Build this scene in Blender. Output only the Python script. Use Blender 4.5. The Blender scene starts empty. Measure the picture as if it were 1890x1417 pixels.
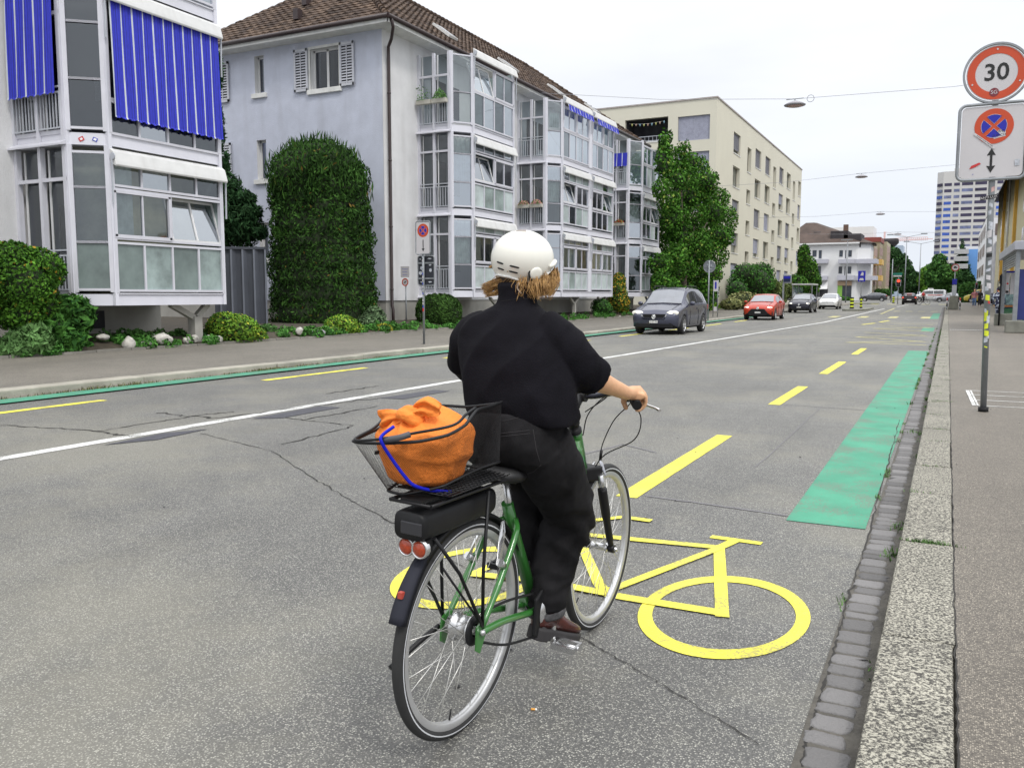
import bpy, bmesh, math, random
import numpy as np
from mathutils import Vector, Matrix
random.seed(7); rng = np.random.default_rng(7)
scene = bpy.context.scene; COL = scene.collection
# ---------------------------------------------------------------- camera
F, CX, CY, H = 1580.0, 945.0, 708.5, 1.38
HZ, VX = 546.0, 1750.0
PITCH = math.atan((CY-HZ)/F); YAW = math.atan((VX-CX)/math.hypot(F, CY-HZ))
FW = Vector((-math.sin(YAW)*math.cos(PITCH), math.cos(YAW)*math.cos(PITCH), -math.sin(PITCH)))
RT = Vector((math.cos(YAW), math.sin(YAW), 0)); UP = RT.cross(FW); CAM = Vector((0, 0, H))
cam = bpy.data.objects.new('camera', bpy.data.cameras.new('camera')); COL.objects.link(cam)
m3 = Matrix((RT, UP, -FW)).transposed()
cam.matrix_world = Matrix.Translation(CAM) @ m3.to_4x4()
cam.data.sensor_width = 36; cam.data.lens = F/1890*36; cam.data.clip_start = 0.05; cam.data.clip_end = 6000
scene.camera = cam
# ---------------------------------------------------------------- world: overcast sky, brighter to the zenith
w = bpy.data.worlds.new('World'); scene.world = w; w.use_nodes = True
nt = w.node_tree; N = nt.nodes; L = nt.links; bg = N['Background']
SUN_EL, SUN_AZ = math.radians(52), math.radians(125)
sky = N.new('ShaderNodeTexSky'); sky.sky_type = 'NISHITA'; sky.sun_disc = False
sky.sun_elevation = SUN_EL; sky.sun_rotation = SUN_AZ
tc = N.new('ShaderNodeTexCoord'); sep = N.new('ShaderNodeSeparateXYZ'); L.new(tc.outputs['Generated'], sep.inputs[0])
ramp = N.new('ShaderNodeValToRGB'); L.new(sep.outputs['Z'], ramp.inputs[0])
cr = ramp.color_ramp; cr.elements[0].position = 0; cr.elements[0].color = (.80, .86, .96, 1)
cr.elements[1].position = 1; cr.elements[1].color = (2.35, 2.39, 2.46, 1)
for p_, c_ in ((.06, (.83, .87, .955, 1)), (.2, (.91, .93, .975, 1)), (.36, (1.02, 1.03, 1.06, 1)), (.6, (1.7, 1.73, 1.78, 1))):
    e_ = cr.elements.new(p_); e_.color = c_
nz = N.new('ShaderNodeTexNoise'); nz.inputs['Scale'].default_value = 2.2; nz.inputs['Detail'].default_value = 5
mp = N.new('ShaderNodeMapping'); mp.inputs['Scale'].default_value = (1, 1, 4); L.new(tc.outputs['Generated'], mp.inputs[0]); L.new(mp.outputs[0], nz.inputs['Vector'])
mr = N.new('ShaderNodeMapRange'); L.new(nz.outputs[0], mr.inputs[0]); mr.inputs[1].default_value = .3; mr.inputs[2].default_value = .7
mr.inputs[3].default_value = .90; mr.inputs[4].default_value = 1.09
mul = N.new('ShaderNodeVectorMath'); mul.operation = 'SCALE'; L.new(ramp.outputs[0], mul.inputs[0]); L.new(mr.outputs[0], mul.inputs['Scale'])
sk = N.new('ShaderNodeVectorMath'); sk.operation = 'SCALE'; L.new(sky.outputs[0], sk.inputs[0]); sk.inputs['Scale'].default_value = .012
add = N.new('ShaderNodeVectorMath'); L.new(mul.outputs[0], add.inputs[0]); L.new(sk.outputs[0], add.inputs[1])
L.new(add.outputs[0], bg.inputs[0]); bg.inputs[1].default_value = 1.0
sun = bpy.data.objects.new('sun', bpy.data.lights.new('sun', 'SUN')); COL.objects.link(sun)
sun.data.energy = 1.5; sun.data.angle = math.radians(10); sun.data.color = (1, .96, .9)
sd = Vector((math.sin(SUN_AZ)*math.cos(SUN_EL), math.cos(SUN_AZ)*math.cos(SUN_EL), math.sin(SUN_EL)))
sun.rotation_euler = sd.to_track_quat('Z', 'Y').to_euler()
scene.view_settings.view_transform = 'Standard'; scene.view_settings.look = 'None'
scene.view_settings.exposure = 0.0; scene.view_settings.gamma = 1
scene.cycles.max_bounces = 6; scene.cycles.transparent_max_bounces = 24
# ---------------------------------------------------------------- measuring helpers (pixel of the survey photo -> world point)
def zg(y): return 0.0 if y < 40 else .0035*(min(y, 400)-40)
def ray(x, y): return RT*(x-CX)+UP*(CY-y)+FW*F
def G(x, y, z=0.0):
    d = ray(x, y); p = CAM+d*((z-H)/d.z)
    for _ in range(25):
        if p.y > 40 or p.y < 0: p = CAM+d*((zg(abs(p.y))+z-H)/min(d.z, -1e-3))
    return p
def atX(x, y, X): d = ray(x, y); return CAM+d*(X/d.x)
def atY(x, y, Y): d = ray(x, y); return CAM+d*(Y/d.y)
# ---------------------------------------------------------------- materials
MATS = {}
def M(name, col=(.5,.5,.5), rough=.6, metal=0.0, var=.12, scale=3.0, bump=0.0, bscale=60.0, spec=.5, emit=None, alpha=None, trans=0.0, island=False, coat=0.0, col2=None, dirt=0.0):
    if name in MATS: return MATS[name]
    m = bpy.data.materials.new(name); m.use_nodes = True; MATS[name] = m
    n = m.node_tree.nodes; l = m.node_tree.links; b = n['Principled BSDF']
    b.inputs['Roughness'].default_value = rough; b.inputs['Metallic'].default_value = metal
    b.inputs['Specular IOR Level'].default_value = spec; b.inputs['Coat Weight'].default_value = coat
    t = n.new('ShaderNodeTexCoord')
    c1 = tuple(max(0, c*(1-var)) for c in col)+(1,); c2 = (tuple(col2) if col2 else tuple(min(1, c*(1+var)) for c in col))+(1,)
    r = n.new('ShaderNodeValToRGB'); r.color_ramp.elements[0].color = c1; r.color_ramp.elements[1].color = c2
    if island:
        g = n.new('ShaderNodeNewGeometry'); l.new(g.outputs['Random Per Island'], r.inputs[0])
    else:
        x = n.new('ShaderNodeTexNoise'); x.inputs['Scale'].default_value = scale; x.inputs['Detail'].default_value = 6
        x.inputs['Roughness'].default_value = .62
        l.new(t.outputs['Object'], x.inputs['Vector']); l.new(x.outputs[0], r.inputs[0])
        r.color_ramp.elements[0].position = .32; r.color_ramp.elements[1].position = .68
    out = r.outputs[0]
    if dirt:
        x2 = n.new('ShaderNodeTexNoise'); x2.inputs['Scale'].default_value = scale*.37; x2.inputs['Detail'].default_value = 8
        mpn = n.new('ShaderNodeMapping'); mpn.inputs['Scale'].default_value = (3, 3, .35)
        l.new(t.outputs['Object'], mpn.inputs[0]); l.new(mpn.outputs[0], x2.inputs['Vector'])
        r2 = n.new('ShaderNodeMapRange'); l.new(x2.outputs[0], r2.inputs[0]); r2.inputs[1].default_value = .5; r2.inputs[2].default_value = .8
        r2.inputs[3].default_value = 0; r2.inputs[4].default_value = dirt
        mx = n.new('ShaderNodeMix'); mx.data_type = 'RGBA'; l.new(r2.outputs[0], mx.inputs[0]); l.new(out, mx.inputs[6])
        mx.inputs[7].default_value = (col[0]*.45, col[1]*.42, col[2]*.38, 1); out = mx.outputs[2]
    l.new(out, b.inputs['Base Color'])
    if bump:
        x = n.new('ShaderNodeTexNoise'); x.inputs['Scale'].default_value = bscale; x.inputs['Detail'].default_value = 4
        l.new(t.outputs['Object'], x.inputs['Vector'])
        bp = n.new('ShaderNodeBump'); bp.inputs['Strength'].default_value = bump; bp.inputs['Distance'].default_value = .01
        l.new(x.outputs[0], bp.inputs['Height']); l.new(bp.outputs[0], b.inputs['Normal'])
    if emit: b.inputs['Emission Color'].default_value = tuple(emit[:3])+(1,); b.inputs['Emission Strength'].default_value = emit[3]
    if alpha is not None: b.inputs['Alpha'].default_value = alpha
    if trans: b.inputs['Transmission Weight'].default_value = trans
    return m
def MG(name, col, alpha=.5, rough=.04):
    """window glass: thin tinted pane that reflects the sky and lets part of the room through"""
    if name in MATS: return MATS[name]
    m = bpy.data.materials.new(name); m.use_nodes = True; MATS[name] = m
    n = m.node_tree.nodes; l = m.node_tree.links; o = n['Material Output']; n.remove(n['Principled BSDF'])
    tr = n.new('ShaderNodeBsdfTransparent'); tr.inputs[0].default_value = tuple(col)+(1,)
    gl = n.new('ShaderNodeBsdfGlossy'); gl.inputs['Roughness'].default_value = rough; gl.inputs[0].default_value = (.9, .95, 1, 1)
    t = n.new('ShaderNodeTexCoord'); x = n.new('ShaderNodeTexNoise'); x.inputs['Scale'].default_value = .9; l.new(t.outputs['Object'], x.inputs['Vector'])
    bp = n.new('ShaderNodeBump'); bp.inputs['Strength'].default_value = .12; bp.inputs['Distance'].default_value = .05
    l.new(x.outputs[0], bp.inputs['Height']); l.new(bp.outputs[0], gl.inputs['Normal'])
    fr = n.new('ShaderNodeFresnel'); fr.inputs[0].default_value = 1.5
    mr_ = n.new('ShaderNodeMapRange'); l.new(fr.outputs[0], mr_.inputs[0]); mr_.inputs[3].default_value = alpha; mr_.inputs[4].default_value = 1
    mx = n.new('ShaderNodeMixShader'); l.new(mr_.outputs[0], mx.inputs[0]); l.new(tr.outputs[0], mx.inputs[1]); l.new(gl.outputs[0], mx.inputs[2])
    l.new(mx.outputs[0], o.inputs[0]); return m
# ---------------------------------------------------------------- mesh builder
class MB:
    def __init__(s): s.v = []; s.f = []; s.mi = []; s.cur = 0; s.sm = []; s.smooth = False
    def mat(s, i): s.cur = i; return s
    def add(s, vs, fs):
        o = len(s.v); s.v += [tuple(p) for p in vs]
        for f in fs: s.f.append(tuple(i+o for i in f)); s.mi.append(s.cur); s.sm.append(s.smooth)
        return s
    def box(s, x0, x1, y0, y1, z0, z1, mtx=None):
        vs = [Vector(p) for p in ((x0,y0,z0),(x1,y0,z0),(x1,y1,z0),(x0,y1,z0),(x0,y0,z1),(x1,y0,z1),(x1,y1,z1),(x0,y1,z1))]
        if mtx is not None: vs = [mtx@p for p in vs]
        return s.add(vs, [(0,3,2,1),(4,5,6,7),(0,1,5,4),(1,2,6,5),(2,3,7,6),(3,0,4,7)])
    def quad(s, a, b, c, d): return s.add([a,b,c,d], [(0,1,2,3)])
    def poly(s, pts): return s.add(pts, [tuple(range(len(pts)))])
    def prism(s, pts, d):
        """closed outline pts extruded by vector d"""
        n = len(pts); d = Vector(d); vs = [Vector(p) for p in pts]+[Vector(p)+d for p in pts]
        return s.add(vs, [tuple(range(n))[::-1], tuple(range(n, 2*n))]+[(i, (i+1)%n, n+(i+1)%n, n+i) for i in range(n)])
    def bar(s, a, b, w_, h_=None, up=(0,0,1)):
        """rectangular bar from a to b, w_ across, h_ along up"""
        a = Vector(a); b = Vector(b); h_ = h_ or w_; d = (b-a).normalized(); u = Vector(up)
        if abs(d.dot(u)) > .98: u = Vector((1,0,0)) if abs(d.x) < .9 else Vector((0,1,0))
        x = d.cross(u).normalized(); u = x.cross(d)
        vs = []
        for p in (a, b):
            for i, j in ((-1,-1),(1,-1),(1,1),(-1,1)): vs.append(p+x*(i*w_/2)+u*(j*h_/2))
        return s.add(vs, [(0,1,2,3),(7,6,5,4),(0,4,5,1),(1,5,6,2),(2,6,7,3),(3,7,4,0)])
    def tube(s, pts, r, n=8, caps=True, closed=False):
        pts = [Vector(p) for p in pts]; k = len(pts); rs = r if isinstance(r, (list, tuple)) else [r]*k
        o = len(s.v); vs = []; up = None
        for i, p in enumerate(pts):
            if closed: d = pts[(i+1)%k]-pts[i-1]
            else: d = pts[min(i+1,k-1)]-pts[max(i-1,0)]
            d.normalize()
            if up is None: up = Vector((0,0,1)) if abs(d.z) < .9 else Vector((1,0,0))
            x = d.cross(up).normalized(); up = x.cross(d).normalized()
            for j in range(n):
                a = 2*math.pi*j/n; vs.append(p+x*(math.cos(a)*rs[i])+up*(math.sin(a)*rs[i]))
        fs = []
        for i in range(k if closed else k-1):
            for j in range(n):
                a = i*n+j; b = i*n+(j+1)%n; i2 = (i+1)%k; fs.append((a, b, i2*n+(j+1)%n, i2*n+j))
        if caps and not closed: fs += [tuple(range(n))[::-1], tuple(range((k-1)*n, k*n))]
        sm, s.smooth = s.smooth, True; s.add(vs, fs); s.smooth = sm
        if caps and not closed: s.sm[-1] = s.sm[-2] = False
        return s
    def cyl(s, a, b, r, n=16, r2=None): return s.tube([a, b], [r, r if r2 is None else r2], n)
    def lathe(s, c, ax, prof, n=24):
        """prof: list of (radius, offset along ax)"""
        c = Vector(c); ax = Vector(ax).normalized(); t = Vector((0,0,1)) if abs(ax.z) < .9 else Vector((1,0,0))
        x = ax.cross(t).normalized(); y = ax.cross(x); vs = []; k = len(prof)
        for r, h in prof:
            for j in range(n):
                a = 2*math.pi*j/n; vs.append(c+ax*h+x*(r*math.cos(a))+y*(r*math.sin(a)))
        fs = [(i*n+j, i*n+(j+1)%n, (i+1)*n+(j+1)%n, (i+1)*n+j) for i in range(k-1) for j in range(n)]
        sm, s.smooth = s.smooth, True; s.add(vs, fs); s.smooth = sm; return s
    def loft(s, rings, cap=True):
        n = len(rings[0]); vs = [p for r in rings for p in r]
        fs = [(i*n+j, i*n+(j+1)%n, (i+1)*n+(j+1)%n, (i+1)*n+j) for i in range(len(rings)-1) for j in range(n)]
        if cap: fs += [tuple(range(n))[::-1], tuple(range((len(rings)-1)*n, len(rings)*n))]
        sm, s.smooth = s.smooth, True; s.add(vs, fs); s.smooth = sm; return s
    def build(s, name, mats, parent=None, bevel=0, fix=True, **kw):
        me = bpy.data.meshes.new(name); me.from_pydata(s.v, [], s.f)
        mats = mats if isinstance(mats, (list, tuple)) else [mats]
        for m in mats: me.materials.append(m)
        me.polygons.foreach_set('material_index', s.mi); me.polygons.foreach_set('use_smooth', s.sm)
        if fix:
            bm = bmesh.new(); bm.from_mesh(me); bmesh.ops.recalc_face_normals(bm, faces=bm.faces)
            bm.to_mesh(me); bm.free()
        o = bpy.data.objects.new(name, me); COL.objects.link(o)
        if parent is not None: o.parent = parent
        if bevel:
            b = o.modifiers.new('bevel', 'BEVEL'); b.width = bevel; b.segments = 2; b.limit_method = 'ANGLE'
        for k, v_ in kw.items(): o[k] = v_
        return o
def tag(o, label=None, category=None, group=None, kind=None):
    if label: o['label'] = label
    if category: o['category'] = category
    if group: o['group'] = group
    if kind: o['kind'] = kind
    return o
def thing(name, label, cat, loc=(0,0,0), rz=0.0, group=None):
    """Empty at the base of a thing; its parts are built in the Empty's local space"""
    o = bpy.data.objects.new(name, None); COL.objects.link(o); o.location = loc; o.rotation_euler = (0,0,rz)
    o.empty_display_size = .2
    return tag(o, label, cat, group)
def copy_tree(o, parent=None):
    c = o.copy(); COL.objects.link(c); c.parent = parent
    for ch in list(o.children): copy_tree(ch, c)
    return c
def evalmesh(o, name, mats, parent=None, **kw):
    """bake an object's modifiers into a plain mesh object and drop the source"""
    dg = bpy.context.evaluated_depsgraph_get(); dg.update(); me = bpy.data.meshes.new_from_object(o.evaluated_get(dg))
    me.name = name; me.materials.clear()
    for m in (mats if isinstance(mats, (list, tuple)) else [mats]): me.materials.append(m)
    bpy.data.objects.remove(o); r = bpy.data.objects.new(name, me); COL.objects.link(r); r.parent = parent
    me.polygons.foreach_set('use_smooth', [True]*len(me.polygons))
    for k, v_ in kw.items(): r[k] = v_
    return r
def text_obj(name, s, size, loc, rot, m, parent=None, ext=.001, align='CENTER', sx=1.0, bold=0.0):
    cu = bpy.data.curves.new(name, 'FONT'); cu.body = s; cu.size = size; cu.extrude = ext; cu.align_x = align; cu.align_y = 'CENTER'
    cu.resolution_u = 3; cu.offset = bold
    o = bpy.data.objects.new(name, cu); COL.objects.link(o)
    r = evalmesh(o, name, m, parent); r.location = loc; r.rotation_euler = rot; r.scale = (sx, 1, 1)
    r.data.polygons.foreach_set('use_smooth', [False]*len(r.data.polygons))
    return r
def settle(root, loc):
    """put the Empty at its base while its parts, measured in world space, stay put"""
    loc = Vector(loc); root.location = loc
    for ch in root.children: ch.location = ch.location-loc
    return root
# ================================================================ SETTING: ground, road, pavements
def asphalt(name, base, stone, scale, patch=.25, crackle=0.0, tint=None):
    m = bpy.data.materials.new(name); m.use_nodes = True; MATS[name] = m
    n = m.node_tree.nodes; l = m.node_tree.links; b = n['Principled BSDF']
    t = n.new('ShaderNodeTexCoord')
    def noise(sc, det=5, rough=.6):
        x = n.new('ShaderNodeTexNoise'); x.inputs['Scale'].default_value = sc; x.inputs['Detail'].default_value = det
        x.inputs['Roughness'].default_value = rough; l.new(t.outputs['Object'], x.inputs['Vector']); return x.outputs[0]
    def rng_(src, a, b_, c, d):
        x = n.new('ShaderNodeMapRange'); l.new(src, x.inputs[0])
        for i, v in enumerate((a, b_, c, d)): x.inputs[i+1].default_value = v
        return x.outputs[0]
    def mixc(f, a, b_, mode='MIX'):
        x = n.new('ShaderNodeMix'); x.data_type = 'RGBA'; x.blend_type = mode
        for k, v in ((0, f), (6, a), (7, b_)):
            if isinstance(v, (int, float)): x.inputs[k].default_value = v
            elif isinstance(v, tuple): x.inputs[k].default_value = v+(1,)
            else: l.new(v, x.inputs[k])
        return x.outputs[2]
    vo = n.new('ShaderNodeTexVoronoi'); vo.inputs['Scale'].default_value = scale; l.new(t.outputs['Object'], vo.inputs['Vector'])
    hs = n.new('ShaderNodeSeparateColor'); l.new(vo.outputs['Color'], hs.inputs[0])
    st = rng_(hs.outputs[0], .25, 1.0, 0.0, 1.0)
    pw = n.new('ShaderNodeMath'); pw.operation = 'POWER'; l.new(st, pw.inputs[0]); pw.inputs[1].default_value = 1.5; st = pw.outputs[0]
    edge = rng_(vo.outputs['Distance'], .30, .62, 1.0, 0.0)
    mm = n.new('ShaderNodeMath'); mm.operation = 'MULTIPLY'; l.new(st, mm.inputs[0]); l.new(edge, mm.inputs[1])
    dark = tuple(c*.5 for c in base)
    c0 = mixc(rng_(noise(scale*.8, 3), .35, .65, 0, 1), dark, base)
    c1 = mixc(mm.outputs[0], c0, stone)
    big = rng_(noise(.35, 6, .65), .35, .7, 1-patch, 1+patch*.6)
    mid = rng_(noise(2.7, 6, .7), .3, .7, .9, 1.1)
    m1 = n.new('ShaderNodeMath'); m1.operation = 'MULTIPLY'; l.new(big, m1.inputs[0]); l.new(mid, m1.inputs[1])
    # wheel tracks: long streaks along the street
    mp_ = n.new('ShaderNodeMapping'); mp_.inputs['Scale'].default_value = (1.1, .035, 1); l.new(t.outputs['Object'], mp_.inputs[0])
    x = n.new('ShaderNodeTexNoise'); x.inputs['Scale'].default_value = 1; x.inputs['Detail'].default_value = 4; l.new(mp_.outputs[0], x.inputs['Vector'])
    tr = rng_(x.outputs[0], .3, .7, .9, 1.12)
    m2 = n.new('ShaderNodeMath'); m2.operation = 'MULTIPLY'; l.new(m1.outputs[0], m2.inputs[0]); l.new(tr, m2.inputs[1])
    sc_ = n.new('ShaderNodeVectorMath'); sc_.operation = 'SCALE'; l.new(c1, sc_.inputs[0]); l.new(m2.outputs[0], sc_.inputs['Scale'])
    out = sc_.outputs[0]
    if tint: out = mixc(rng_(noise(.33, 6, .7), .46, .60, 0, tint[3]), out, tint[:3])
    if crackle:
        v2 = n.new('ShaderNodeTexVoronoi'); v2.feature = 'DISTANCE_TO_EDGE'; v2.inputs['Scale'].default_value = .45
        mpp = n.new('ShaderNodeMapping'); l.new(t.outputs['Object'], mpp.inputs[0])
        nn = n.new('ShaderNodeTexNoise'); nn.inputs['Scale'].default_value = 3; l.new(t.outputs['Object'], nn.inputs['Vector'])
        ad = n.new('ShaderNodeVectorMath'); ad.operation = 'MULTIPLY_ADD'; l.new(nn.outputs['Color'], ad.inputs[0]); ad.inputs[1].default_value = (.5,.5,.5); l.new(mpp.outputs[0], ad.inputs[2])
        l.new(ad.outputs[0], v2.inputs['Vector'])
        out = mixc(rng_(v2.outputs['Distance'], 0, .006, crackle, 0), out, (.03, .03, .03))
    l.new(out, b.inputs['Base Color']); b.inputs['Roughness'].default_value = .68; b.inputs['Specular IOR Level'].default_value = .5
    bp = n.new('ShaderNodeBump'); bp.inputs['Strength'].default_value = .55; bp.inputs['Distance'].default_value = .004
    l.new(mm.outputs[0], bp.inputs['Height']); l.new(bp.outputs[0], b.inputs['Normal'])
    return m
mAsph = asphalt('road_asphalt', (.122, .120, .114), (.50, .49, .43), 160, .16, 0, (.235, .222, .172, .38))
mPave = asphalt('pavement_asphalt', (.16, .145, .12), (.42, .385, .32), 150, .15)
mPaveR = asphalt('pavement_asphalt_rough', (.135, .118, .096), (.46, .41, .33), 170, .14)
mFar = asphalt('far_ground', (.18, .175, .165), (.3, .3, .28), 20, .2)
def strip(name, x0, x1, ys, z, mat, label=None, nx=1):
    b = MB(); vs = []; fs = []
    xs = [x0+(x1-x0)*i/nx for i in range(nx+1)]
    for y in ys:
        for x in xs: vs.append((x(y) if callable(x) else x, y, zg(y)+z))
    k = nx+1
    for i in range(len(ys)-1):
        for j in range(nx): fs.append((i*k+j, i*k+j+1, (i+1)*k+j+1, (i+1)*k+j))
    b.add(vs, fs); o = b.build(name, mat); tag(o, label, None, None, 'structure'); return o
YS = [-25, 0, 40, 90, 128, 175, 250, 400]
strip('ground', -900, 900, [-60, 0, 40, 90, 128, 175, 250, 400, 1200, 4500], -.03, mFar)
strip('road', -11.2, -.17, YS, 0, mAsph)
strip('crossing_road', -60, -11.2, [131, 175], -.004, mAsph); strip('crossing_road', -.17, 50, [131, 175], -.004, mAsph)
def slab(name, x0, x1, y0, y1, z1, mat, z0=-.05, bevel=0):
    ys = [y0]+[y for y in (40, 90) if y0 < y < y1]+[y1]; b = MB()
    for i in range(len(ys)-1):
        a, c = ys[i], ys[i+1]; vs = [(x, y, zg(y)+z) for y in (a, c) for z in (z0, z1) for x in (x0, x1)]
        b.add(vs, [(2,3,7,6)]+([(0,1,3,2)] if i == 0 else [])+([(4,6,7,5)] if i == len(ys)-2 else [])+[(0,2,6,4), (1,5,7,3)])
    o = b.build(name, mat); tag(o, None, None, None, 'structure'); return o
slab('pavement_far_side', -17.0, -11.45, -25, 129, .12, mPave)
slab('pavement', .085, 4.2, -25, 130, .10, mPaveR)
mGran = M('granite', (.36, .345, .30), .8, var=.25, scale=3, bump=.6, bscale=90, spec=.3)
def granite(m, sc, dark, light):
    n = m.node_tree.nodes; l = m.node_tree.links; b = n['Principled BSDF']
    t = n['Texture Coordinate']; x = n.new('ShaderNodeTexNoise'); x.inputs['Scale'].default_value = sc; x.inputs['Detail'].default_value = 3
    x.inputs['Roughness'].default_value = .7; l.new(t.outputs['Object'], x.inputs['Vector'])
    r = n.new('ShaderNodeValToRGB'); l.new(x.outputs[0], r.inputs[0]); r.color_ramp.elements[0].color = dark+(1,); r.color_ramp.elements[1].color = light+(1,)
    r.color_ramp.elements[0].position = .44; r.color_ramp.elements[1].position = .60
    x2 = n.new('ShaderNodeTexNoise'); x2.inputs['Scale'].default_value = 1.6; l.new(t.outputs['Object'], x2.inputs['Vector'])
    mr_ = n.new('ShaderNodeMapRange'); l.new(x2.outputs[0], mr_.inputs[0]); mr_.inputs[3].default_value = .75; mr_.inputs[4].default_value = 1.25
    s = n.new('ShaderNodeVectorMath'); s.operation = 'SCALE'; l.new(r.outputs[0], s.inputs[0]); l.new(mr_.outputs[0], s.inputs['Scale'])
    l.new(s.outputs[0], b.inputs['Base Color'])
granite(mGran, 100, (.055, .052, .046), (.42, .40, .33))
mKerb = M('old_kerb_stone', (.33, .31, .26), .85, var=.3, scale=1.2, bump=.8, bscale=40, dirt=.5)
# right kerb: granite blocks with open joints
b = MB(); y = 1.2; random.seed(3)
joints = []
while y < 100:
    ln = random.choice((.95, 1.0, 1.1, 1.25, .8)); 
    if y < 4.85 < y+ln+.3: ln = 4.86-y
    dz = random.uniform(-.004, .004)
    b.box(-.165+random.uniform(-.004, .004), .08+random.uniform(-.005, .006), y+.006, y+ln-.006, -.1, zg(y)+.1+dz+.004); joints.append(y+ln); y += ln
kr = tag(b.build('kerb', mGran, bevel=.012), kind='structure')
tag(MB().box(-.15, .085, 1, 100, -.1, .075).build('kerb_joint_soil', M('joint_soil', (.05, .045, .035), .9)), kind='structure')
# cobbled gutter: one row of setts sunk in dark joints, mortar to the kerb
mCob = M('gutter_sett', (.155, .15, .148), .8, island=True, var=.3, bump=1, bscale=60, spec=.3)
b = MB(); y = 1.6; random.seed(11)
def sett(b, x0, x1, y0, y1, z, h=.03):
    cx, cy = (x0+x1)/2, (y0+y1)/2; n = 14; rings = []
    ph = [random.uniform(.84, 1.08) for _ in range(n)]
    for k, (sc, zz) in enumerate(((1.0, -h), (1.0, -.003), (.97, .004), (.88, .0075), (.5, .008), (.12, .0085))):
        r = []
        for i in range(n):
            a = 2*math.pi*i/n; ca, sa = math.cos(a), math.sin(a)
            e = .33; xx = abs(ca)**e*math.copysign(1, ca); yy = abs(sa)**e*math.copysign(1, sa)
            r.append((cx+xx*(x1-x0)/2*sc*ph[i], cy+yy*(y1-y0)/2*sc*ph[(i*3)%n], z+zz))
        rings.append(r)
    b.loft(rings)
while y < 95:
    ln = random.uniform(.085, .15) if y < 6 else random.uniform(.1, .17); x0 = -.338+random.uniform(-.008, .008)-.0015*max(0, y-3)*.8
    sett(b, x0, x0+.135+random.uniform(-.012, .012), y, y+ln-.012, zg(y)+.0)
    if random.random() < .45 and y < 7: sett(b, x0+.145, x0+.175, y+.01, y+ln*.8, zg(y)-.006)
    y += ln
tag(b.build('gutter', mCob), kind='structure')
tag(strip('gutter_bed', -.350, -.16, [-5, 0, 40, 90, 100], .003, M('gutter_mortar', (.085, .078, .066), .9, var=.35, scale=9, bump=.8, bscale=70)), kind='structure')
# grass and moss in kerb joints and gutter
mWeed = M('weed', (.07, .15, .03), .7, island=True, var=.5)
def tuft(b, x, y, z, n, sx, sy, h):
    for _ in range(n):
        px, py = x+random.gauss(0, sx), y+random.gauss(0, sy); a = random.uniform(0, 6.28); l_ = random.uniform(.3, 1)*h
        dx, dy = math.cos(a)*l_*.6, math.sin(a)*l_*.6; wv = Vector((-math.sin(a), math.cos(a), 0))*h*.12
        p = Vector((px, py, z)); b.add([p-wv, p+wv, p+Vector((dx*.6, dy*.6, l_*.7))+wv*.5, p+Vector((dx, dy, l_))], [(0,1,2),(0,2,3)])
b = MB(); random.seed(5)
for jx, jy, n in ((-.03, 4.86, 260), (-.02, 11.6, 160)): tuft(b, jx, jy, .1, n, .06, .012, .022)
for jy in joints:
    if 4.9 < jy < 40: tuft(b, random.uniform(-.15, .05), jy, zg(jy)+.1, 30, .04, .015, .02)
for _ in range(90):
    yy = random.uniform(3, 40); tuft(b, random.choice((-.36, -.19, -.17)), yy, 0, random.randint(8, 30), .012, .05, .03 if yy < 12 else .06)
for yy in (4.9, 5.5, 9.5, 17, 18): tuft(b, -.2 if yy < 6 else -.25, yy, 0, 70, .03, .06, .035)
tag(b.build('weeds_in_kerb_joints', mWeed), 'small green weeds growing in the kerb joints', kind='stuff')
# left kerb, long old stones with mossy face
b = MB(); y = -10; random.seed(4)
while y < 128:
    ln = random.uniform(1.6, 3.2); b.box(-11.47, -11.16+random.uniform(-.02, .02), y+.01, y+ln-.01, -.1, zg(y)+.125+random.uniform(-.008, .008)); y += ln
tag(b.build('kerb', mKerb, bevel=.02), kind='structure')
b = MB(); random.seed(6)
for _ in range(220):
    yy = random.uniform(4, 36); tuft(b, -11.13, yy, 0, random.randint(6, 26), .02, .22, .06)
for yy in (6.5, 8.3, 9.0, 11.8, 12.2, 13.1, 15.6): tuft(b, -11.12, yy, 0, 90, .035, .2, .085)
tag(b.build('weeds_along_far_kerb', M('dry_weed', (.12, .13, .045), .8, island=True, var=.5)), 'dry weeds along the foot of the far kerb', kind='stuff')
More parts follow.
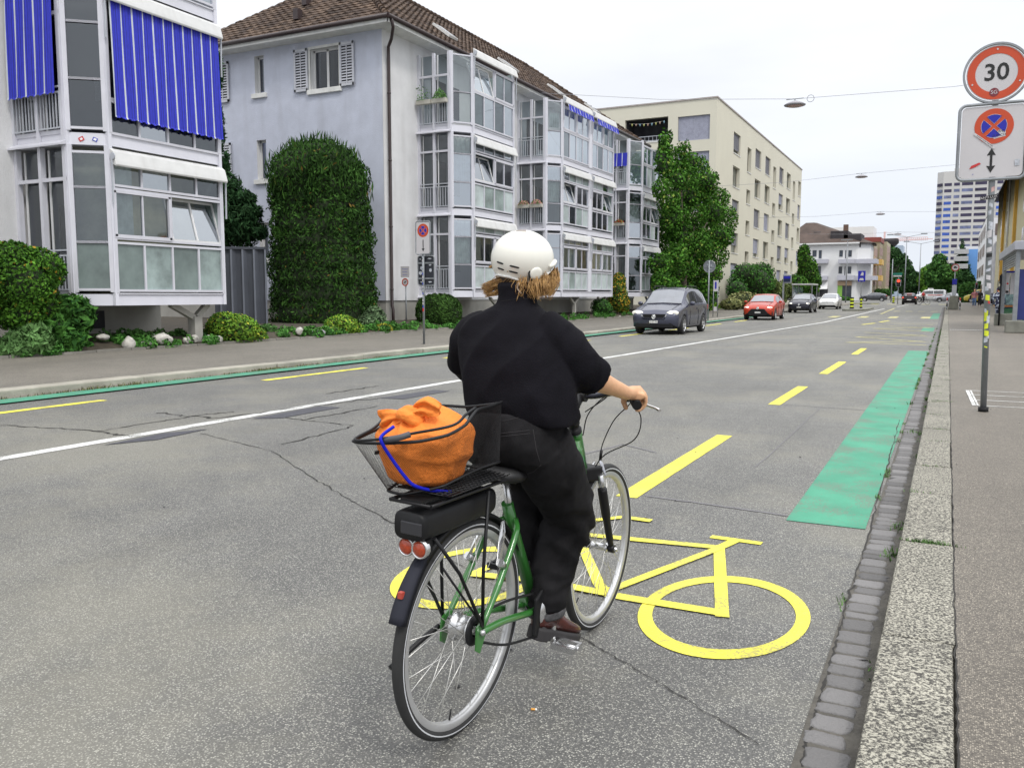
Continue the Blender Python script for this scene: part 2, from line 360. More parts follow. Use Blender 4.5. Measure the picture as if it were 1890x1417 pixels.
# ---------------------------------------------------------------- painted markings (sheets 4 mm above the road)
def paint(name, col, wear):
    m = M(name, col, .65, var=.16, scale=2.2, spec=.35); n = m.node_tree.nodes; l = m.node_tree.links; b = n['Principled BSDF']
    src = b.inputs['Base Color'].links[0].from_socket
    t = n['Texture Coordinate']; vo = n.new('ShaderNodeTexVoronoi'); vo.inputs['Scale'].default_value = 120; l.new(t.outputs['Object'], vo.inputs['Vector'])
    x = n.new('ShaderNodeTexNoise'); x.inputs['Scale'].default_value = 3.0; x.inputs['Detail'].default_value = 7; l.new(t.outputs['Object'], x.inputs['Vector'])
    s = n.new('ShaderNodeSeparateColor'); l.new(vo.outputs['Color'], s.inputs[0])
    ad = n.new('ShaderNodeMath'); ad.operation = 'MULTIPLY_ADD'; l.new(s.outputs[0], ad.inputs[0]); ad.inputs[1].default_value = .32; l.new(x.outputs[0], ad.inputs[2])
    mr_ = n.new('ShaderNodeMapRange'); l.new(ad.outputs[0], mr_.inputs[0]); mr_.inputs[1].default_value = .80-wear*.3; mr_.inputs[2].default_value = .92-wear*.25
    mr_.inputs[4].default_value = min(.85, wear*1.6+.1)
    mx = n.new('ShaderNodeMix'); mx.data_type = 'RGBA'; l.new(mr_.outputs[0], mx.inputs[0]); l.new(src, mx.inputs[6]); mx.inputs[7].default_value = (.15, .145, .12, 1)
    l.new(mx.outputs[2], b.inputs['Base Color'])
    bp = n.new('ShaderNodeBump'); bp.inputs['Strength'].default_value = .4; bp.inputs['Distance'].default_value = .003
    l.new(vo.outputs['Distance'], bp.inputs['Height']); l.new(bp.outputs[0], b.inputs['Normal']); return m
mYel = paint('yellow_road_paint', (.78, .70, .075), .3); mYelW = paint('worn_yellow_paint', (.60, .55, .22), .55)
mWht = paint('white_road_paint', (.66, .66, .64), .38); mGrn = paint('green_road_paint', (.055, .265, .165), .36)
mTar = M('tar_sealing', (.05, .05, .06), .6, var=.3, scale=20)
def mark(name, polys, m, z=.004, label=None):
    b = MB()
    for p in polys: b.poly([(x, y, zg(y)+z) for x, y in p])
    return tag(b.build(name, m), label, None, None, 'structure')
def rect(x0, x1, y0, y1): return [(x0, y0), (x1, y0), (x1, y1), (x0, y1)]
def rib(pts, w_, wy=None):
    """ribbon polygons along a polyline of ground points; w_ across X-ish, wy across Y-ish"""
    out = []; pts = [Vector((p[0], p[1])) for p in pts]
    for i in range(len(pts)-1):
        a, c = pts[i], pts[i+1]; d = (c-a).normalized(); nrm = Vector((-d.y, d.x)); ww = w_ if wy is None else math.hypot(nrm.x*w_, nrm.y*wy)
        nn = nrm*ww/2; out.append([tuple(a-nn), tuple(c-nn), tuple(c+nn), tuple(a+nn)])
    return out
# white centre line
wl = [(-6.06, y) for y in (1, 6, 12, 20, 40, 60, 86)]
wpx = [(0,847),(420,775),(837,704),(1140,657),(1520,595)]
wp = [G(*p) for p in wpx]; wl = [(wp[0].x-.02, -3)]+[(p.x, p.y) for p in wp]
wl.append((wl[-1][0]+.35, 88)); mark('centre_line', rib(wl, .16), mWht)
mark('centre_line', rib([(wl[-1][0]+.5, 100), (wl[-1][0]+1.0, 124)], .16), mWht)
# yellow lane dashes right
mark('cycle_lane_dash', [rect(-1.99, -1.84, a, c) for a, c in ((5.52, 8.45), (11.15, 13.62), (16.0, 19.15), (21.7, 24.3))], mYel)
mark('cycle_lane_dash', [rect(-10.02, -9.87, a, c) for a, c in ((4.6, 7.62), (10.62, 13.4), (16.3, 19.2), (22, 25), (27.8, 30.8), (33.5, 36.5), (39.5, 42.5), (45.5, 48.5))], mYel)
mark('cycle_lane_green_strip', [rect(-.83, -.375, 5.38, 23.8), rect(-.9, -.45, 37, 41.5), rect(-.9, -.45, 55, 70)], mGrn)
mark('cycle_lane_green_strip', [rect(-11.08, -10.68, -5, 66)], mGrn, .0045)
# zigzag bus box
zz = []
Y0 = 26.6
for (a, c) in (((1560,632),(1710,637)),((1560,632),(1700,630)),((1579,622),(1708,631)),((1579,622),(1706,619)),((1595,613.5),(1710,620)),((1612,606.5),(1715,612)),((1612,606.5),(1715,605)),((1622,600.5),(1720,605)),((1626,596),(1722,600))):
    A, B = G(*a), G(*c); zz += rib([(A.x, A.y), (B.x, B.y)], .13)
for i, q in enumerate(zz): mark('bus_bay_zigzag', [q], mYelW, .004+.0005*i)
mark('zebra_bar', [rect(a, a+.5, 56, 59.5) for a in (-6.6, -4.9, -3.2, -1.4)], mYelW); 
mark('stop_dashes', rib([(-3.6, 44), (-3.2, 46.5)], .15)+rib([(-3.1, 48), (-2.8, 51)], .15), mYel)
mark('far_yellow_line', rib([(-4.2, 66), (-4.6, 92)], .15), mYelW); mark('crossing_dots', [rect(-3.9+i*.9, -3.4+i*.9, 76, 77) for i in range(4)], mYelW)
mark('far_zebra', [rect(x, x+1.0, 120, 124) for x in np.arange(-11, 3, 2.0)], mYelW)
# bicycle symbol
def ring(cx, cy, rx, ry, wx, wy, n=56):
    out = []
    for i in range(n):
        a, c = 2*math.pi*i/n, 2*math.pi*(i+1)/n
        out.append([(cx+math.cos(a)*rx, cy+math.sin(a)*ry), (cx+math.cos(c)*rx, cy+math.sin(c)*ry), (cx+math.cos(c)*(rx-wx), cy+math.sin(c)*(ry-wy)), (cx+math.cos(a)*(rx-wx), cy+math.sin(a)*(ry-wy))])
    return out
def gp(*px): return [tuple(G(*p)[:2]) for p in px]
sym = [ring(-.812, 3.655, .355, .515, .058, .095), ring(-2.05, 3.60, .345, .50, .058, .095),
  rib(gp((1312,991),(1406,1004)), .07, .06), rib(gp((1360,997),(1327,1012),(1327,1018)), .06, .07), rib(gp((1327,1008),(1333,1140)), .06),
  rib(gp((1341,1134),(1165,1106),(1120,1098)), .05, .075), rib(gp((1330,1012),(1078,988)), .05, .07), rib(gp((1325,1014),(1118,1094)), .05, .08),
  rib(gp((1122,1100),(1105,1080),(1075,1010),(1068,975)), .055, .06), rib(gp((1080,972),(1096,962),(1150,956),(1202,963)), .05, .065),
  rib(gp((1075,985),(985,1012),(872,1062)), .05, .08), rib(gp((1120,1098),(1000,1075),(872,1062)), .05, .07)]
for i, s_ in enumerate(sym): mark('cycle_lane_symbol', s_, mYel, .004+.0006*i)
# pavement hatching near the sign post
hat = [rib([(.31, y), (4.1, y)], .035) for y in (11.35, 11.95, 12.55, 13.1)]+[rib([(.33, 11.35), (.29, 13.1)], .04), rib([(.37, 11.35), (.33, 13.1)], .02)]
hz = hat; b = MB()
for k, q in enumerate(sum(hat, [])): b.poly([(x, y, .104+.0007*k) for x, y in q])
tag(b.build('bus_stop_hatching', mWht), kind='structure')
b = MB()
for i in range(14): b.poly([(x, y, .104+zg(y)) for x, y in rect(.12+i*.085, .16+i*.085, 36.4, 36.9)])
tag(b.build('pavement_dotted_line', mWht), kind='structure')
# cracks, tar patches, seams
def jit(pts, n, amp):
    out = []; 
    for i in range(len(pts)-1):
        a, c = Vector(pts[i]), Vector(pts[i+1])
        for k in range(n): out.append(a.lerp(c, k/n)+Vector((random.gauss(0, amp), random.gauss(0, amp))))
    return out+[Vector(pts[-1])]
random.seed(9); b = MB(); cz = .0042
def crack(px, w_, amp=.006, n=14, w2=None):
    pts = jit([tuple(G(*p)[:2]) for p in px], n, amp)
    for i in range(len(pts)-1):
        a, c = pts[i], pts[i+1]; d = (c-a); d.normalize(); nr = Vector((-d.y, d.x))*w_*random.uniform(.3, 1.0)*.5
        b.poly([(p.x, p.y, cz) for p in (a-nr, c-nr, c+nr, a+nr)])
crack([(370,800),(500,832),(575,880),(650,925),(745,976)], .012); crack([(745,976),(900,1075),(1085,1185),(1200,1250),(1400,1375)], .006, .005, 20)
crack([(0,785),(170,795),(245,806)], .03, .02); crack([(170,797),(380,765),(430,760)], .03, .02); crack([(520,820),(655,786),(500,768)], .03, .02); crack([(560,776),(697,749)], .04, .03)
crack([(290,762),(400,772),(700,735)], .04, .04); crack([(600,727),(700,712)], .04, .03); crack([(1480,1417),(1500,1330),(1530,1240),(1560,1120),(1600,1000),(1640,850),(1660,775)], .012, .004, 20)
crack([(1787,1417),(1775,1230),(1766,1100),(1757,950),(1752,850),(1750,760)], .0, .001, 4)
tag(b.build('asphalt_cracks', M('crack', (.025, .023, .02), .9)), kind='structure')
b = MB()
for px in ([(190,822),(300,800),(385,792),(290,812)], [(465,773),(590,750),(630,752),(520,772)], [(700,735),(800,720),(830,722),(745,737)]):
    b.poly([(p.x, p.y, .0052) for p in (G(*q) for q in px)])
tag(b.build('tar_patch', mTar), kind='structure')
b = MB()
for px, w_ in (([(1395,862),(1515,752)], .012), ([(1190,915),(1300,930),(1453,952)], .03), ([(1080,838),(1150,820),(1210,835)], .03), ([(1440,746),(1660,762)], .02)):
    for q in rib(jit([tuple(G(*p)[:2]) for p in px], 8, .004), w_): b.poly([(x, y, .0035) for x, y in q])
tag(b.build('road_scuffs', M('scuff', (.15, .145, .15), .8, var=.2, scale=30)), kind='structure')
b = MB()
for q in rib(jit([(.085, 1), (.084, 4.0), (.083, 8), (.083, 20)], 60, .003), .006): b.poly([(x, y, .1015) for x, y in q])
tag(b.build('pavement_edge_crack', MATS['crack']), kind='structure')
random.seed(21); b = MB()
for _ in range(46):
    x, y = random.uniform(-6, 2.2), random.uniform(2, 13); z = .004 if x < -.35 else .1
    if -.4 < x < .1: continue
    r = random.uniform(.006, .016); b.add([(x+math.cos(a)*r*random.uniform(.6, 1), y+math.sin(a)*r, z+(.001)) for a in (0, 1.2, 2.5, 3.8, 5.1)]+[(x, y, z+.006)], [(0,1,5),(1,2,5),(2,3,5),(3,4,5),(4,0,5)])
tag(b.build('street_grit', M('grit', (.03, .03, .03), .8)), 'small dark specks of grit and chewing gum on the road', kind='stuff')
cg = thing('cigarette_end', 'orange and white cigarette end lying on the asphalt beside the bicycle', 'cigarette end')
gq = G(980, 1310); d = Vector((.9, .35, 0)).normalized()
MB().cyl(gq+Vector((0, 0, .004)), gq+d*.014+Vector((0, 0, .004)), .0036, 10).build('filter', M('cig_filter', (.75, .35, .06)), cg)
MB().cyl(gq+d*.014+Vector((0, 0, .004)), gq+d*.02+Vector((0, 0, .004)), .0036, 10).build('paper', M('cig_paper', (.8, .8, .78)), cg); settle(cg, gq)
# ================================================================ BUILDINGS on the left
mBlue = M('lilac_render', (.49, .515, .60), .9, var=.07, scale=1.6, bump=1, bscale=45, dirt=.3)
mWall = M('pale_render', (.64, .64, .645), .9, var=.06, scale=1.4, bump=1, bscale=50, dirt=.3)
mPlinth = M('plinth_render', (.34, .33, .30), .9, var=.12, scale=1.5, bump=.5, dirt=.3)
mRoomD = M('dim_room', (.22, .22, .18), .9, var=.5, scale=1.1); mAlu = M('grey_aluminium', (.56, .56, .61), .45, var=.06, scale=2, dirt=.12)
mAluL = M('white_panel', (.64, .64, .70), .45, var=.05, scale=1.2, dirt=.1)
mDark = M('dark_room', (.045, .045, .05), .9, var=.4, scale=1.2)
mRoomG = M('beige_room', (.55, .52, .34), .9, var=.35, scale=.8)
mGreen = M('frosted_glass', (.15, .19, .18), .25, var=.3, scale=1.1, spec=.6)
mGreen2 = M('frosted_glass_pale', (.25, .31, .30), .3, var=.45, scale=1.2, spec=.6)
mGreen3 = M('frosted_glass_white', (.42, .48, .48), .3, var=.25, scale=1.3, spec=.6); mCurt = M('net_curtain', (.64, .67, .67), .9, var=.2, scale=4)
mFrame = M('window_frame_white', (.62, .62, .62), .5, var=.05)
mSill = M('stone_sill', (.66, .66, .64), .8, var=.1, dirt=.2)
mGl = MG('window_glass', (.70, .76, .74), .10); mGlS = MG('window_glass_sky', (.60, .68, .74), .42); mGlD = MG('window_glass_dark', (.35, .40, .42), .09)
mTin = M('brown_downpipe', (.035, .022, .022), .45, var=.2)
mAwn = M('awning_cover_white', (.58, .58, .57), .5, var=.06, dirt=.25)
mBl = M('blue_awning_fabric', (.022, .03, .44), .75, var=.12, scale=9); mBlD = M('dark_blue_awning_fabric', (.012, .015, .17), .8); mBlW = M('pale_stripe_awning_fabric', (.50, .53, .56), .8)
mRail = M('balustrade_grey', (.42, .44, .48), .4, var=.08)
def tilemat():
    m = M('roof_tile', (.075, .055, .044), .85, var=.35, scale=1.3, spec=.2); n = m.node_tree.nodes; l = m.node_tree.links; b = n['Principled BSDF']
    g = n.new('ShaderNodeNewGeometry'); v = n.new('ShaderNodeMix'); v.data_type = 'RGBA'; v.blend_type = 'MULTIPLY'; v.inputs[0].default_value = 1
    r = n.new('ShaderNodeValToRGB'); r.color_ramp.elements[0].color = (.62, .58, .58, 1); r.color_ramp.elements[1].color = (1.5, 1.4, 1.25, 1)
    l.new(g.outputs['Random Per Island'], r.inputs[0]); src = b.inputs['Base Color'].links[0].from_socket
    l.new(src, v.inputs[6]); l.new(r.outputs[0], v.inputs[7]); l.new(v.outputs[2], b.inputs['Base Color']); return m
mTile = tilemat()
def tiles(b, poly, tw=.36, th=.30, step=.035, only=None):
    """rows of overlapping tiles over a planar roof polygon; eave edge is poly[0]->poly[1]"""
    P0, P1 = Vector(poly[0]), Vector(poly[1]); U = (P1-P0).normalized(); nrm = U.cross(Vector(poly[2])-P0).normalized()
    if nrm.z < 0: nrm = -nrm
    Vd = nrm.cross(U); 
    if Vd.z < 0: Vd = -Vd
    loc = [((Vector(p)-P0).dot(U), (Vector(p)-P0).dot(Vd)) for p in poly]
    vmax = max(q[1] for q in loc); v = 0.0; k = 0
    while v < vmax-.02:
        xs = []
        vm = v+th*.5
        for i in range(len(loc)):
            (a, c), (d, e) = loc[i], loc[(i+1)%len(loc)]
            if (c-vm)*(e-vm) < 0: xs.append(a+(d-a)*(vm-c)/(e-c))
        if len(xs) >= 2:
            x0, x1 = min(xs), max(xs); u = x0-(tw*.5 if k % 2 else 0)
            while u < x1:
                a, c = max(u, x0), min(u+tw-.012, x1)
                if c-a > .05:
                    j = random.uniform(0, .02); lo = step+j; p = lambda uu, vv, hh: P0+U*uu+Vd*vv+nrm*hh
                    mid = (a+c)/2
                    b.add([p(a, v-.02, lo*.45), p(mid, v-.02, lo*1.25), p(c, v-.02, lo*.45), p(c, v+th, .004), p(mid, v+th, .014), p(a, v+th, .004), p(a, v-.02, -.01), p(c, v-.02, -.01), p(mid, v-.02, 0)],
                        [(0,1,4,5), (1,2,3,4), (6,8,1,0), (8,7,2,1)])
                u += tw
        v += th; k += 1
def wallgrid(b, O, U, W, z0, z1, holes, depth, n, mi=0, rmi=0):
    """vertical wall with real openings and reveals. O,U horizontal 2D origin/direction; holes (u0,u1,z0,z1); n outward normal"""
    O = Vector(O); U = Vector(U); n = Vector(n)
    us = sorted(set([0, W]+[h[0] for h in holes]+[h[1] for h in holes])); zs = sorted(set([z0, z1]+[h[2] for h in holes]+[h[3] for h in holes]))
    pt = lambda u, z, d=0: O+U*u-n*d+Vector((0, 0, z))
    b.mat(mi)
    for i in range(len(us)-1):
        for j in range(len(zs)-1):
            cu, cz = (us[i]+us[i+1])/2, (zs[j]+zs[j+1])/2
            if any(h[0] < cu < h[1] and h[2] < cz < h[3] for h in holes): continue
            b.quad(pt(us[i], zs[j]), pt(us[i+1], zs[j]), pt(us[i+1], zs[j+1]), pt(us[i], zs[j+1]))
    b.mat(rmi)
    for (a, c, d, e) in holes:
        for (p, q, r, s) in (((a,d),(a,e),1,1),((c,d),(c,e),1,1),((a,d),(c,d),1,1),((a,e),(c,e),1,1)):
            b.quad(pt(*p), pt(*q), pt(*q, depth), pt(*p, depth))
    b.mat(mi); return b
def window(parent, O, U, n, u0, u1, z0, z1, depth, cols=2, fr=.07, tilt=False, room=mDark, glass=None, frame=mFrame, name='window', rows=1, blind=None, blindh=1.0):
    """frame in an opening with a pane and a dark room behind; returns the frame part"""
    O = Vector(O); U = Vector(U); n = Vector(n); pt = lambda u, z, d: O+U*u-n*d+Vector((0, 0, z))
    b = MB(); d = depth-.04
    def bar(ua, za, ub, zb, wd=fr): b.bar(pt(ua, za, d), pt(ub, zb, d), wd, .06, up=n)
    h = fr/2
    bar(u0+h, z0, u0+h, z1); bar(u1-h, z0, u1-h, z1); bar(u0, z0+h, u1, z0+h); bar(u0, z1-h, u1, z1-h)
    for i in range(1, cols): u = u0+(u1-u0)*i/cols; bar(u, z0, u, z1, fr*1.3)
    for i in range(1, rows): z = z0+(z1-z0)*i/rows; bar(u0, z, u1, z, fr*.6)
    f = b.build(name, frame, parent)
    MB().quad(pt(u0, z0, d), pt(u1, z0, d), pt(u1, z1, d), pt(u0, z1, d)).build('pane', glass or mGl, f, fix=False)
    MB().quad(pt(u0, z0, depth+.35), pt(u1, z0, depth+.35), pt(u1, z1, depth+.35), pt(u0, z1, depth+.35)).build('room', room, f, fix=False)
    if blind:
        bb = MB(); zz = z1; k = 0
        while zz > z1-(z1-z0)*blindh: bb.add([pt(u0+.01, zz, depth*.45), pt(u1-.01, zz, depth*.45), pt(u1-.01, zz-.07, depth*.45-.03), pt(u0+.01, zz-.07, depth*.45-.03)], [(0,1,2,3)]); bb.add([pt(u0+.01, zz-.07, depth*.45-.03), pt(u1-.01, zz-.07, depth*.45-.03), pt(u1-.01, zz-.075, depth*.45), pt(u0+.01, zz-.075, depth*.45)], [(0,1,2,3)]); zz -= .085
        bb.build('blind', blind, f, fix=False)
    return f
pale = 0
def glazed(parent, name, A, B, n, z0, z1, rows, post=.07, glass=mGl, room=None, rd=.25, tilt=None, curtains=(), solid=None):
    """a glazed screen from plan point A to B: rows = [(za, zb, ncols, kind)], kind 'g' glass, 'c' casement with its own heavier frame, 'f' frosted"""
    A = Vector((A[0], A[1], 0)); B = Vector((B[0], B[1], 0)); U = (B-A); W = U.length; U.normalize(); n = Vector(n).normalized()
    b = MB(); g = MB(); fz = MB(); cu = MB()
    P = lambda u, z, d=0: A+U*u+n*d+Vector((0, 0, z))
    def bar(ua, za, ub, zb, wd=post, dep=.08, d=0): b.bar(P(ua, za, d), P(ub, zb, d), wd, dep, up=n)
    bar(post*.5, z0, post*.5, z1, post*1.3, .1); bar(W-post*.5, z0, W-post*.5, z1, post*1.3, .1)
    tl = MB(); tf = MB()
    for ri, (za, zb, nc, kind) in enumerate(rows):
        bar(0, za, W, za, .055, .085); bar(0, zb, W, zb, .055, .085)
        for i in range(nc):
            ua, ub = W*i/nc, W*(i+1)/nc
            if i: bar(ua, za, ua, zb, .05, .075)
            if kind == 'c':   # double casements: heavier frame round each, thin middle bar
                e = .05
                if tilt is not None and i == tilt:
                    q = .28
                    for (p1, p2) in (((ua+e, za+e, 0), (ub-e, za+e, 0)), ((ua+e, zb-e, -q), (ub-e, zb-e, -q)), ((ua+e, za+e, 0), (ua+e, zb-e, -q)), ((ub-e, za+e, 0), (ub-e, zb-e, -q)), (((ua+ub)/2, za+e, 0), ((ua+ub)/2, zb-e, -q))):
                        tf.bar(P(*p1), P(*p2), .055, .05, up=n)
                    g.mat(1); g.quad(P(ua+e, za+e, 0), P(ub-e, za+e, 0), P(ub-e, zb-e, -q), P(ua+e, zb-e, -q)); continue
                for k in (0, 1): pass
                bar(ua+e, za+.04, ua+e, zb-.04, .07, .1, .01); bar(ub-e, za+.04, ub-e, zb-.04, .07, .1, .01); bar(ua+.02, za+e, ub-.02, za+e, .08, .1, .01); bar(ua+.02, zb-e, ub-.02, zb-e, .07, .1, .01)
                bar((ua+ub)/2, za+.05, (ua+ub)/2, zb-.05, .035, .07)
            tgt = fz if kind == 'f' or (kind == 'g' and random.random() < (solid or 0)) else g
            if tgt is fz: fz.mat(random.choice((0, 0, 1) if pale == 0 else (1, 2, 2)))
            if tgt is g: g.mat(random.choice((0, 0, 0, 1, 2) if pale == 0 else (0, 0, 1, 1, 2)))
            tgt.quad(P(ua, za), P(ub, za), P(ub, zb), P(ua, zb))
    for (u0, u1, za, zb) in curtains:
        m_ = 14; pts = []
        for i in range(m_+1): u = u0+(u1-u0)*i/m_; pts.append((u*W, -.16+.035*math.sin(i*2.1)))
        for i in range(m_): cu.quad(P(pts[i][0], za, pts[i][1]), P(pts[i+1][0], za, pts[i+1][1]), P(pts[i+1][0], zb, pts[i+1][1]), P(pts[i][0], zb, pts[i][1]))
    f = b.build(name, mAlu, parent)
    if g.v: g.build('pane', [glass, mGlS, mGlD], f, fix=False)
    for q, mi in zip(fz.f, fz.mi): MB().poly([fz.v[i] for i in q]).build('frosted_pane', (mGreen, mGreen2, mGreen3)[mi], f, fix=False)
    if tf.v: tf.build('tilted_casement', mFrame, f)
    if cu.v: cu.build('curtain', mCurt, f, fix=False)
    if room is not None:
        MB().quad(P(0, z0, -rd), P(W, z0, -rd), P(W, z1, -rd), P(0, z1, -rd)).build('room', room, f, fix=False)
    return f
def railing(parent, A, B, n, z0, z1, step=.1, d=.06):
    A = Vector((A[0], A[1], 0)); B = Vector((B[0], B[1], 0)); U = B-A; W = U.length; U.normalize(); n = Vector(n)
    b = MB(); P = lambda u, z: A+U*u+n*d+Vector((0, 0, z)); k = max(3, int(W/step))
    for i in range(k+1): b.bar(P(W*i/k, z0), P(W*i/k, z1), .022, .022, up=n)
    b.bar(P(0, z0), P(W, z0), .03); b.bar(P(0, z1), P(W, z1), .035); b.bar(P(0, z1+.12), P(W, z1+.12), .035)
    return b.build('railing', mRail, parent)
def awning_box(parent, X, y0, y1, z, h=.30, out=.16):
    b = MB(); pr = [(-.02, .0), (.05, -.04), (out, -.10), (out+.02, -.06), (out+.0, .02), (out*.6, h*.75), (0, h), (-.02, h)]
    b.prism([(X+a, y0, z+c) for a, c in pr], (0, y1-y0, 0)); o = b.build('awning_cover', mAwn, parent, bevel=.01)
    e = MB(); e.cyl((X+.1, y0-.03, z+.12), (X+.1, y0-.01, z+.12), .08, 12); e.bar((X+.06, y0-.02, z-.9), (X+.08, y0-.02, z+.1), .03); e.build('awning_bracket', mRail, o)
    MB().bar((X+.06, y1+.02, z-1.0), (X+.08, y1+.02, z+.1), .03).build('awning_bracket', mRail, o); return o
def blue_cloth(parent, A, B, n, zt, zb, periods, name='awning_fabric', valance=0):
    A = Vector((A[0], A[1], 0)); B = Vector((B[0], B[1], 0)); U = B-A; W = U.length; U.normalize(); n = Vector(n); b = MB()
    pat = [(.13, 2), (.10, 0), (.035, 1), (.15, 0), (.03, 1), (.13, 0), (.03, 1), (.16, 0), (.035, 1), (.20, 0)]; tot = sum(p[0] for p in pat); u = 0; k = 0
    vz = [zt, zt-(zt-zb)*.33, zt-(zt-zb)*.66, zb+.04, zb]
    for i in range(periods):
        for wd, mi in pat:
            w_ = wd/tot*W/periods; b.mat(mi); dd = [.012*math.sin(k*.9+j) for j in range(5)]; de = [.012*math.sin((k+1)*.9+j) for j in range(5)]
            for j in range(4):
                za = -.015*(math.sin(k*.9)) if j == 3 else 0
                b.quad(A+U*u+n*(dd[j]+.02*j)+Vector((0,0,vz[j])), A+U*(u+w_)+n*(de[j]+.02*j)+Vector((0,0,vz[j])), A+U*(u+w_)+n*(de[j+1]+.02*(j+1))+Vector((0,0,vz[j+1]+za)), A+U*u+n*(dd[j+1]+.02*(j+1))+Vector((0,0,vz[j+1]+za)))
            u += w_; k += 1
    return b.build(name, [mBl, mBlD, mBlW], parent, fix=False)
def bay(parent, XF, XC, XB, Yc, Yf, fronts, levels, top, opts):
    """glazed balcony bay: side screen (XF..XC at Yc), chamfer (XC,Yc)->(XB,Yf), fronts list of (y0,y1)"""
    S = Vector((0, -1, 0)); Yend = fronts[-1][1]; chn = Vector((Yf-Yc, -(XB-XC), 0)).normalized()
    chn = Vector((chn.x, -abs(chn.y), 0))
    nl = len(levels)
    for li, z0 in enumerate(levels):
        z1 = levels[li+1] if li+1 < nl else top; last = li == nl-1; h = z1-z0; o = opts.get(li, {})
        fl = MB(); out = [(XF, Yc), (XC, Yc), (XB, Yf), (XB, Yend), (XF, Yend)]
        fl.prism([(x, y, z0) for x, y in out], (0, 0, .26)); f = fl.build('balcony_floor', mAluL, parent)
        MB().bar((XB+.012, Yf, z0+.27), (XB+.012, Yend, z0+.27), .05, .03).build('floor_trim', mAlu, f)
        # side: two french windows with railing and a sloping sill board
        W = XC-XF; m_ = XF+W*.5
        sb = MB(); zt = z1-.02
        for x in (XF+.05, m_, XC-.06): sb.bar((x, Yc, z0), (x, Yc, zt), .10, .12, up=S)
        sb.bar((XF, Yc, z0+.28), (XC, Yc, z0+.28), .05, .09, up=(0,0,1)); sb.bar((XF, Yc-.01, z1-.75 if not last else z1-.9), (XC, Yc-.01, z1-.75 if not last else z1-.9), .07, .08, up=(0,0,1))
        sb.prism([(XF-.05, Yc-.02, z0+.0), (XF-.05, Yc-.2, z0-.04), (XF-.05, Yc-.2, z0-.0), (XF-.05, Yc-.02, z0+.1)], (W+.08, 0, 0))
        sf = sb.build('side_screen', mAlu, parent)
        for (xa, xb) in ((XF+.1, m_-.05), (m_+.05, XC-.11)):
            railing(sf, (xa, Yc), (xb, Yc), S, z0+.36, z0+1.12, .105)
            wb = MB(); y = Yc+.12; 
            for x in (xa+.06, xb-.02): wb.bar((x, y, z0+.3), (x, y, zt-.05), .05, .05, up=S)
            wb.build('inner_frame', mFrame, sf)
            MB().quad((xa, y, z0+.3), (xb, y, z0+.3), (xb, y, zt-.05), (xa, y, zt-.05)).build('pane', mGlD, sf, fix=False)
        # chamfer
        rows = [(z0+.36, z0+h*.40, 1, o.get('ck', ('g','g','g'))[0]), (z0+h*.40, z0+h*.74, 1, o.get('ck', ('g','g','g'))[1]), (z0+h*.74, z1-.16, 1, o.get('ck', ('g','g','g'))[2])]
        if li == nl-1: rows = [(z0+.36, z0+h*.5, 1, 'g'), (z0+h*.5, z1-.12, 1, 'g')]
        if o.get('crow'): rows = o['crow']
        glazed(parent, 'chamfer_screen', (XC, Yc), (XB, Yf), chn, z0+.3, z1, rows, .085, curtains=o.get('cc', ()), glass=mGlS if o.get('sky') else mGl, room=o.get('croom'), rd=.35)
        for fi, (ya, yb) in enumerate(fronts):
            q = o.get('front', {}).get(fi, {}); tl = q.get('tilt')
            if last and nl == 3 and not q.get('rows'):
                rw = [(z0+.36, z0+h*.52, 4, 'g'), (z0+h*.52+.06, z1-.28, 2, 'c')]
            else: rw = q.get('rows') or [(z0+.40, z0+h*.40, 4, 'g'), (z0+h*.40+.10, z0+h*.74, 2, 'c'), (z0+h*.74+.08, z1-.20, 4, 'g')]
            glazed(parent, 'front_screen', (XB, ya), (XB, yb), (1, 0, 0), z0+.28, z1-.05, rw, .06, tilt=tl, curtains=q.get('cur', ()), solid=q.get('solid', .0), glass=mGlS if q.get('sky') else mGl, room=q.get('room'), rd=.9)
            if not q.get('noawn'):
                if li+1 < nl or q.get('awn'): awning_box(parent, XB+.05, ya-.02, yb+.05, z1-.36 if not last else z1-.1)
            if q.get('cloth'): blue_cloth(parent, (XB+.12, ya+.06), (XB+.12, yb-.02), (1,0,0), z1-.3, z0+q['cloth'], q.get('per', 11))
        if len(fronts) > 1:
            for i in range(len(fronts)-1): MB().box(XB-.1, XB+.03, fronts[i][1], fronts[i+1][0], z0+.27, z1-.02).build('mullion', mAluL, parent)
    # end side screen (faces away) and inner back wall with balcony door
    MB().box(XF, XB-.02, Yend-.04, Yend, levels[0], top-.05).build('end_screen', mGreen2, parent)
    for (x, y) in ((XC, Yc), (XB, Yf), (XB+.0, Yend)):
        MB().bar((x, y, levels[0]), (x, y, top), .09).build('corner_post', mAluL, parent)
    for z0 in levels:
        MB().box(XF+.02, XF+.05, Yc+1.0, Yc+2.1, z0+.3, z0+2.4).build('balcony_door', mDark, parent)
        MB().box(XF+.02, XF+.05, Yc+2.4, Yc+3.2, z0+1.1, z0+2.4).build('inner_window', mDark, parent)
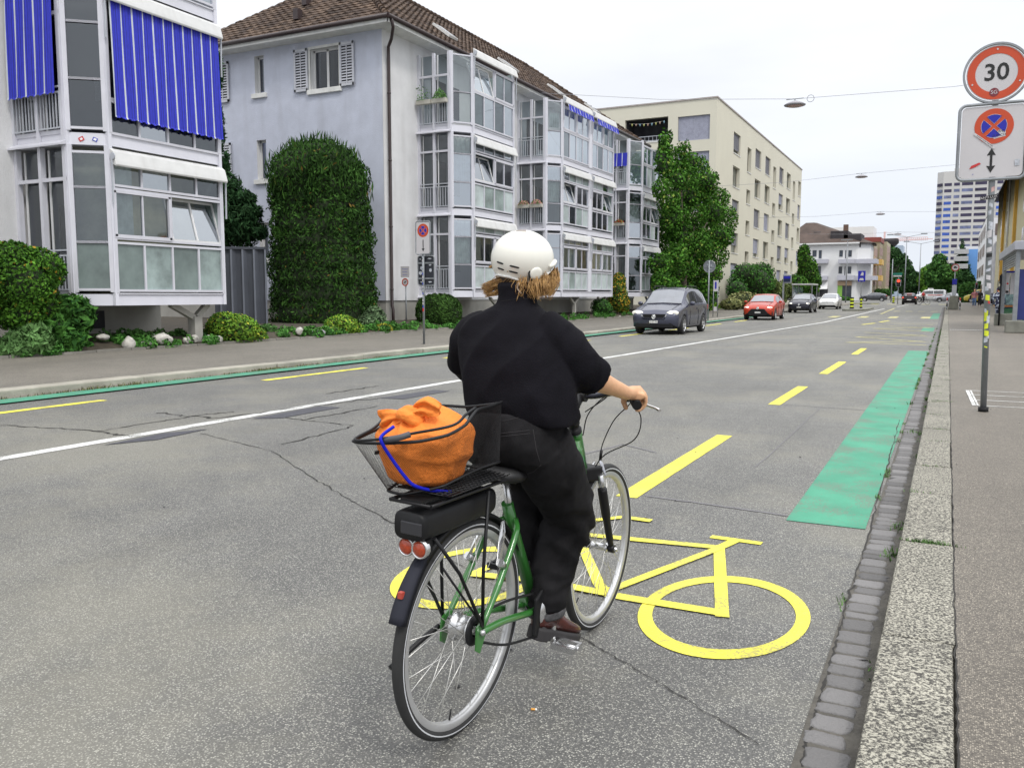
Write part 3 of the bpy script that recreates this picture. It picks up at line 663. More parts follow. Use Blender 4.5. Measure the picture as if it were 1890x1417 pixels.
# ---- near building at the left edge
XF, XC_, XB = -19.35, -17.55, -16.9; YC, YF_, YE = 12.84, 13.40, 16.67
nb = thing('apartment_building', 'pale rendered apartment building at the left edge with glazed balcony bay and blue striped awnings', 'building')
b = MB(); wallgrid(b, (XF, -8, 0), (0, 1, 0), 24.9, 1.15, 15, [], .2, (1, 0, 0)); wallgrid(b, (XF, 16.9, 0), (-1, 0, 0), 14, 1.15, 15, [], .2, (0, 1, 0)); b.build('wall', mWall, nb)
b = MB(); b.box(-33, XF-.06, -8, 16.8, -.1, 1.16); b.build('plinth', mPlinth, nb)
bv = MB(); bv.box(XF-.058, XF-.03, 14.2, 15.0, .55, 1.0).build('cellar_window', mDark, nb)
random.seed(2)
bay(nb, XF, XC_, XB, YC, YF_, [(YF_, YE)], [1.16, 4.72, 8.28], 11.9, {
  0: {'ck': ('f', 'g', 'g'), 'croom': mRoomD, 'front': {0: {'tilt': 1, 'room': mRoomG, 'rows': [(1.50, 2.58, 4, 'f'), (2.68, 3.78, 2, 'c'), (3.86, 4.42, 4, 'g')], 'cur': ((.02, .22, 2.7, 4.4),)}}},
  1: {'ck': ('g', 'g', 'g'), 'croom': mDark, 'front': {0: {'room': mRoomD, 'rows': [(5.0, 5.7, 4, 'g'), (5.75, 7.9, 4, 'g')], 'cloth': .62, 'per': 11}}},
  2: {'sky': 1, 'front': {0: {'sky': 1}}}})
sfb = blue_cloth(nb, (XF+.12, YC-.14), (XC_-.06, YC-.14), (0, -1, 0), 8.3, 5.78, 5, 'side_awning_fabric')
b = MB(); b.bar((XF+.05, YC-.1, 8.33), (XC_, YC-.1, 8.33), .12, .1); b.build('side_awning_cover', mAlu, nb)
b = MB(); b.box(-17.45, -17.2, 15.95, 16.2, .2, .85); 
for q in (15.3, 16.5): b.bar((-17.32, 16.07, .8), (-17.32, q, 1.17), .14)
b.build('bay_support', mPlinth, nb)
rack = MB()
for x in np.linspace(-17.35, -17.0, 9): rack.bar((x, 13.35, 5.75), (x, 13.35, 6.2), .012)
for z in (5.75, 5.9, 6.05, 6.2): rack.bar((-17.35, 13.35, z), (-17.0, 13.35, z), .012)
rk = rack.build('drying_rack', mRail); rk.location = (0, .12, 0)
tag(rk, 'white wire drying rack behind the glazed corner of the near building', 'drying rack')
st = thing('sticker', 'small red sticker on the white panel below the near corner window', 'sticker', group='stickers on the near bay')
# two little stickers on the chamfer band
cdir = Vector((XB-XC_, YF_-YC, 0)).normalized(); cn = Vector((cdir.y, -cdir.x, 0)); c0 = Vector((XC_, YC, 4.84))
mRed = M('sticker_red', (.5, .03, .03), .5); mBlu = M('sticker_blue', (.04, .06, .4), .5); mWh = M('sticker_white', (.75, .75, .75), .5)
def stick(root, c, u, n, s, rot, cols):
    u = Vector(u); v = Vector((0, 0, 1)) if abs(Vector(n).z) < .9 else Vector((0, 1, 0)); ca, sa = math.cos(rot), math.sin(rot); uu = u*ca+v*sa; vv = v*ca-u*sa; n = Vector(n)
    for k, (sc, m) in enumerate(cols):
        q = n*(.002*(k+1)); MB().prism([c+uu*s*a*sc+vv*s*bb*sc*.8+q*.5 for a, bb in ((-1,-1),(1,-1),(1,1),(-1,1))], n*.0015).build('sticker_layer', m, root)
stick(st, c0+cdir*.30+cn*.012+Vector((0,0,.0)), cdir, cn, .055, .5, ((1, mRed), (.5, mWh))); settle(st, c0+cdir*.3)
st = thing('sticker', 'small blue sticker on the white panel below the near corner window', 'sticker', group='stickers on the near bay')
stick(st, c0+cdir*.58+cn*.012, cdir, cn, .05, -.4, ((1, mBlu), (.6, mWh))); settle(st, c0+cdir*.58)
# ---- lilac building
XF, XC_, XB = -19.4, -17.88, -17.3; YW = 27.5
pale = 1
lb = thing('apartment_building', 'lilac apartment building with brown tiled hip roof and glazed balcony bays along the street', 'building')
U = Vector((1, 0, 0)); O = Vector((-33, YW, 0)); nS = Vector((0, -1, 0)); ux = lambda X: X+33
def hole(px0, px1, py0, py1, pyr=None):
    a = atY(px0, py0, YW); c = atY(px1, py1, YW); z1 = atY(px0, py0, YW).z; z0 = atY(px0, py1, YW).z if pyr is None else pyr
    return (ux(a.x), ux(c.x), z0, z1)
w1 = (ux(-22.85), ux(-21.45), 9.45, 11.0); w2 = (ux(-25.75), ux(-25.25), 9.6, 11.1); w3 = (ux(-25.75), ux(-25.25), 6.15, 7.75); w4 = (ux(-25.75), ux(-25.25), 2.9, 4.4); w5 = (ux(-29.2), ux(-27.9), 9.45, 11.0); w6 = (ux(-29.2), ux(-27.9), 6.1, 7.7)
b = MB(); wallgrid(b, O, U, 33-19.4, 1.2, 11.35, [w1, w2, w3, w4, w5, w6], .28, nS, 0, 1); b.mat(0)
b.quad((-33, YW, 1.2), (-33, 57, 1.2), (-33, 57, 11.35), (-33, YW, 11.35)); b.quad((-33, 57, 1.2), (-19.4, 57, 1.2), (-19.4, 57, 11.35), (-33, 57, 11.35)); b.build('end_wall', [mBlue, mWall], lb)
b = MB(); wallgrid(b, (XF, YW, 0), (0, 1, 0), 57-YW, 1.2, 11.35, [], .2, (1, 0, 0)); b.build('street_wall', mWall, lb)
MB().box(-33, XF-.05, YW+.05, 57, -.1, 1.2).build('plinth', mPlinth, lb)
MB().box(XF-.02, XF+.012, YW-.012, YW+.25, 1.2, 11.3).build('corner_strip', mWall, lb)
for i, (w_, cols) in enumerate(((w1, 2), (w2, 1), (w3, 1), (w4, 1), (w5, 2), (w6, 2))):
    f = window(lb, O, U, nS, *w_, .28, cols, .08, glass=MG('window_glass_blue', (.12, .14, .22), .10))
    s_ = MB(); s_.box(w_[0]-33-.14, w_[1]-33+.14, YW-.1, YW+.26, w_[2]-.18, w_[2]+.004); s_.build('sill', mSill, f, bevel=.01)
    if cols == 2:
        t_ = MB(); t_.box(w_[0]-33-.09, w_[1]-33+.09, YW-.025, YW+.02, w_[3], w_[3]+.1); t_.box(w_[0]-33-.09, w_[0]-33, YW-.025, YW+.02, w_[2], w_[3]); t_.box(w_[1]-33, w_[1]-33+.09, YW-.025, YW+.02, w_[2], w_[3]); t_.build('surround', mSill, f)
        for sx in (-1, 1):
            e0 = w_[0]-33-.09-.68 if sx < 0 else w_[1]-33+.09; sh = MB()
            y0 = YW-.075; z0, z1 = w_[2]-.02, w_[3]+.06
            for x in (e0+.04, e0+.64): sh.bar((x, y0, z0), (x, y0, z1), .08, .045, up=(0,1,0))
            for z in (z0+.05, z1-.05): sh.bar((e0, y0, z), (e0+.68, y0, z), .045, .1, up=(0,0,1))
            sh.bar((e0+.34, y0-.012, z0), (e0+.34, y0-.012, z1), .03, .03, up=(0,1,0))
            z = z0+.15
            while z < z1-.1: sh.add([(e0+.07, y0-.02, z-.035), (e0+.61, y0-.02, z-.035), (e0+.61, y0+.02, z+.03), (e0+.07, y0+.02, z+.03)], [(0,1,2,3)]); z += .105
            so = sh.build('shutter', M('shutter_grey', (.48, .49, .53), .6, var=.06), f)
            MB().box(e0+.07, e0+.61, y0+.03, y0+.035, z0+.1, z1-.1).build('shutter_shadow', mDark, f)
random.seed(12)
def plants(root_label, x, y, z, w_, kind, lab2):
    t_ = thing('flower_box', lab2, 'flower box', group='flower boxes on the balcony railings'); bb = MB(); bb.box(x, x+w_, y-.2, y-.02, z, z+.17); bb.build('box', M('concrete_box', (.45, .43, .38), .9, dirt=.4), t_, bevel=.012)
    lf = MB(); fl = MB(); 
    for _ in range(420 if kind != 'thin' else 120):
        a = random.uniform(0, 6.28); r = random.random()**.5; px = x+w_/2+math.cos(a)*r*w_*.5; py = y-.11+math.sin(a)*r*.16; hz = z+.15+(1-r*r)*(.42 if kind == 'bush' else .26)*random.uniform(.5, 1) if kind != 'thin' else z+.15+random.random()**2*.6
        if kind == 'thin': px += random.gauss(0, .02)
        s_ = random.uniform(.02, .045); v = Vector((px, py, hz)); d1 = Vector((random.gauss(0,1), random.gauss(0,1), random.gauss(0,1))).normalized()*s_; d2 = d1.orthogonal().normalized()*s_*.6
        tgt = fl if kind in ('pink', 'red') and random.random() < .42 else lf
        tgt.add([v-d1, v+d2, v+d1, v-d2], [(0,1,2,3)])
    lf.build('foliage', M('box_leaf', (.08, .19, .04), .7, island=True, var=.5), t_)
    if fl.v: fl.build('flowers', M('petal_'+kind, {'pink': (.75, .30, .32), 'red': (.62, .03, .02)}[kind], .7, island=True, var=.35), t_)
    settle(t_, (x+w_/2, y-.1, z))
bay(lb, XF, XC_, XB, 29.91, 30.67, [(30.67, 34.24)], [1.33, 4.60, 7.87], 10.95, {
  0: {'ck': ('g','g','g'), 'cc': ((.05,.95,2.7,4.4),), 'front': {0: {'solid': .0, 'rows': [(1.70, 2.60, 4, 'f'), (2.72, 3.86, 2, 'c'), (3.96, 4.38, 4, 'f')], 'cur': ((.03,.25,2.7,3.8),(.5,.97,2.7,3.8))}}},
  1: {'cc': ((.02,.98,6.0,7.7),), 'front': {0: {'tilt': 0, 'rows': [(4.97, 5.9, 4, 'f'), (6.02, 7.1, 2, 'c'), (7.2, 7.62, 4, 'g')]}}},
  2: {'front': {0: {'tilt': 0, 'awn': 1, 'sky': 1}}}})
bay(lb, XF, XC_, XB, 38.9, 39.62, [(39.62, 43.09), (43.5, 46.81)], [1.33, 4.60, 7.87], 10.95, {
  0: {'ck': ('f','g','g'), 'front': {0: {'cur': ((.0,.2,2.7,3.8),(.3,.7,2.7,3.8)), 'rows': [(1.70, 2.60, 4, 'f'), (2.72, 3.86, 2, 'c'), (3.96, 4.38, 4, 'g')]}, 1: {'solid': .6, 'cur': ((.4,1,2.7,3.8),)}}},
  1: {'cc': ((.02,.98,6.0,7.7),), 'front': {0: {'tilt': 0, 'solid': .5}, 1: {'tilt': 1, 'solid': .3}}},
  2: {'cc': ((.3,.9,9.6,10.3),), 'front': {0: {'awn': 1, 'sky': 1}, 1: {'awn': 1, 'sky': 1}}}})
bay(lb, XF, XC_, XB, 51.1, 52.06, [(52.06, 55.55)], [1.33, 4.60, 7.87], 10.95, {
  0: {'front': {0: {'tilt': 1, 'solid': .6}}}, 1: {'cc': ((.05,.95,5.9,7.2),), 'front': {0: {'tilt': 1, 'solid': .7}}}, 2: {'front': {0: {'solid': .3, 'sky': 1}}}})
for (ya, yb) in ((39.66, 43.0), (43.55, 46.8)): blue_cloth(lb, (XB+.28, ya), (XB+.28, yb), (1, 0, 0), 10.72, 10.42, 9, 'awning_valance')
blue_cloth(lb, (XF+.1, 51.0), (XC_-.05, 51.0), (0,-1,0), 10.1, 9.3, 4, 'side_awning_fabric')
for (x, y, z, k, lb_) in ((-19.32, 29.8, 8.95, 'thin', 'concrete flower box of thin straggly plants on the top balcony, left of the bushy one'), (-18.58, 29.8, 8.95, 'bush', 'concrete flower box with bright green bush on the top balcony'),
    (-19.30, 38.8, 5.7, 'pink', 'flower box of pink geraniums on the middle balcony, left of its twin'), (-18.6, 38.8, 5.7, 'pink', 'flower box of pink geraniums on the middle balcony, right of its twin'), (-18.7, 51.0, 5.7, 'red', 'flower box of red geraniums on the farthest glazed balcony')):
    plants(None, x, y, z, .66, k, lb_)
# bay supports under the lilac building
for y in (33.2, 42.0, 46.0, 54.6):
    b = MB(); b.bar((-17.6, y, .1), (-17.6, y, 1.0), .16); b.bar((-17.6, y, .95), (-17.6, y-.6, 1.3), .1); b.bar((-17.6, y, .95), (-17.6, y+.6, 1.3), .1)
    b.build('bay_support', mPlinth, lb)
# roof: soffit, fascia, gutter, tiles
ex, ey, ez = -18.7, 26.85, 11.5; ry0, ry1, rx, rz = 32.6, 50.8, -24.6, 15.9; ex2, ey2 = 2*rx-ex, 57.7
b = MB(); b.poly([(ex, ey, 11.34), (ex, ey2, 11.34), (ex2, ey2, 11.34), (ex2, ey, 11.34)]); b.box(ex-.03, ex, ey, ey2, 11.33, 11.52); b.box(ex2, ex, ey, ey+.03, 11.33, 11.52); b.build('soffit', mSill, lb, fix=False)
rf = MB(); E0, E1, E2, E3 = (ex, ey, ez), (ex, ey2, ez), (ex2, ey2, ez), (ex2, ey, ez); R0_, R1_ = (rx, ry0, rz), (rx, ry1, rz)
for p in ((E0, E1, R1_, R0_), (E3, E0, R0_), (E2, E3, R0_, R1_), (E1, E2, R1_)): rf.poly([Vector(q)-Vector((0,0,.03)) for q in p])
roof = rf.build('roof', M('roof_underlay', (.06, .04, .035), .9), lb, fix=False)
random.seed(31); tb = MB(); tiles(tb, [E0, E1, R1_, R0_]); tiles(tb, [E3, E0, R0_]); tb.build('roof_tiles', mTile, roof, fix=False)
rt_ = MB()
for a, c in ((E0, R0_), (R0_, R1_), (E1, R1_)):
    a, c = Vector(a), Vector(c); n_ = int((c-a).length/.38)
    for i in range(n_): p = a.lerp(c, i/n_); q = a.lerp(c, (i+1)/n_); rt_.tube([p+Vector((0,0,.05)), q+Vector((0,0,.03))], [.13, .10], 8)
rt_.build('ridge_tiles', mTile, roof)
sl = (Vector((rx, 0, rz))-Vector((ex, 0, ez))).normalized(); sn = Vector((-sl.z, 0, sl.x)); sn = sn if sn.z > 0 else -sn
for (yy, xx) in ((34.3, -20.6), (40.6, -20.6), (46.8, -20.6), (53.0, -20.8)):
    t0 = (ex-xx)/(ex-rx); base = Vector((xx, yy, ez+(rz-ez)*t0)); k = MB(); Uy = Vector((0, 1, 0))
    for d0, hh in ((0, 1.1),):
        k.prism([base+sn*.05, base+sn*.05+Uy*.75, base+sn*.05+Uy*.75+sl*hh, base+sn*.05+sl*hh], sn*.1)
    kk = k.build('skylight', mSill, roof); MB().prism([base+sn*.155+Uy*.06+sl*.06, base+sn*.155+Uy*.69+sl*.06, base+sn*.155+Uy*.69+sl*1.04, base+sn*.155+Uy*.06+sl*1.04], sn*.006).build('skylight_pane', M('sky_pane', (.03, .035, .045), .05, spec=.8), roof)
for xx in (-24.6, -23.9):   # vent stubs on the hip end
    t0 = (.75 if xx < -24 else .35); c = Vector((xx, ey+(ry0-ey)*t0*.6, ez+(rz-ez)*t0*.6)); MB().box(c.x-.12, c.x+.12, c.y-.15, c.y+.15, c.z, c.z+.42).build('vent', mTin, roof)
b = MB(); gx = ex+.07
for a, c in (((gx, ey-.07, 11.53), (gx, ey2, 11.53)), ((gx, ey-.07, 11.53), (ex2, ey-.07, 11.53))): b.tube([a, c], .085, 10)
b.build('gutter', mTin, lb)
b = MB(); b.tube([(-18.63, 27.0, 11.5), (-18.66, 27.15, 11.2), (-18.95, 27.45, 10.9), (-19.28, 27.72, 10.72), (-19.29, 27.74, 10.4), (-19.29, 27.74, 1.0), (-19.22, 27.7, .85), (-19.22, 27.7, .1)], .062, 10)
for z in (9, 6.5, 4, 1.6): b.cyl((-19.29, 27.74, z), (-19.29, 27.74, z+.06), .075, 10)
b.build('downpipe', mTin, lb)
# ---- dark corrugated fence between the two buildings
mCor = M('dark_sheet_metal', (.075, .082, .10), .5, var=.15, scale=1, dirt=.3, metal=.2)
fe = thing('metal_fence', 'tall dark grey corrugated metal fence between the two apartment buildings', 'fence')
A = Vector((-18.2, 17.6, 0)); B = Vector((-19.35, 27.2, 0)); U = (B-A).normalized(); nn = Vector((U.y, -U.x, 0)); W = (B-A).length; b = MB(); u = 0; prof = [(0, 0), (.17, 0), (.20, .10), (.26, .10), (.38, 0)]; pts = []
A = atY(398, 600, 21.8); B = atY(497, 600, 22.8); A.z = B.z = 0; U = (B-A).normalized(); nn = Vector((U.y, -U.x, 0)); W = (B-A).length
while u < W:
    for a, c in prof[:-1]: pts.append(A+U*(u+a)+nn*c)
    u += .38
z0, z1 = .1, 2.98
for i in range(len(pts)-1): b.quad(pts[i]+Vector((0,0,z0)), pts[i+1]+Vector((0,0,z0)), pts[i+1]+Vector((0,0,z1)), pts[i]+Vector((0,0,z1)))
b.mi = [1 if i % 4 == 2 else 0 for i in range(len(b.f))]; b.build('corrugated_sheet', [mCor, M('sheet_metal_ridge_lit', (.17, .185, .22), .45, var=.1, scale=1)], fe, fix=False); b = MB(); b.bar(A+Vector((0,0,z1+.03))+nn*.03, B+Vector((0,0,z1+.03))+nn*.03, .16, .08); b.build('cap_rail', mCor, fe); settle(fe, A)  # ridge faces take a lighter sheet colour, light on the ribs painted in
# ---- cream block beyond
mCream = M('cream_render', (.60, .575, .475), .9, var=.03, scale=.4, bump=.2, bscale=30)
mBlindG = M('roller_blind_grey', (.20, .20, .23), .6, var=.1); mBlindL = M('venetian_blind_pale', (.33, .34, .42), .5, var=.15)
cb = thing('apartment_block', 'cream rendered modern apartment block with deep windows and flat roof beyond the lilac building', 'building')
X0 = -18.9; Y0_, Y1_ = 77.2, 126.3; holes = []; spec_ = []; random.seed(8)
cols = [(84.0, 87.0, 'w'), (90.4, 92.3, 't'), (94.4, 97.5, 'w'), (100.0, 103.0, 'w'), (104.9, 106.8, 't'), (108.9, 111.9, 'w'), (114.3, 117.3, 'w'), (119.2, 121.0, 't'), (123.6, 125.8, 'w')]
for r, zs in enumerate((15.0, 11.85, 8.7, 5.55, 2.6)):
    for (a, c, k) in cols:
        if k == 'w': hh = (a-Y0_, c-Y0_, zs, zs+1.95)
        else: hh = (a-Y0_, c-Y0_, 14.0 if r == 0 else zs-1.05, 16.45 if r == 0 else zs+.4)
        holes.append(hh); spec_.append((r, k))
O = Vector((X0, Y0_, 0)); b = MB(); wallgrid(b, O, (0, 1, 0), Y1_-Y0_, 0, 18.7, holes, .38, (1, 0, 0))
e_log = (33-27.4, 33-23.3, 15.4, 17.5); e_b1 = (33-22.4, 33-19.5, 15.2, 17.35); e_b2 = (33-22.4, 33-19.5, 12.05, 14.2); e_b3 = (33-22.4, 33-19.5, 8.9, 11.05); e_l2 = (33-27.4, 33-23.3, 12.25, 14.3)
Oe = Vector((-33, Y0_, 0)); wallgrid(b, Oe, (1, 0, 0), 33+X0, 0, 18.7, [e_log, e_b1, e_b2, e_b3, e_l2], .38, (0, -1, 0))
b.quad((-33, Y0_, 18.6), (X0, Y0_, 18.6), (X0, Y1_, 18.6), (-33, Y1_, 18.6)); b.quad((-33, Y1_, 0), (X0, Y1_, 0), (X0, Y1_, 18.7), (-33, Y1_, 18.7)); b.build('wall', mCream, cb, fix=False)
b = MB(); b.box(-33.1, X0+.08, Y0_-.08, Y1_+.08, 18.7, 18.82); b.build('roof_edge', M('roof_flashing', (.34, .30, .28), .5), cb)
for hh, (r, k) in zip(holes, spec_):
    bl = random.choice((mBlindG, mBlindG, mBlindL, None)) if k == 'w' else None
    f = window(cb, O, (0, 1, 0), (1, 0, 0), *hh, .38, 1 if k != 'w' else 2, .1, frame=M('bronze_frame', (.20, .18, .14), .5), blind=bl, blindh=random.choice((1, 1, .75, .6)))
    MB().box(X0-.3, X0+.05, Y0_+hh[0]-.05, Y0_+hh[1]+.05, hh[2]-.08, hh[2]+.003).build('sill', mSill, f)
for e in (e_b1, e_b2, e_b3): window(cb, Oe, (1, 0, 0), (0, -1, 0), *e, .38, 2, .1, blind=mBlindL)
for e in (e_log, e_l2):
    u0, u1, z0, z1 = e; k = MB(); k.quad(Oe+Vector((u0, 2.5, z0)), Oe+Vector((u1, 2.5, z0)), Oe+Vector((u1, 2.5, z1)), Oe+Vector((u0, 2.5, z1)))
    for uu in (u0, u1): k.quad(Oe+Vector((uu, .38, z0)), Oe+Vector((uu, 2.5, z0)), Oe+Vector((uu, 2.5, z1)), Oe+Vector((uu, .38, z1)))
    k.quad(Oe+Vector((u0, .38, z1)), Oe+Vector((u1, .38, z1)), Oe+Vector((u1, 2.5, z1)), Oe+Vector((u0, 2.5, z1))); k.quad(Oe+Vector((u0, .38, z0)), Oe+Vector((u1, .38, z0)), Oe+Vector((u1, 2.5, z0)), Oe+Vector((u0, 2.5, z0)))
    lg = k.build('loggia', mDark, cb, fix=False); r_ = MB(); 
    for z in (z0+.1, z0+.5): r_.bar(Oe+Vector((u0, .2, z)), Oe+Vector((u1, .2, z)), .05)
    for i in range(12): r_.bar(Oe+Vector((u0+(u1-u0)*i/11, .2, z0)), Oe+Vector((u0+(u1-u0)*i/11, .2, z0+.5)), .03)
    r_.build('loggia_railing', mRail, lg); MB().box(-33+u0-.05, -33+u1+.05, Y0_-.06, Y0_+.3, z0-.1, z0+.003).build('sill', mSill, lg)
pn = thing('pennant_string', 'string of small coloured pennants across the top floor loggia of the cream block', 'bunting'); k0 = Oe+Vector((e_log[0], .3, 17.2))
for i in range(9):
    c = k0+Vector((.5+i*.38, 0, -.12*math.sin(i/8*math.pi))); MB().prism([c, c+Vector((.17, 0, 0)), c+Vector((.085, 0, -.24))], (0, .01, 0)).build('pennant', [M('pen_y', (.6, .6, .2)), M('pen_o', (.6, .4, .3)), M('pen_b', (.3, .5, .6))][i % 3], pn)
MB().tube([k0+Vector((.3+i*.38, .005, .01-.12*math.sin(i/9*math.pi))) for i in range(10)], .008, 5).build('string', mWh, pn); settle(pn, k0)
# ================================================================ GARDENS, HEDGES, TREES
mSoil = M('garden_soil', (.055, .045, .03), .95, var=.4, scale=4, bump=1, bscale=20)
b = MB(); ys = [-10, 0, 5, 10, 15, 20, 25, 30, 40, 55, 76]
for i in range(len(ys)-1):
    a, c = ys[i], ys[i+1]
    for (x0, x1, h0, h1) in ((-16.98, -17.6, .12, .32), (-17.6, -19.0, .32, .42), (-19.0, -36, .42, .45)):
        b.quad((x0, a, h0+zg(a)), (x0, c, h0+zg(c)), (x1, c, h1+zg(c)), (x1, a, h1+zg(a)))
tag(b.build('garden_ground', mSoil), kind='structure')
b = MB(); y = -8; random.seed(41)
while y < 76:
    ln = random.uniform(.9, 1.1); b.box(-17.04, -16.95, y, y+ln-.02, -.02, zg(y)+.17+random.uniform(-.01, .015)); y += ln
tag(b.build('garden_edging', M('edging_stone', (.20, .19, .165), .9, var=.3, scale=2, dirt=.4)), kind='structure')
def leafmat(name, dark, light, accent=None, frac=.04, rough=.75, trans=.0):
    if name in MATS: return MATS[name]
    m = bpy.data.materials.new(name); m.use_nodes = True; MATS[name] = m; n = m.node_tree.nodes; l = m.node_tree.links; b = n['Principled BSDF']
    g = n.new('ShaderNodeNewGeometry'); r = n.new('ShaderNodeValToRGB'); l.new(g.outputs['Random Per Island'], r.inputs[0])
    r.color_ramp.elements[0].color = dark+(1,); r.color_ramp.elements[1].color = light+(1,); r.color_ramp.elements[1].position = 1-frac if accent else 1
    if accent: e = r.color_ramp.elements.new(1-frac*.5); e.color = accent+(1,)
    t = n.new('ShaderNodeTexCoord'); x = n.new('ShaderNodeTexNoise'); x.inputs['Scale'].default_value = 1.6; x.inputs['Detail'].default_value = 4; l.new(t.outputs['Object'], x.inputs['Vector'])
    mr_ = n.new('ShaderNodeMapRange'); l.new(x.outputs[0], mr_.inputs[0]); mr_.inputs[1].default_value = .35; mr_.inputs[2].default_value = .65; mr_.inputs[3].default_value = .7; mr_.inputs[4].default_value = 1.35
    s = n.new('ShaderNodeVectorMath'); s.operation = 'SCALE'; l.new(r.outputs[0], s.inputs[0]); l.new(mr_.outputs[0], s.inputs['Scale']); l.new(s.outputs[0], b.inputs['Base Color'])
    b.inputs['Roughness'].default_value = rough; b.inputs['Specular IOR Level'].default_value = .12; b.inputs['Transmission Weight'].default_value = trans; return m
def leaves(name, parent, clumps, n, size, mat, elong=1.7, shell=.16, outward=.7, zmin=None, squash=None, seed=0, up=0.0):
    r = np.random.default_rng(seed+1); cl = np.array(clumps, float); wgt = cl[:, 3]*cl[:, 4]+cl[:, 4]*cl[:, 5]+cl[:, 3]*cl[:, 5]; idx = r.choice(len(cl), n, p=wgt/wgt.sum())
    d = r.normal(size=(n, 3)); d /= np.linalg.norm(d, axis=1)[:, None]; c = cl[idx]
    ds = d if squash is None else np.sign(d)*np.abs(d)**squash
    rad = 1-np.abs(r.normal(0, shell, n))+np.abs(r.normal(0, .03, n)); p = c[:, :3]+ds*c[:, 3:6]*rad[:, None]
    nrm = d*outward+r.normal(0, .55, (n, 3)); nrm /= np.linalg.norm(nrm, axis=1)[:, None]
    t = np.cross(nrm, r.normal(size=(n, 3))); t[:, 2] += up; t /= np.linalg.norm(t, axis=1)[:, None]; s = np.cross(nrm, t)
    sz = size*r.uniform(.55, 1.25, n)[:, None]; a = t*sz*elong*.5; w_ = s*sz*.5; bend = nrm*sz*.12
    if zmin is not None: keep = p[:, 2] > zmin; p, a, w_, bend = p[keep], a[keep], w_[keep], bend[keep]; n = len(p)
    V = np.stack([p-a-bend, p+w_+bend, p+a-bend, p-w_+bend], 1).reshape(-1, 3)
    me = bpy.data.meshes.new(name); me.vertices.add(4*n); me.vertices.foreach_set('co', V.ravel()); me.loops.add(4*n); me.loops.foreach_set('vertex_index', np.arange(4*n))
    me.polygons.add(n); me.polygons.foreach_set('loop_start', np.arange(n)*4); me.polygons.foreach_set('loop_total', np.full(n, 4)); me.materials.append(mat); me.update(); me.validate()
    o = bpy.data.objects.new(name, me); COL.objects.link(o); o.parent = parent; return o
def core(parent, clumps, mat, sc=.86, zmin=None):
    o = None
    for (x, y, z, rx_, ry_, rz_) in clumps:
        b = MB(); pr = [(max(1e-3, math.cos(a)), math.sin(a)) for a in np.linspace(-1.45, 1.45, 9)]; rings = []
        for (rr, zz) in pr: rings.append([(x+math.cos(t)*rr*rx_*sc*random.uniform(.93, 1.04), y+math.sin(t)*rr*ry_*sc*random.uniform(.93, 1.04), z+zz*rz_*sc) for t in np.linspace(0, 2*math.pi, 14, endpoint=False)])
        b.loft(rings); o = b.build('shade_core', mat, parent)  # opaque blob filling the foliage, inner shade put into its dark colour
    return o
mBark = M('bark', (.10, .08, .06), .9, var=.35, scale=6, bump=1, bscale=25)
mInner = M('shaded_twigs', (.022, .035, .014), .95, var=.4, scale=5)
def shrub(name, label, cat, clumps, n, size, mat, base, group=None, stem=True, **kw):
    t = thing(name, label, cat, group=group); leaves('foliage', t, clumps, n, size, mat, **kw)
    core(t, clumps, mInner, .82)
    if stem:
        b = MB(); bx, by, bz = base
        for c in clumps[:4]: b.tube([(bx, by, bz-.05), (bx*.6+c[0]*.4, by*.6+c[1]*.4, bz*.5+c[2]*.5), (c[0], c[1], c[2]+c[5]*.4)], [.035, .025, .012], 6)
        b.build('stem', mBark, t)
    settle(t, base); return t
def blob(px, py, X, w_, h_, d_=None):
    """ellipsoid centred on survey pixel px,py at the plane X; w_,h_ pixel sizes turned into metres at that depth"""
    p = atX(px, py, X); k = (p-CAM).dot(FW)/F; return (p.x, p.y, p.z, (d_ or w_*k*.5), w_*k*.5*1.05, h_*k*.5)
yew = leafmat('yew_needles', (.004, .018, .003), (.048, .118, .020), (.20, .13, .03), .012); yewB = leafmat('ball_yew_needles', (.018, .045, .01), (.06, .13, .025))
laur = leafmat('laurel_leaves', (.012, .05, .010), (.075, .20, .035)); hed = leafmat('hedge_leaves', (.008, .038, .005), (.095, .23, .025), (.40, .24, .03), .02)
euo = leafmat('euonymus_leaves', (.05, .16, .02), (.22, .36, .04), (.42, .42, .05), .1); grn = leafmat('ground_leaves', (.03, .10, .02), (.10, .27, .05)); greyg = leafmat('grey_green_leaves', (.06, .11, .05), (.16, .24, .12))
lime = leafmat('lime_leaves', (.006, .030, .003), (.085, .225, .026), (.20, .26, .05), .06); fir = leafmat('dark_conifer', (.01, .035, .012), (.035, .085, .03))
# big clipped yew column
random.seed(50); Yh = 25.0
p0 = atY(598, 560, Yh); k = (p0-CAM).dot(FW)/F; R_ = 103*k; cx = p0.x; t = thing('clipped_yew', 'tall dark green clipped yew column in front of the lilac end wall', 'hedge')
zt = atY(590, 262, Yh).z; cl = []
nlev = 9
for i in range(nlev):
    f = i/(nlev-1); z = .4+f*(zt-1.5-.4); rr = R_*(1.0-.13*f) - (.0 if i < nlev-1 else .15); cl.append((cx-.0-.10*f*1.2, Yh, z+.4, rr, rr*.85, 1.15))
cl += [(cx-.22, Yh, zt-1.15, R_*.84, R_*.8, 1.1), (cx-.5, Yh, zt-.85, R_*.5, R_*.5, .8), (cx+.15, Yh, zt-1.0, R_*.5, R_*.5, .7)]
for _ in range(26): f = random.random(); a = random.uniform(0, 6.28); rr = R_*(1-.13*f)*.93; s_ = random.uniform(.22, .42); cl.append((cx-.1*f+math.cos(a)*rr, Yh+math.sin(a)*rr*.85, .9+f*(zt-2.0), s_, s_, s_*random.uniform(1, 1.8)))
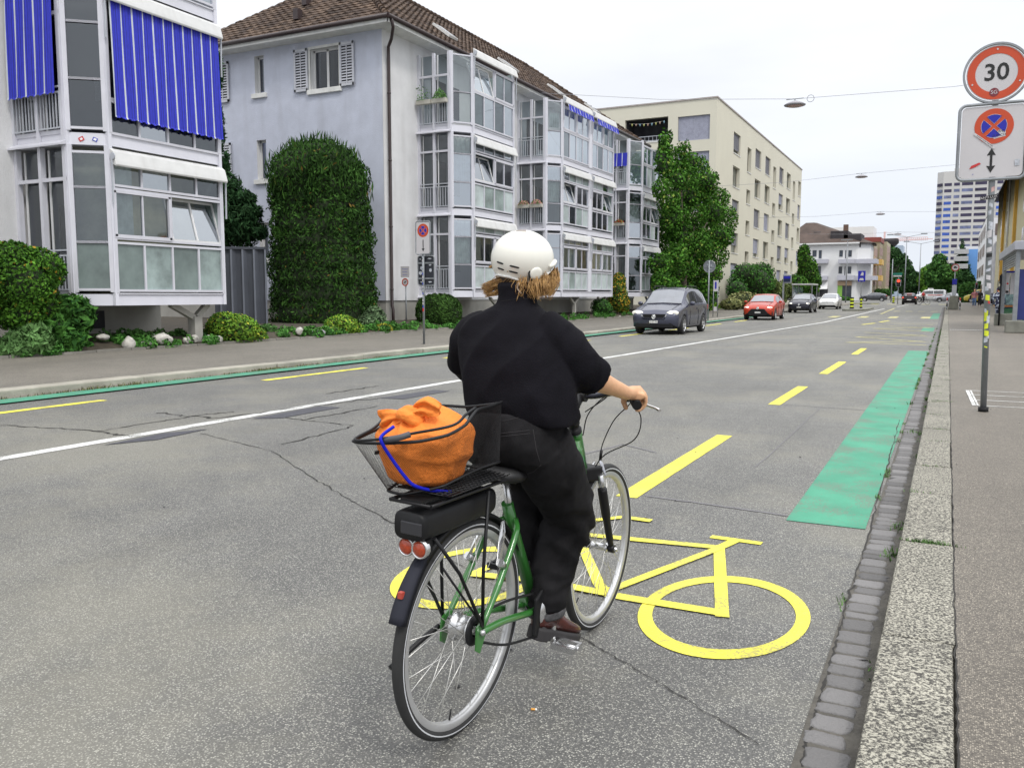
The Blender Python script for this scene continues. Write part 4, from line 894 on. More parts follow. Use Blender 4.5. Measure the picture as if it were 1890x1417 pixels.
leaves('foliage', t, cl, 56000, .058, yew, elong=2.8, shell=.05, outward=.8, seed=1, up=.6); 
leaves('sprigs', t, [(c[0], c[1], c[2], c[3]*1.07, c[4]*1.07, c[5]*1.16) for c in cl[7:12]], 2600, .06, yew, elong=6.5, shell=.05, outward=.2, seed=2, up=3)
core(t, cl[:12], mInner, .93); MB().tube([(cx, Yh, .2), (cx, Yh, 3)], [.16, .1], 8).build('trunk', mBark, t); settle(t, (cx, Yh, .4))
# yew tree behind the fence
random.seed(51); t = thing('yew_tree', 'shaggy dark yew tree rising behind the corrugated fence', 'tree'); Yt = 24.6
def blobY(px, py, Y, w_, h_):
    p = atY(px, py, Y); k = (p-CAM).dot(FW)/F; return (p.x, p.y, p.z, w_*k*.5, w_*k*.45, h_*k*.5)
cl = [blobY(415, 400, Yt, 90, 130), blobY(450, 415, Yt, 70, 90), blobY(425, 355, Yt, 50, 70), blobY(460, 392, Yt, 50, 34), blobY(452, 366, Yt, 44, 30), blobY(405, 320, Yt, 40, 60), blobY(418, 300, Yt, 14, 40), blobY(404, 240, Yt, 22, 90), blobY(404, 130, Yt, 16, 70), blobY(480, 430, Yt, 30, 26)]
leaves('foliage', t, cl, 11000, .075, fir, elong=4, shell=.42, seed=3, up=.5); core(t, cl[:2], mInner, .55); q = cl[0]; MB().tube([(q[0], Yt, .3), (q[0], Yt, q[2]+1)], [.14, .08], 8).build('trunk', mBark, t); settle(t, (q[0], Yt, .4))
# left hedge bush and companions
g1 = lambda px, py, X=-17.5: (lambda p: (p.x, p.y, .32))(atX(px, py, X))
random.seed(52)
cl = [blob(28, 520, -17.5, 130, 130), blob(70, 500, -17.5, 90, 85), blob(20, 480, -17.5, 90, 70), blob(80, 560, -17.5, 60, 80), blob(30, 575, -17.5, 90, 70), blob(-40, 520, -17.5, 90, 150)]
shrub('hedge_bush', 'large round leafy hedge bush with a few yellow leaves at the left edge', 'bush', cl, 15000, .055, hed, g1(30, 620), seed=4, elong=1.6, shell=.1)
cl = [blob(130, 585, -17.45, 75, 80), blob(105, 605, -17.4, 60, 60), blob(150, 580, -17.45, 45, 60), blob(120, 625, -17.3, 70, 40)]
shrub('laurel_bush', 'glossy dark laurel bush beside the big hedge bush', 'bush', cl, 3200, .10, laur, g1(130, 635, -17.45), seed=5, elong=2.4, shell=.25)
cl = [blob(52, 632, -17.2, 85, 42), blob(60, 612, -17.2, 55, 30), blob(28, 645, -17.15, 55, 26)]
shrub('low_shrub', 'low pale green arching shrub at the pavement edge on the far left', 'bush', cl, 2200, .075, leafmat('arching_leaves', (.05, .12, .03), (.14, .26, .09)), g1(50, 650, -17.15), seed=6, elong=3.2, shell=.25, up=.5)
cl = [blob(430, 610, -17.4, 95, 62), blob(415, 598, -17.4, 60, 45), blob(462, 620, -17.35, 60, 40)]
shrub('euonymus_bush', 'yellow green euonymus bush at the foot of the metal fence', 'bush', cl, 5200, .055, euo, g1(430, 630, -17.35), seed=7, shell=.12)
cl = [blob(630, 602, -17.5, 62, 42), blob(645, 608, -17.5, 55, 32), blob(610, 612, -17.4, 40, 26)]
shrub('euonymus_bush', 'low yellow green bush below the clipped yew column', 'bush', cl, 4200, .05, euo, g1(630, 620, -17.4), seed=8, shell=.12)
cl = [blob(690, 588, -18.2, 44, 46), blob(678, 592, -18.2, 30, 30)]
shrub('grey_shrub', 'airy grey green shrub against the corner of the lilac building', 'bush', cl, 2400, .05, greyg, g1(690, 605, -18.2), seed=9, elong=3, shell=.3)
cl = [blob(707, 607, -17.3, 34, 20), blob(722, 609, -17.3, 24, 14)]
shrub('yellow_plant', 'small bright yellow leaved plant at the pavement edge under the downpipe', 'plant', cl, 1200, .045, leafmat('yellow_leaves', (.20, .26, .03), (.60, .52, .06)), g1(707, 612, -17.3), seed=10, shell=.2)
random.seed(53); p = blob(810, 576, -17.9, 78, 66)
shrub('ball_yew', 'clipped ball shaped yew in front of the first glazed bay', 'bush', [(p[0], p[1], p[2], p[3], p[4], p[5]*1.0)], 9000, .045, yewB, (p[0], p[1], .35), seed=11, elong=2.4, shell=.04, squash=.85)
cl = [blob(1140, 545, -17.5, 36, 60), blob(1142, 520, -17.5, 26, 34), blob(1150, 560, -17.5, 26, 40)]
shrub('pyracantha_bush', 'upright bush with orange yellow leaves beside the second bay', 'bush', cl, 3800, .075, leafmat('pyracantha', (.03, .09, .015), (.11, .22, .03), (.62, .36, .04), .32), g1(1140, 585, -17.5), seed=12, shell=.12)
cl = [blob(1108, 566, -17.6, 36, 32), blob(1120, 570, -17.6, 22, 24)]
shrub('garden_bush', 'small dark green bush left of the orange leaved one', 'bush', cl, 2200, .06, laur, g1(1108, 585, -17.6), seed=13, shell=.2)
# rocks
mRock = M('limestone_rock', (.48, .46, .42), .9, var=.35, scale=5, bump=1, bscale=12, dirt=.4)
rocks = [(238,634,26,26),(270,637,34,18),(300,627,42,26),(284,622,16,12),(345,628,16,14),(358,625,18,14),(383,629,22,20),(402,626,20,14),(190,622,26,12),(553,611,16,14),(588,617,36,18),(8,667,14,8)]
rocks += [(1045+i*11+random.uniform(-3, 3), 597-i*1.1+random.uniform(-2, 2), random.uniform(9, 13), random.uniform(7, 10)) for i in range(10)]
random.seed(54)
words = ['angular pale grey limestone rock with a sharp top, left of the flat rock', 'flat pale limestone rock at the pavement edge', 'largest pale limestone rock of the row under the near bay', 'brownish rock tucked behind the largest pale rock', 'small upright grey rock right of the largest rock', 'small rounded tan rock among the ground cover', 'pale grey rock next to the bay support', 'rounded grey rock at the foot of the euonymus bush', 'brown rock half hidden below the dark cellar window', 'small white rock before the clipped yew column', 'smooth dark grey boulder before the clipped yew column', 'tiny white rock at the far left pavement edge']
for i, (x, y, ww, hh) in enumerate(rocks):
    X = -17.15 if i not in (3, 8) else -17.5; q = atX(x, y, X); k = (q-CAM).dot(FW)/F; bm = bmesh.new(); bmesh.ops.create_icosphere(bm, subdivisions=3, radius=1)
    sx, sy, sz = ww*k*.42, ww*k*.5, hh*k*.55
    pl = [(Vector((random.gauss(0,1), random.gauss(0,1), random.gauss(0,1))).normalized(), random.uniform(.6, .95)) for _ in range(11)]
    for v in bm.verts:
        c = v.co.copy()
        for nn_, dd in pl:
            e = c.dot(nn_)-dd
            if e > 0: c -= nn_*e*.85
        c += Vector((random.gauss(0, .012),)*3); v.co = Vector((c.x*sx, c.y*sy, c.z*sz))
    me = bpy.data.meshes.new('rock'); bm.to_mesh(me); bm.free(); me.materials.append(mRock if i != 10 else M('grey_rock', (.22, .22, .22), .9, var=.3, scale=4, bump=.8, bscale=12)); o = bpy.data.objects.new('rock', me); COL.objects.link(o); o.location = q
    tag(o, words[i] if i < 12 else 'pale rock in the row edging the bed beside the grey minivan', 'rock', 'rocks edging the near garden bed' if i < 12 else 'rocks edging the far garden bed')
# ground cover
def cover(label, y0, y1, n, mat, seed, h=.12, x0=-17.7, x1=-17.0, size=.05):
    r = np.random.default_rng(seed); cl = []
    for _ in range(int((y1-y0)*5)):
        y = r.uniform(y0, y1); x = r.uniform(x0, x1); hh = h*r.uniform(.5, 1.5); cl.append((x, y, .16+zg(y)+hh*.3+(-x-17)*.15, r.uniform(.1, .24), r.uniform(.12, .3), hh))
    o = leaves('ground_cover', None, cl, n, size, mat, seed=seed, elong=2.2, shell=.3, zmin=.1); tag(o, label, kind='stuff')
cover('low green ground cover plants along the near garden edge', 5, 22, 15000, grn, 60, .13, size=.055)
cover('low green ground cover plants below the clipped yew column', 22, 29.5, 6500, grn, 61, .14)
cover('low green plants around the ball shaped yew and rocks', 29.5, 58, 9000, grn, 62, .16, size=.06)
cover('long grass and flowers in the bed behind the traffic sign', 58, 76, 6000, euo, 63, .3, -17.6, -16.9, .09)
cover('green undergrowth under the near building', 8, 20, 5000, leafmat('undergrowth', (.03, .08, .02), (.09, .2, .05)), 64, .16, -18.3, -17.5, .06)
# ---- trees
def tree(name, label, crown, nleaf, size, mat, trunk, height, tr=.16, nclump=26, seed=0, cat='tree', clr=(.30, .5), group=None, inner=True, **kw):
    """crown: (x,y,z,rx,ry,rz) overall ellipsoid filled with clumps of leaves carried by limbs"""
    random.seed(seed); t = thing(name, label, cat, group=group); x, y, z, rx_, ry_, rz_ = crown; cl = []
    for i in range(nclump):
        th = random.uniform(0, 6.28); ph = math.acos(random.uniform(-1, 1)); rr = random.uniform(.45, .86)
        s_ = random.uniform(*clr); taper = 1-.25*max(0, math.cos(ph))
        cl.append((x+rx_*rr*math.sin(ph)*math.cos(th)*taper, y+ry_*rr*math.sin(ph)*math.sin(th)*taper, z+rz_*rr*math.cos(ph), rx_*s_, ry_*s_, rz_*s_*.8))
    leaves('crown', t, cl, nleaf, size, mat, seed=seed, **kw)
    if inner: core(t, [(x, y, z, rx_*.62, ry_*.62, rz_*.66)], mInner, 1)
    b = MB(); bx, by, bz = trunk; b.tube([(bx, by, bz-.1), (bx, by, bz+(z-rz_*.5-bz)*.6), (x, y, z)], [tr, tr*.8, tr*.4], 10)
    for c in cl[::3]: b.tube([(x*.3+bx*.7, y*.3+by*.7, z-rz_*.55), ((x+c[0])/2, (y+c[1])/2, (z+c[2])/2-.1), c[:3]], [tr*.4, tr*.25, tr*.1], 6)
    b.build('trunk', mBark, t); settle(t, trunk); return t
p = blob(1262, 420, -16.8, 150, 250); zb = zg(p[1])+.3
def limetree():
    random.seed(70); t = thing('lime_tree', 'broad dark green lime tree between the lilac building and the cream block', 'tree'); cl = []
    prof = [(272, 1228, 22), (288, 1243, 50), (312, 1257, 78), (340, 1268, 98), (370, 1276, 112), (400, 1282, 120), (430, 1280, 124), (455, 1274, 118), (480, 1270, 114), (505, 1268, 108), (525, 1262, 100), (540, 1260, 96), (556, 1262, 84)]
    for (py, px, ww) in prof:
        for j in range(5):
            u = (j-2)/2*.42+random.uniform(-.05, .05); c = blob(px+u*ww, py+random.uniform(-12, 12), -16.4+random.uniform(-1.6, .8), ww*.45, random.uniform(40, 60)); cl.append((c[0], c[1], c[2], c[4]*.9, c[4], c[5]))
    leaves('crown', t, cl, 50000, .135, lime, seed=70, shell=.26, elong=1.5); core(t, [(c[0], c[1], c[2], c[3]*.8, c[4]*.8, c[5]*.8) for c in cl[10:62:3]], mInner, .8)
    q = atX(1262, 560, -16.6); b = MB(); b.tube([(q.x, q.y, .1), (q.x, q.y, 3), (q.x-.1, q.y, 7)], [.22, .17, .08], 10)
    for c in cl[8:44:5]: b.tube([(q.x, q.y, 2.6), ((q.x+c[0])/2, (q.y+c[1])/2, (2.6+c[2])/2+.3), c[:3]], [.09, .06, .02], 6)
    b.build('trunk', mBark, t); settle(t, (q.x, q.y, .2))
limetree()
bkw = thing('garden_wall', 'black garden wall of dark blocks behind the planting at the cream block', 'wall')
MB().box(-18.6, -18.3, 60, 76.8, .1, 2.55).build('wall', M('black_block', (.03, .03, .035), .8, var=.25, scale=2), bkw); MB().box(-18.65, -18.25, 59.9, 76.9, 2.55, 2.62).build('coping', M('coping_dark', (.06, .06, .06), .8), bkw); settle(bkw, (-18.45, 68, .1))
for (nm, lab, cl_, n_, sz, mt, base, sd) in (
  ('round_shrub', 'large round dark shrub in front of the cream block', [(1388, 520, -16.6, 85, 60), (1375, 505, -16.6, 50, 40), (1405, 505, -16.6, 50, 42), (1360, 535, -16.6, 40, 40)], 5000, .14, laur, (1388, 560, -16.6), 80),
  ('tall_grass_clump', 'pale feathery tall grass clump right of the black wall', [(1372, 555, -15.8, 60, 34), (1350, 562, -15.8, 40, 24)], 2600, .14, leafmat('feather_grass', (.14, .16, .06), (.30, .30, .13)), (1372, 570, -15.8), 81),
  ('feather_shrub', 'brownish green airy shrub behind the red car', [(1432, 545, -15.2, 44, 44), (1450, 535, -15.2, 30, 40), (1420, 528, -15.4, 40, 30)], 3600, .16, leafmat('brown_green', (.07, .10, .03), (.17, .22, .07)), (1432, 570, -15.2), 82),
  ('young_tree', 'slender green tree at the far corner of the cream block', [(1490, 500, -15.5, 36, 60), (1484, 475, -15.5, 24, 50), (1500, 520, -15.5, 30, 50), (1470, 530, -15.5, 44, 50)], 5200, .2, lime, (1490, 560, -15.5), 83)):
    shrub(nm, lab, 'bush' if 'tree' not in nm else 'tree', [blob(*c) for c in cl_], n_, sz, mt, tuple(atX(*base))[:2]+(.3+zg(atX(*base).y),), seed=sd, shell=.2)
# ================================================================ CARS
mGlassC = M('windscreen_glass', (.09, .10, .125), .06, var=.35, scale=1.2, spec=1.0, coat=1.0); mGlassS = M('car_side_glass', (.035, .04, .045), .05, var=.3, scale=1.5, spec=1.0, coat=.6)
mTyre = MATS['tyre_rubber'] if 'tyre_rubber' in MATS else M('tyre_rubber', (.022, .022, .022), .8, var=.3)
mTrim = M('black_car_trim', (.010, .010, .011), .6, var=.2, spec=.25); mHub = M('hubcap_silver', (.55, .55, .56), .35, metal=.5); mLampG = M('headlamp_glass', (.66, .65, .58), .1, var=.1, spec=.8, emit=(1, .95, .85, .22))
mLampOn = M('headlamp_lit', (.9, .88, .8), .2, emit=(1, .93, .78, 1.6)); mTailL = M('tail_lamp_red', (.5, .02, .01), .2, emit=(1, .12, .05, .7)); mPlate = M('number_plate', (.72, .72, .70), .4, var=.03); mInk = M('black_ink', (.01, .01, .01), .6)
mEmb = M('chrome_badge', (.7, .7, .7), .2, metal=.8)
STY = {
 'mpv': dict(L=4.4, W=.895, ax=(.88, 3.56), r=.32, st=[(0,.34,.60,.62,.62,.45),(.06,.24,.70,.72,.78,.55),(.22,.20,.79,.83,.85,.66),(.75,.19,.92,.96,.885,.70),(1.12,.19,.97,1.03,.895,.72),(1.88,.19,1.0,1.54,.895,.64),(2.5,.19,1.02,1.62,.895,.64),(3.6,.19,1.04,1.60,.89,.62),(4.12,.20,1.05,1.48,.88,.60),(4.32,.24,1.0,1.06,.84,.68),(4.4,.34,.8,.86,.74,.6)]),
 'hatch': dict(L=3.95, W=.865, ax=(.78, 3.30), r=.305, st=[(0,.32,.56,.58,.58,.42),(.07,.20,.66,.70,.76,.55),(.3,.17,.78,.83,.84,.66),(.75,.16,.88,.93,.86,.68),(1.08,.16,.92,.99,.865,.69),(1.85,.16,.95,1.38,.865,.58),(2.3,.16,.97,1.45,.865,.58),(3.1,.16,1.0,1.43,.86,.56),(3.6,.18,1.02,1.32,.845,.55),(3.85,.24,.95,1.02,.80,.62),(3.95,.32,.75,.8,.7,.55)]),
 'suv': dict(L=4.4, W=.90, ax=(.88, 3.58), r=.345, st=[(0,.40,.68,.70,.62,.45),(.08,.28,.78,.82,.80,.6),(.35,.25,.90,.95,.87,.7),(1.15,.24,1.02,1.06,.90,.72),(1.95,.24,1.06,1.46,.90,.60),(2.4,.24,1.08,1.52,.90,.6),(3.3,.24,1.12,1.46,.89,.57),(4.0,.26,1.16,1.30,.87,.55),(4.3,.3,1.05,1.10,.83,.62),(4.4,.4,.85,.9,.76,.6)]),
 'coupe': dict(L=4.7, W=.90, ax=(.92, 3.75), r=.33, st=[(0,.32,.56,.58,.62,.45),(.08,.2,.68,.70,.80,.6),(.4,.18,.80,.84,.87,.7),(1.3,.17,.93,.98,.90,.72),(2.1,.17,.96,1.38,.90,.58),(2.6,.17,.98,1.45,.90,.57),(3.4,.17,1.0,1.36,.89,.55),(4.2,.19,1.04,1.14,.87,.6),(4.6,.25,.98,1.02,.82,.62),(4.7,.35,.8,.84,.74,.6)]),
 'van': dict(L=4.9, W=.95, ax=(.95, 3.95), r=.33, st=[(0,.38,.75,.77,.66,.5),(.08,.25,.9,.94,.86,.66),(.5,.2,1.08,1.14,.93,.74),(.95,.2,1.15,1.24,.95,.76),(1.65,.2,1.2,1.88,.95,.74),(2.0,.2,1.22,1.95,.95,.76),(4.5,.2,1.22,1.96,.95,.76),(4.8,.25,1.2,1.85,.93,.74),(4.9,.4,1.0,1.1,.88,.7)])}
def make_car(name, label, style, paint, loc, rz, cat='car', group=None, lamps='front', plate='', grille='bar', extra=None):
    S = STY[style]; Lc = S['L']; st = S['st']; t = thing(name, label, cat, loc, rz, group); xs = np.array([q[0] for q in st]); tab = [np.array([q[i] for q in st]) for i in range(1, 6)]
    ss = sorted(set(list(np.arange(0, Lc, .07))+[q[0] for q in st])); r_ = S['r']; ra = r_+.055
    def sec(s):
        zb, zbe, zt, w_, wt = [float(np.interp(s, xs, c)) for c in tab]; lift = zb+.07
        for ax_ in S['ax']:
            if abs(s-ax_) < ra: lift = max(lift, r_+math.sqrt(ra*ra-(s-ax_)**2))
        h = zt-zbe; mid = max(lift+.02, .5*(zb+zbe)+.03)
        return [(0, zb), (.80*w_, zb), (.965*w_ if lift < zb+.1 else .97*w_, lift), (w_, mid), (.99*w_, max(zbe-.07, mid+.01)), (.955*w_, zbe), (wt+(.955*w_-wt)*.18, zt-h*.14), (wt*.84, zt-.012), (0, zt+.012)]
    b = MB(); rings = []
    for s in ss:
        c = sec(s); x = Lc/2-s; rings.append([(x, y, z) for y, z in c]+[(x, -y, z) for y, z in c[-2:0:-1]])
    b.loft(rings); n = len(rings[0])
    for k_, f_ in enumerate(b.f[:-2]):
        j = k_ % n
        if j in (0, 1, n-2, n-1): b.mi[k_] = 1
    body = b.build('body', [paint, mTrim], t, fix=False)
    P = lambda s, y, z, d=0: Vector((Lc/2-s, y, z))
    def surf(s, i, tt, sgn, off):
        c = sec(s); a, e = c[i], c[i+1]; y = a[0]+(e[0]-a[0])*tt; z = a[1]+(e[1]-a[1])*tt; nn = Vector((0, (e[1]-a[1]), -(e[0]-a[0]))).normalized(); return Vector((Lc/2-s, sgn*(y+nn.y*off), z+abs(nn.z)*off))
    cowl = [q[0] for q in st if q[3]-q[2] < .13 and q[0] < Lc*.45][-1]; roof = next(q[0] for q in st if q[3]-q[2] > .3)
    g = MB(); K_ = 6
    for k_ in range(K_):
        s0, s1 = cowl+.04+(roof-.03-cowl-.04)*k_/K_, cowl+.04+(roof-.03-cowl-.04)*(k_+1)/K_
        for a, e in ((-1, 0), (0, 1)):
            def pt(s, yy):
                c = sec(s); y = c[7][0]*1.12*yy; z = np.interp(abs(y), [0, c[7][0], c[6][0]], [c[8][1], c[7][1], c[6][1]]); return Vector((Lc/2-s+.012, y, z+.014))
            g.smooth = True; g.quad(pt(s0, a), pt(s0, e), pt(s1, e), pt(s1, a))
    g.build('windscreen', mGlassC, t, fix=False)
    rear = [q for q in st if q[3]-q[2] > .25][-1][0]; endr = next((q[0] for q in st if q[0] > rear), Lc)
    g = MB()
    for k_ in range(4):
        s0, s1 = rear+.04+(endr-.06-rear)*k_/4, rear+.04+(endr-.06-rear)*(k_+1)/4
        def pr_(s, yy): c = sec(s); return Vector((Lc/2-s-.012, c[7][0]*yy, c[7][1]+.018))
        g.quad(pr_(s0, -1), pr_(s0, 1), pr_(s1, 1), pr_(s1, -1))
    g.build('rear_window', mGlassS, t, fix=False)
    wins = [(cowl+.35, (roof+rear)/2-.28), ((roof+rear)/2-.2, rear-.35)]+([(rear-.27, rear+.08)] if style in ('mpv', 'van', 'suv') else [])
    if style == 'van': wins = wins[:2]
    for sg in (-1, 1):
        for s0, s1 in wins:
            g = MB(); m_ = 8
            for k_ in range(m_):
                a, e = s0+(s1-s0)*k_/m_, s0+(s1-s0)*(k_+1)/m_; g.quad(surf(a, 5, .08, sg, .006), surf(e, 5, .08, sg, .006), surf(e, 5, .92, sg, .006), surf(a, 5, .92, sg, .006))
            g.build('side_window', mGlassS, t, fix=False)
        for i, ax_ in enumerate(S['ax']):
            wy = sg*(S['W']-.11); c = Vector((Lc/2-ax_, wy, r_)); tw = MB(); tw.lathe(c, (0, sg, 0), [(r_*.66,-.09),(r_*.95,-.10),(r_,-.07),(r_,.07),(r_*.95,.10),(r_*.66,.095)], 28); wl = tw.build('wheel', mTyre, t)
            rm = MB(); rm.lathe(c, (0, sg, 0), [(r_*.66,.09),(r_*.64,.07),(r_*.2,.075),(r_*.12,.09),(0,.09)], 24); rm.mat(1)
            for q in range(7): a = q*2*math.pi/7; rm.box(-.028, .028, -.003, .003, r_*.30, r_*.56, Matrix.Translation(c+Vector((0, sg*.078, 0))) @ Matrix.Rotation(a, 4, 'Y'))
            rm.build('rim', [mHub, mTrim], wl)
        mr_ = MB(); mx = P(cowl+.38, sg*(S['W']+.10), float(np.interp(cowl+.35, xs, tab[1]))+.07); ball(mr_, mx, .10, 12, (.7, 1.0, .72))
        mr_.build('mirror', paint, t); MB().box(mx.x-.02, mx.x+.03, min(mx.y, sg*(S['W']-.05)), max(mx.y, sg*(S['W']-.05)), mx.z-.05, mx.z-.02).build('mirror_arm', mTrim, t)
        sp_ = [wins[0][1]+.04, wins[0][0]+.12, wins[1][1]+.05]; pg = MB()
        for s_ in sp_: pg.tube([surf(s_, 4, .9, sg, .002), surf(s_, 3, .5, sg, .002), surf(s_, 2, .9, sg, .002), surf(s_, 2, .15, sg, .002)], .008, 4)
        pg.build('door_gap', mTrim, t); MB().tube([P(s_, sg*float(np.interp(s_, xs, tab[4]))*.86, float(np.interp(s_, xs, tab[2]))+.004) for s_ in np.linspace(.3, cowl, 8)], .007, 4).build('bonnet_gap', mTrim, t)
        dh = MB(); 
        for s_ in (wins[0][1]-.12, wins[1][1]-.1): q = surf(s_, 3, .75, sg, .012); dh.box(q.x-.09, q.x+.09, q.y-.012, q.y+.012, q.z-.014, q.z+.014); 
        dh.build('door_handle', paint, t)
        zl = float(np.interp(.2, xs, tab[1]))-.055; hl_ = MB(); rings = []
        hw = .17 if style != 'mpv' else .235; hz_ = .07 if style != 'mpv' else .10
        for dx, sc in ((-.16, .9), (0, 1.0), (.035, .9), (.05, .5)): rings.append([Vector((Lc/2-.14+dx-(.12*max(0, (math.cos(a)*sg*sg))*0), sg*(S['W']*.70)+math.cos(a)*hw*sc, zl+math.sin(a)*hz_*sc+sg*math.cos(a)*.02)) for a in np.linspace(0, 2*math.pi, 16, endpoint=False)])
        if lamps == 'front': hl_.loft(rings).build('headlight', mLampG, t); MB().lathe((Lc/2-.085, sg*(S['W']*.66), zl), (1,0,0), [(.075,0),(.07,.015),(0,.025)], 14).build('lit_lamp', mLampOn, t)
        else: hl_.loft(rings).build('headlight', mLampG, t)
        zt_ = float(np.interp(Lc-.2, xs, tab[1]))-.12; MB().box(-Lc/2+.02, -Lc/2+.22, sg*(S['W']-.14)-.1, sg*(S['W']-.14)+.1, zt_-.09, zt_+.09).build('tail_light', mTailL if lamps == 'rear' else M('tail_lamp_off', (.3, .02, .02), .2), t, bevel=.03)
        if lamps == 'front' and style == 'mpv':
            rr = MB(); rr.tube([P(1.95, sg*.60, 1.56), P(2.1, sg*.62, 1.665), P(3.4, sg*.60, 1.66), P(3.6, sg*.585, 1.60)], .018, 8); rr.build('roof_rail', mTrim, t)
    fr = MB(); fx = Lc/2
    if grille == 'bar':
        fr.prism([(fx-.06, y, z) for y, z in ((-.42,.70),(.42,.70),(.36,.56),(-.36,.56))], (.062,0,0)); fr.build('grille', mTrim, t, bevel=.01)
        fr = MB(); 
        for (a, c) in (((-.46,.69),(-.38,.525)), ((-.38,.525),(.38,.525)), ((.38,.525),(.46,.69))): fr.bar((fx-.01, a[0], a[1]), (fx-.01, c[0], c[1]), .02, .03)
        fr.build('grille_frame', mHub if style == 'mpv' else paint, t); fr = MB(); fr.box(fx-.12, fx+.014, -.68, .68, .25, .375); fr.build('air_intake', mTrim, t, bevel=.01); zb_ = .61; zp = .44
    elif grille == 'mouth':
        fr.prism([(fx-.1, y, z) for y, z in ((-.36,.62),(.36,.62),(.55,.40),(.46,.24),(-.46,.24),(-.55,.40))], (.115,0,0)); fr.build('grille', mTrim, t, bevel=.02); zb_ = .66; zp = .42
        for sg in (-1, 1): MB().prism([(fx-.2, sg*y, z) for y, z in ((.62,.52),(.78,.50),(.80,.28),(.66,.26))], (.13,0,0)).build('fog_lamp_recess', mTrim, t, bevel=.01)
    else:
        fr.prism([(fx-.1, y, z) for y, z in ((-.58,.36),(.58,.36),(.50,.22),(-.50,.22))], (.11,0,0)); fr.build('grille', mTrim, t, bevel=.01); MB().box(fx-.06, fx+.0, -.55, .55, .60, .64).build('grille_slot', mTrim, t); zb_ = .62; zp = .42
    if lamps == 'front':
        MB().lathe((fx+.004, 0, zb_), (1,0,0), [(.045,0),(.075,.002),(.078,.014),(.066,.016),(.062,.006),(.04,.006),(.038,.012),(.0,.012)], 22).build('badge', mEmb, t)
        MB().box(fx+.016, fx+.022, -.15, .15, zp-.042, zp+.042).build('number_plate', mPlate, t)
        if plate: text_obj('plate_number', plate, .085, (fx+.0235, 0, zp), (math.pi/2, 0, math.pi/2), mInk, t, .0004, sx=.62)
    else:
        MB().box(-fx-.012, -fx-.004, -.26, .26, .55, .66).build('number_plate', mPlate, t); MB().box(-fx+.1, -fx+.25, -.3, .3, 1.36, 1.39).build('brake_light', mTailL, t) if lamps == 'rear' else None
    if extra: extra(t)
    return t
def paintm(name, c, metal=.3): return M(name, c, .25, metal=metal, var=.04, scale=2, coat=.3, spec=.4)
def gy(x, y): return Vector((x, y, zg(y)+.002))
def ball(b, c, r, n=14, sc=(1,1,1)):
    rings = []
    for a in np.linspace(-1.5, 1.5, 9): rings.append([Vector((c.x+math.cos(t)*math.cos(a)*r*sc[0], c.y+math.sin(t)*math.cos(a)*r*sc[1], c.z+math.sin(a)*r*sc[2])) for t in np.linspace(0, 2*math.pi, n, endpoint=False)])
    b.loft(rings); return b
DN = -math.pi/2
cars = 'oncoming cars in the far lane'
make_car('car', 'dark grey minivan with roof rails and lit headlights, nearest oncoming car', 'mpv', paintm('grey_blue_paint', (.062, .065, .095), .4), gy(-9.32, 31.75), DN, 'minivan', cars, plate='ZH 871 996').scale = (1, 1, 1.045)
make_car('car', 'orange red small hatchback driving behind the dark grey minivan', 'hatch', paintm('orange_red_paint', (.40, .03, .008), .1), gy(-9.42, 50.8), DN, 'car', cars, grille='mouth', plate='ZH 426 48')
make_car('car', 'dark blue black hatchback driving behind the orange red one', 'hatch', paintm('blue_black_paint', (.02, .02, .032)), gy(-10.0, 69.5), DN, 'car', cars, grille='slot', plate='ZH 150 32')
make_car('car', 'white hatchback, last in the queue of oncoming cars', 'hatch', paintm('white_paint', (.62, .62, .62), 0), gy(-9.85, 85.5), DN, 'car', cars, grille='slot')
make_car('car', 'dark grey crossover car crossing the junction from right to left', 'suv', paintm('slate_paint', (.10, .105, .12), .5), Vector((atY(1612, 550, 160).x, 160, zg(160))), math.pi, 'car', lamps='off')
make_car('car', 'dark hatchback seen from behind with red tail lights lit at the junction', 'hatch', paintm('black_paint', (.02, .018, .022)), Vector((atY(1679, 555, 122).x, 122, zg(122))), math.pi/2, 'car', lamps='rear')
def taxi(t):
    MB().box(-.5, .35, -.35, .35, 1.98, 2.2).build('roof_sign', mPlate, t, bevel=.03); MB().box(-1.9, .3, .955, .962, 1.02, 1.14).build('red_stripe', M('stripe_red', (.6, .05, .03), .4), t)
    text_obj('roof_lettering', 'TAXI', .2, (-.08, .353, 2.09), (math.pi/2, 0, math.pi), mInk, t, .001)
make_car('van', 'white taxi van with roof sign and red side stripe crossing the junction', 'van', paintm('van_white', (.66, .66, .66), 0), Vector((atY(1716, 550, 158).x, 158, zg(158))), math.pi, 'van', lamps='off', extra=taxi)
make_car('car', 'silver fastback car crossing the junction behind the road sign', 'coupe', paintm('silver_paint', (.42, .42, .45), .5), Vector((atY(1753, 550, 150).x, 150, zg(150))), math.pi, 'car', lamps='off')
make_car('car', 'black car parked along the right pavement beyond the pedestrian', 'hatch', paintm('parked_black', (.02, .02, .022)), Vector((atY(1823, 556, 120).x, 120, zg(120))), -math.pi/2, 'car', lamps='off')
make_car('van', 'yellow van standing beyond the black parked car on the right', 'van', paintm('van_yellow', (.50, .40, .06), 0), Vector((atY(1813, 550, 146).x, 146, zg(146))), math.pi, 'van', lamps='off')
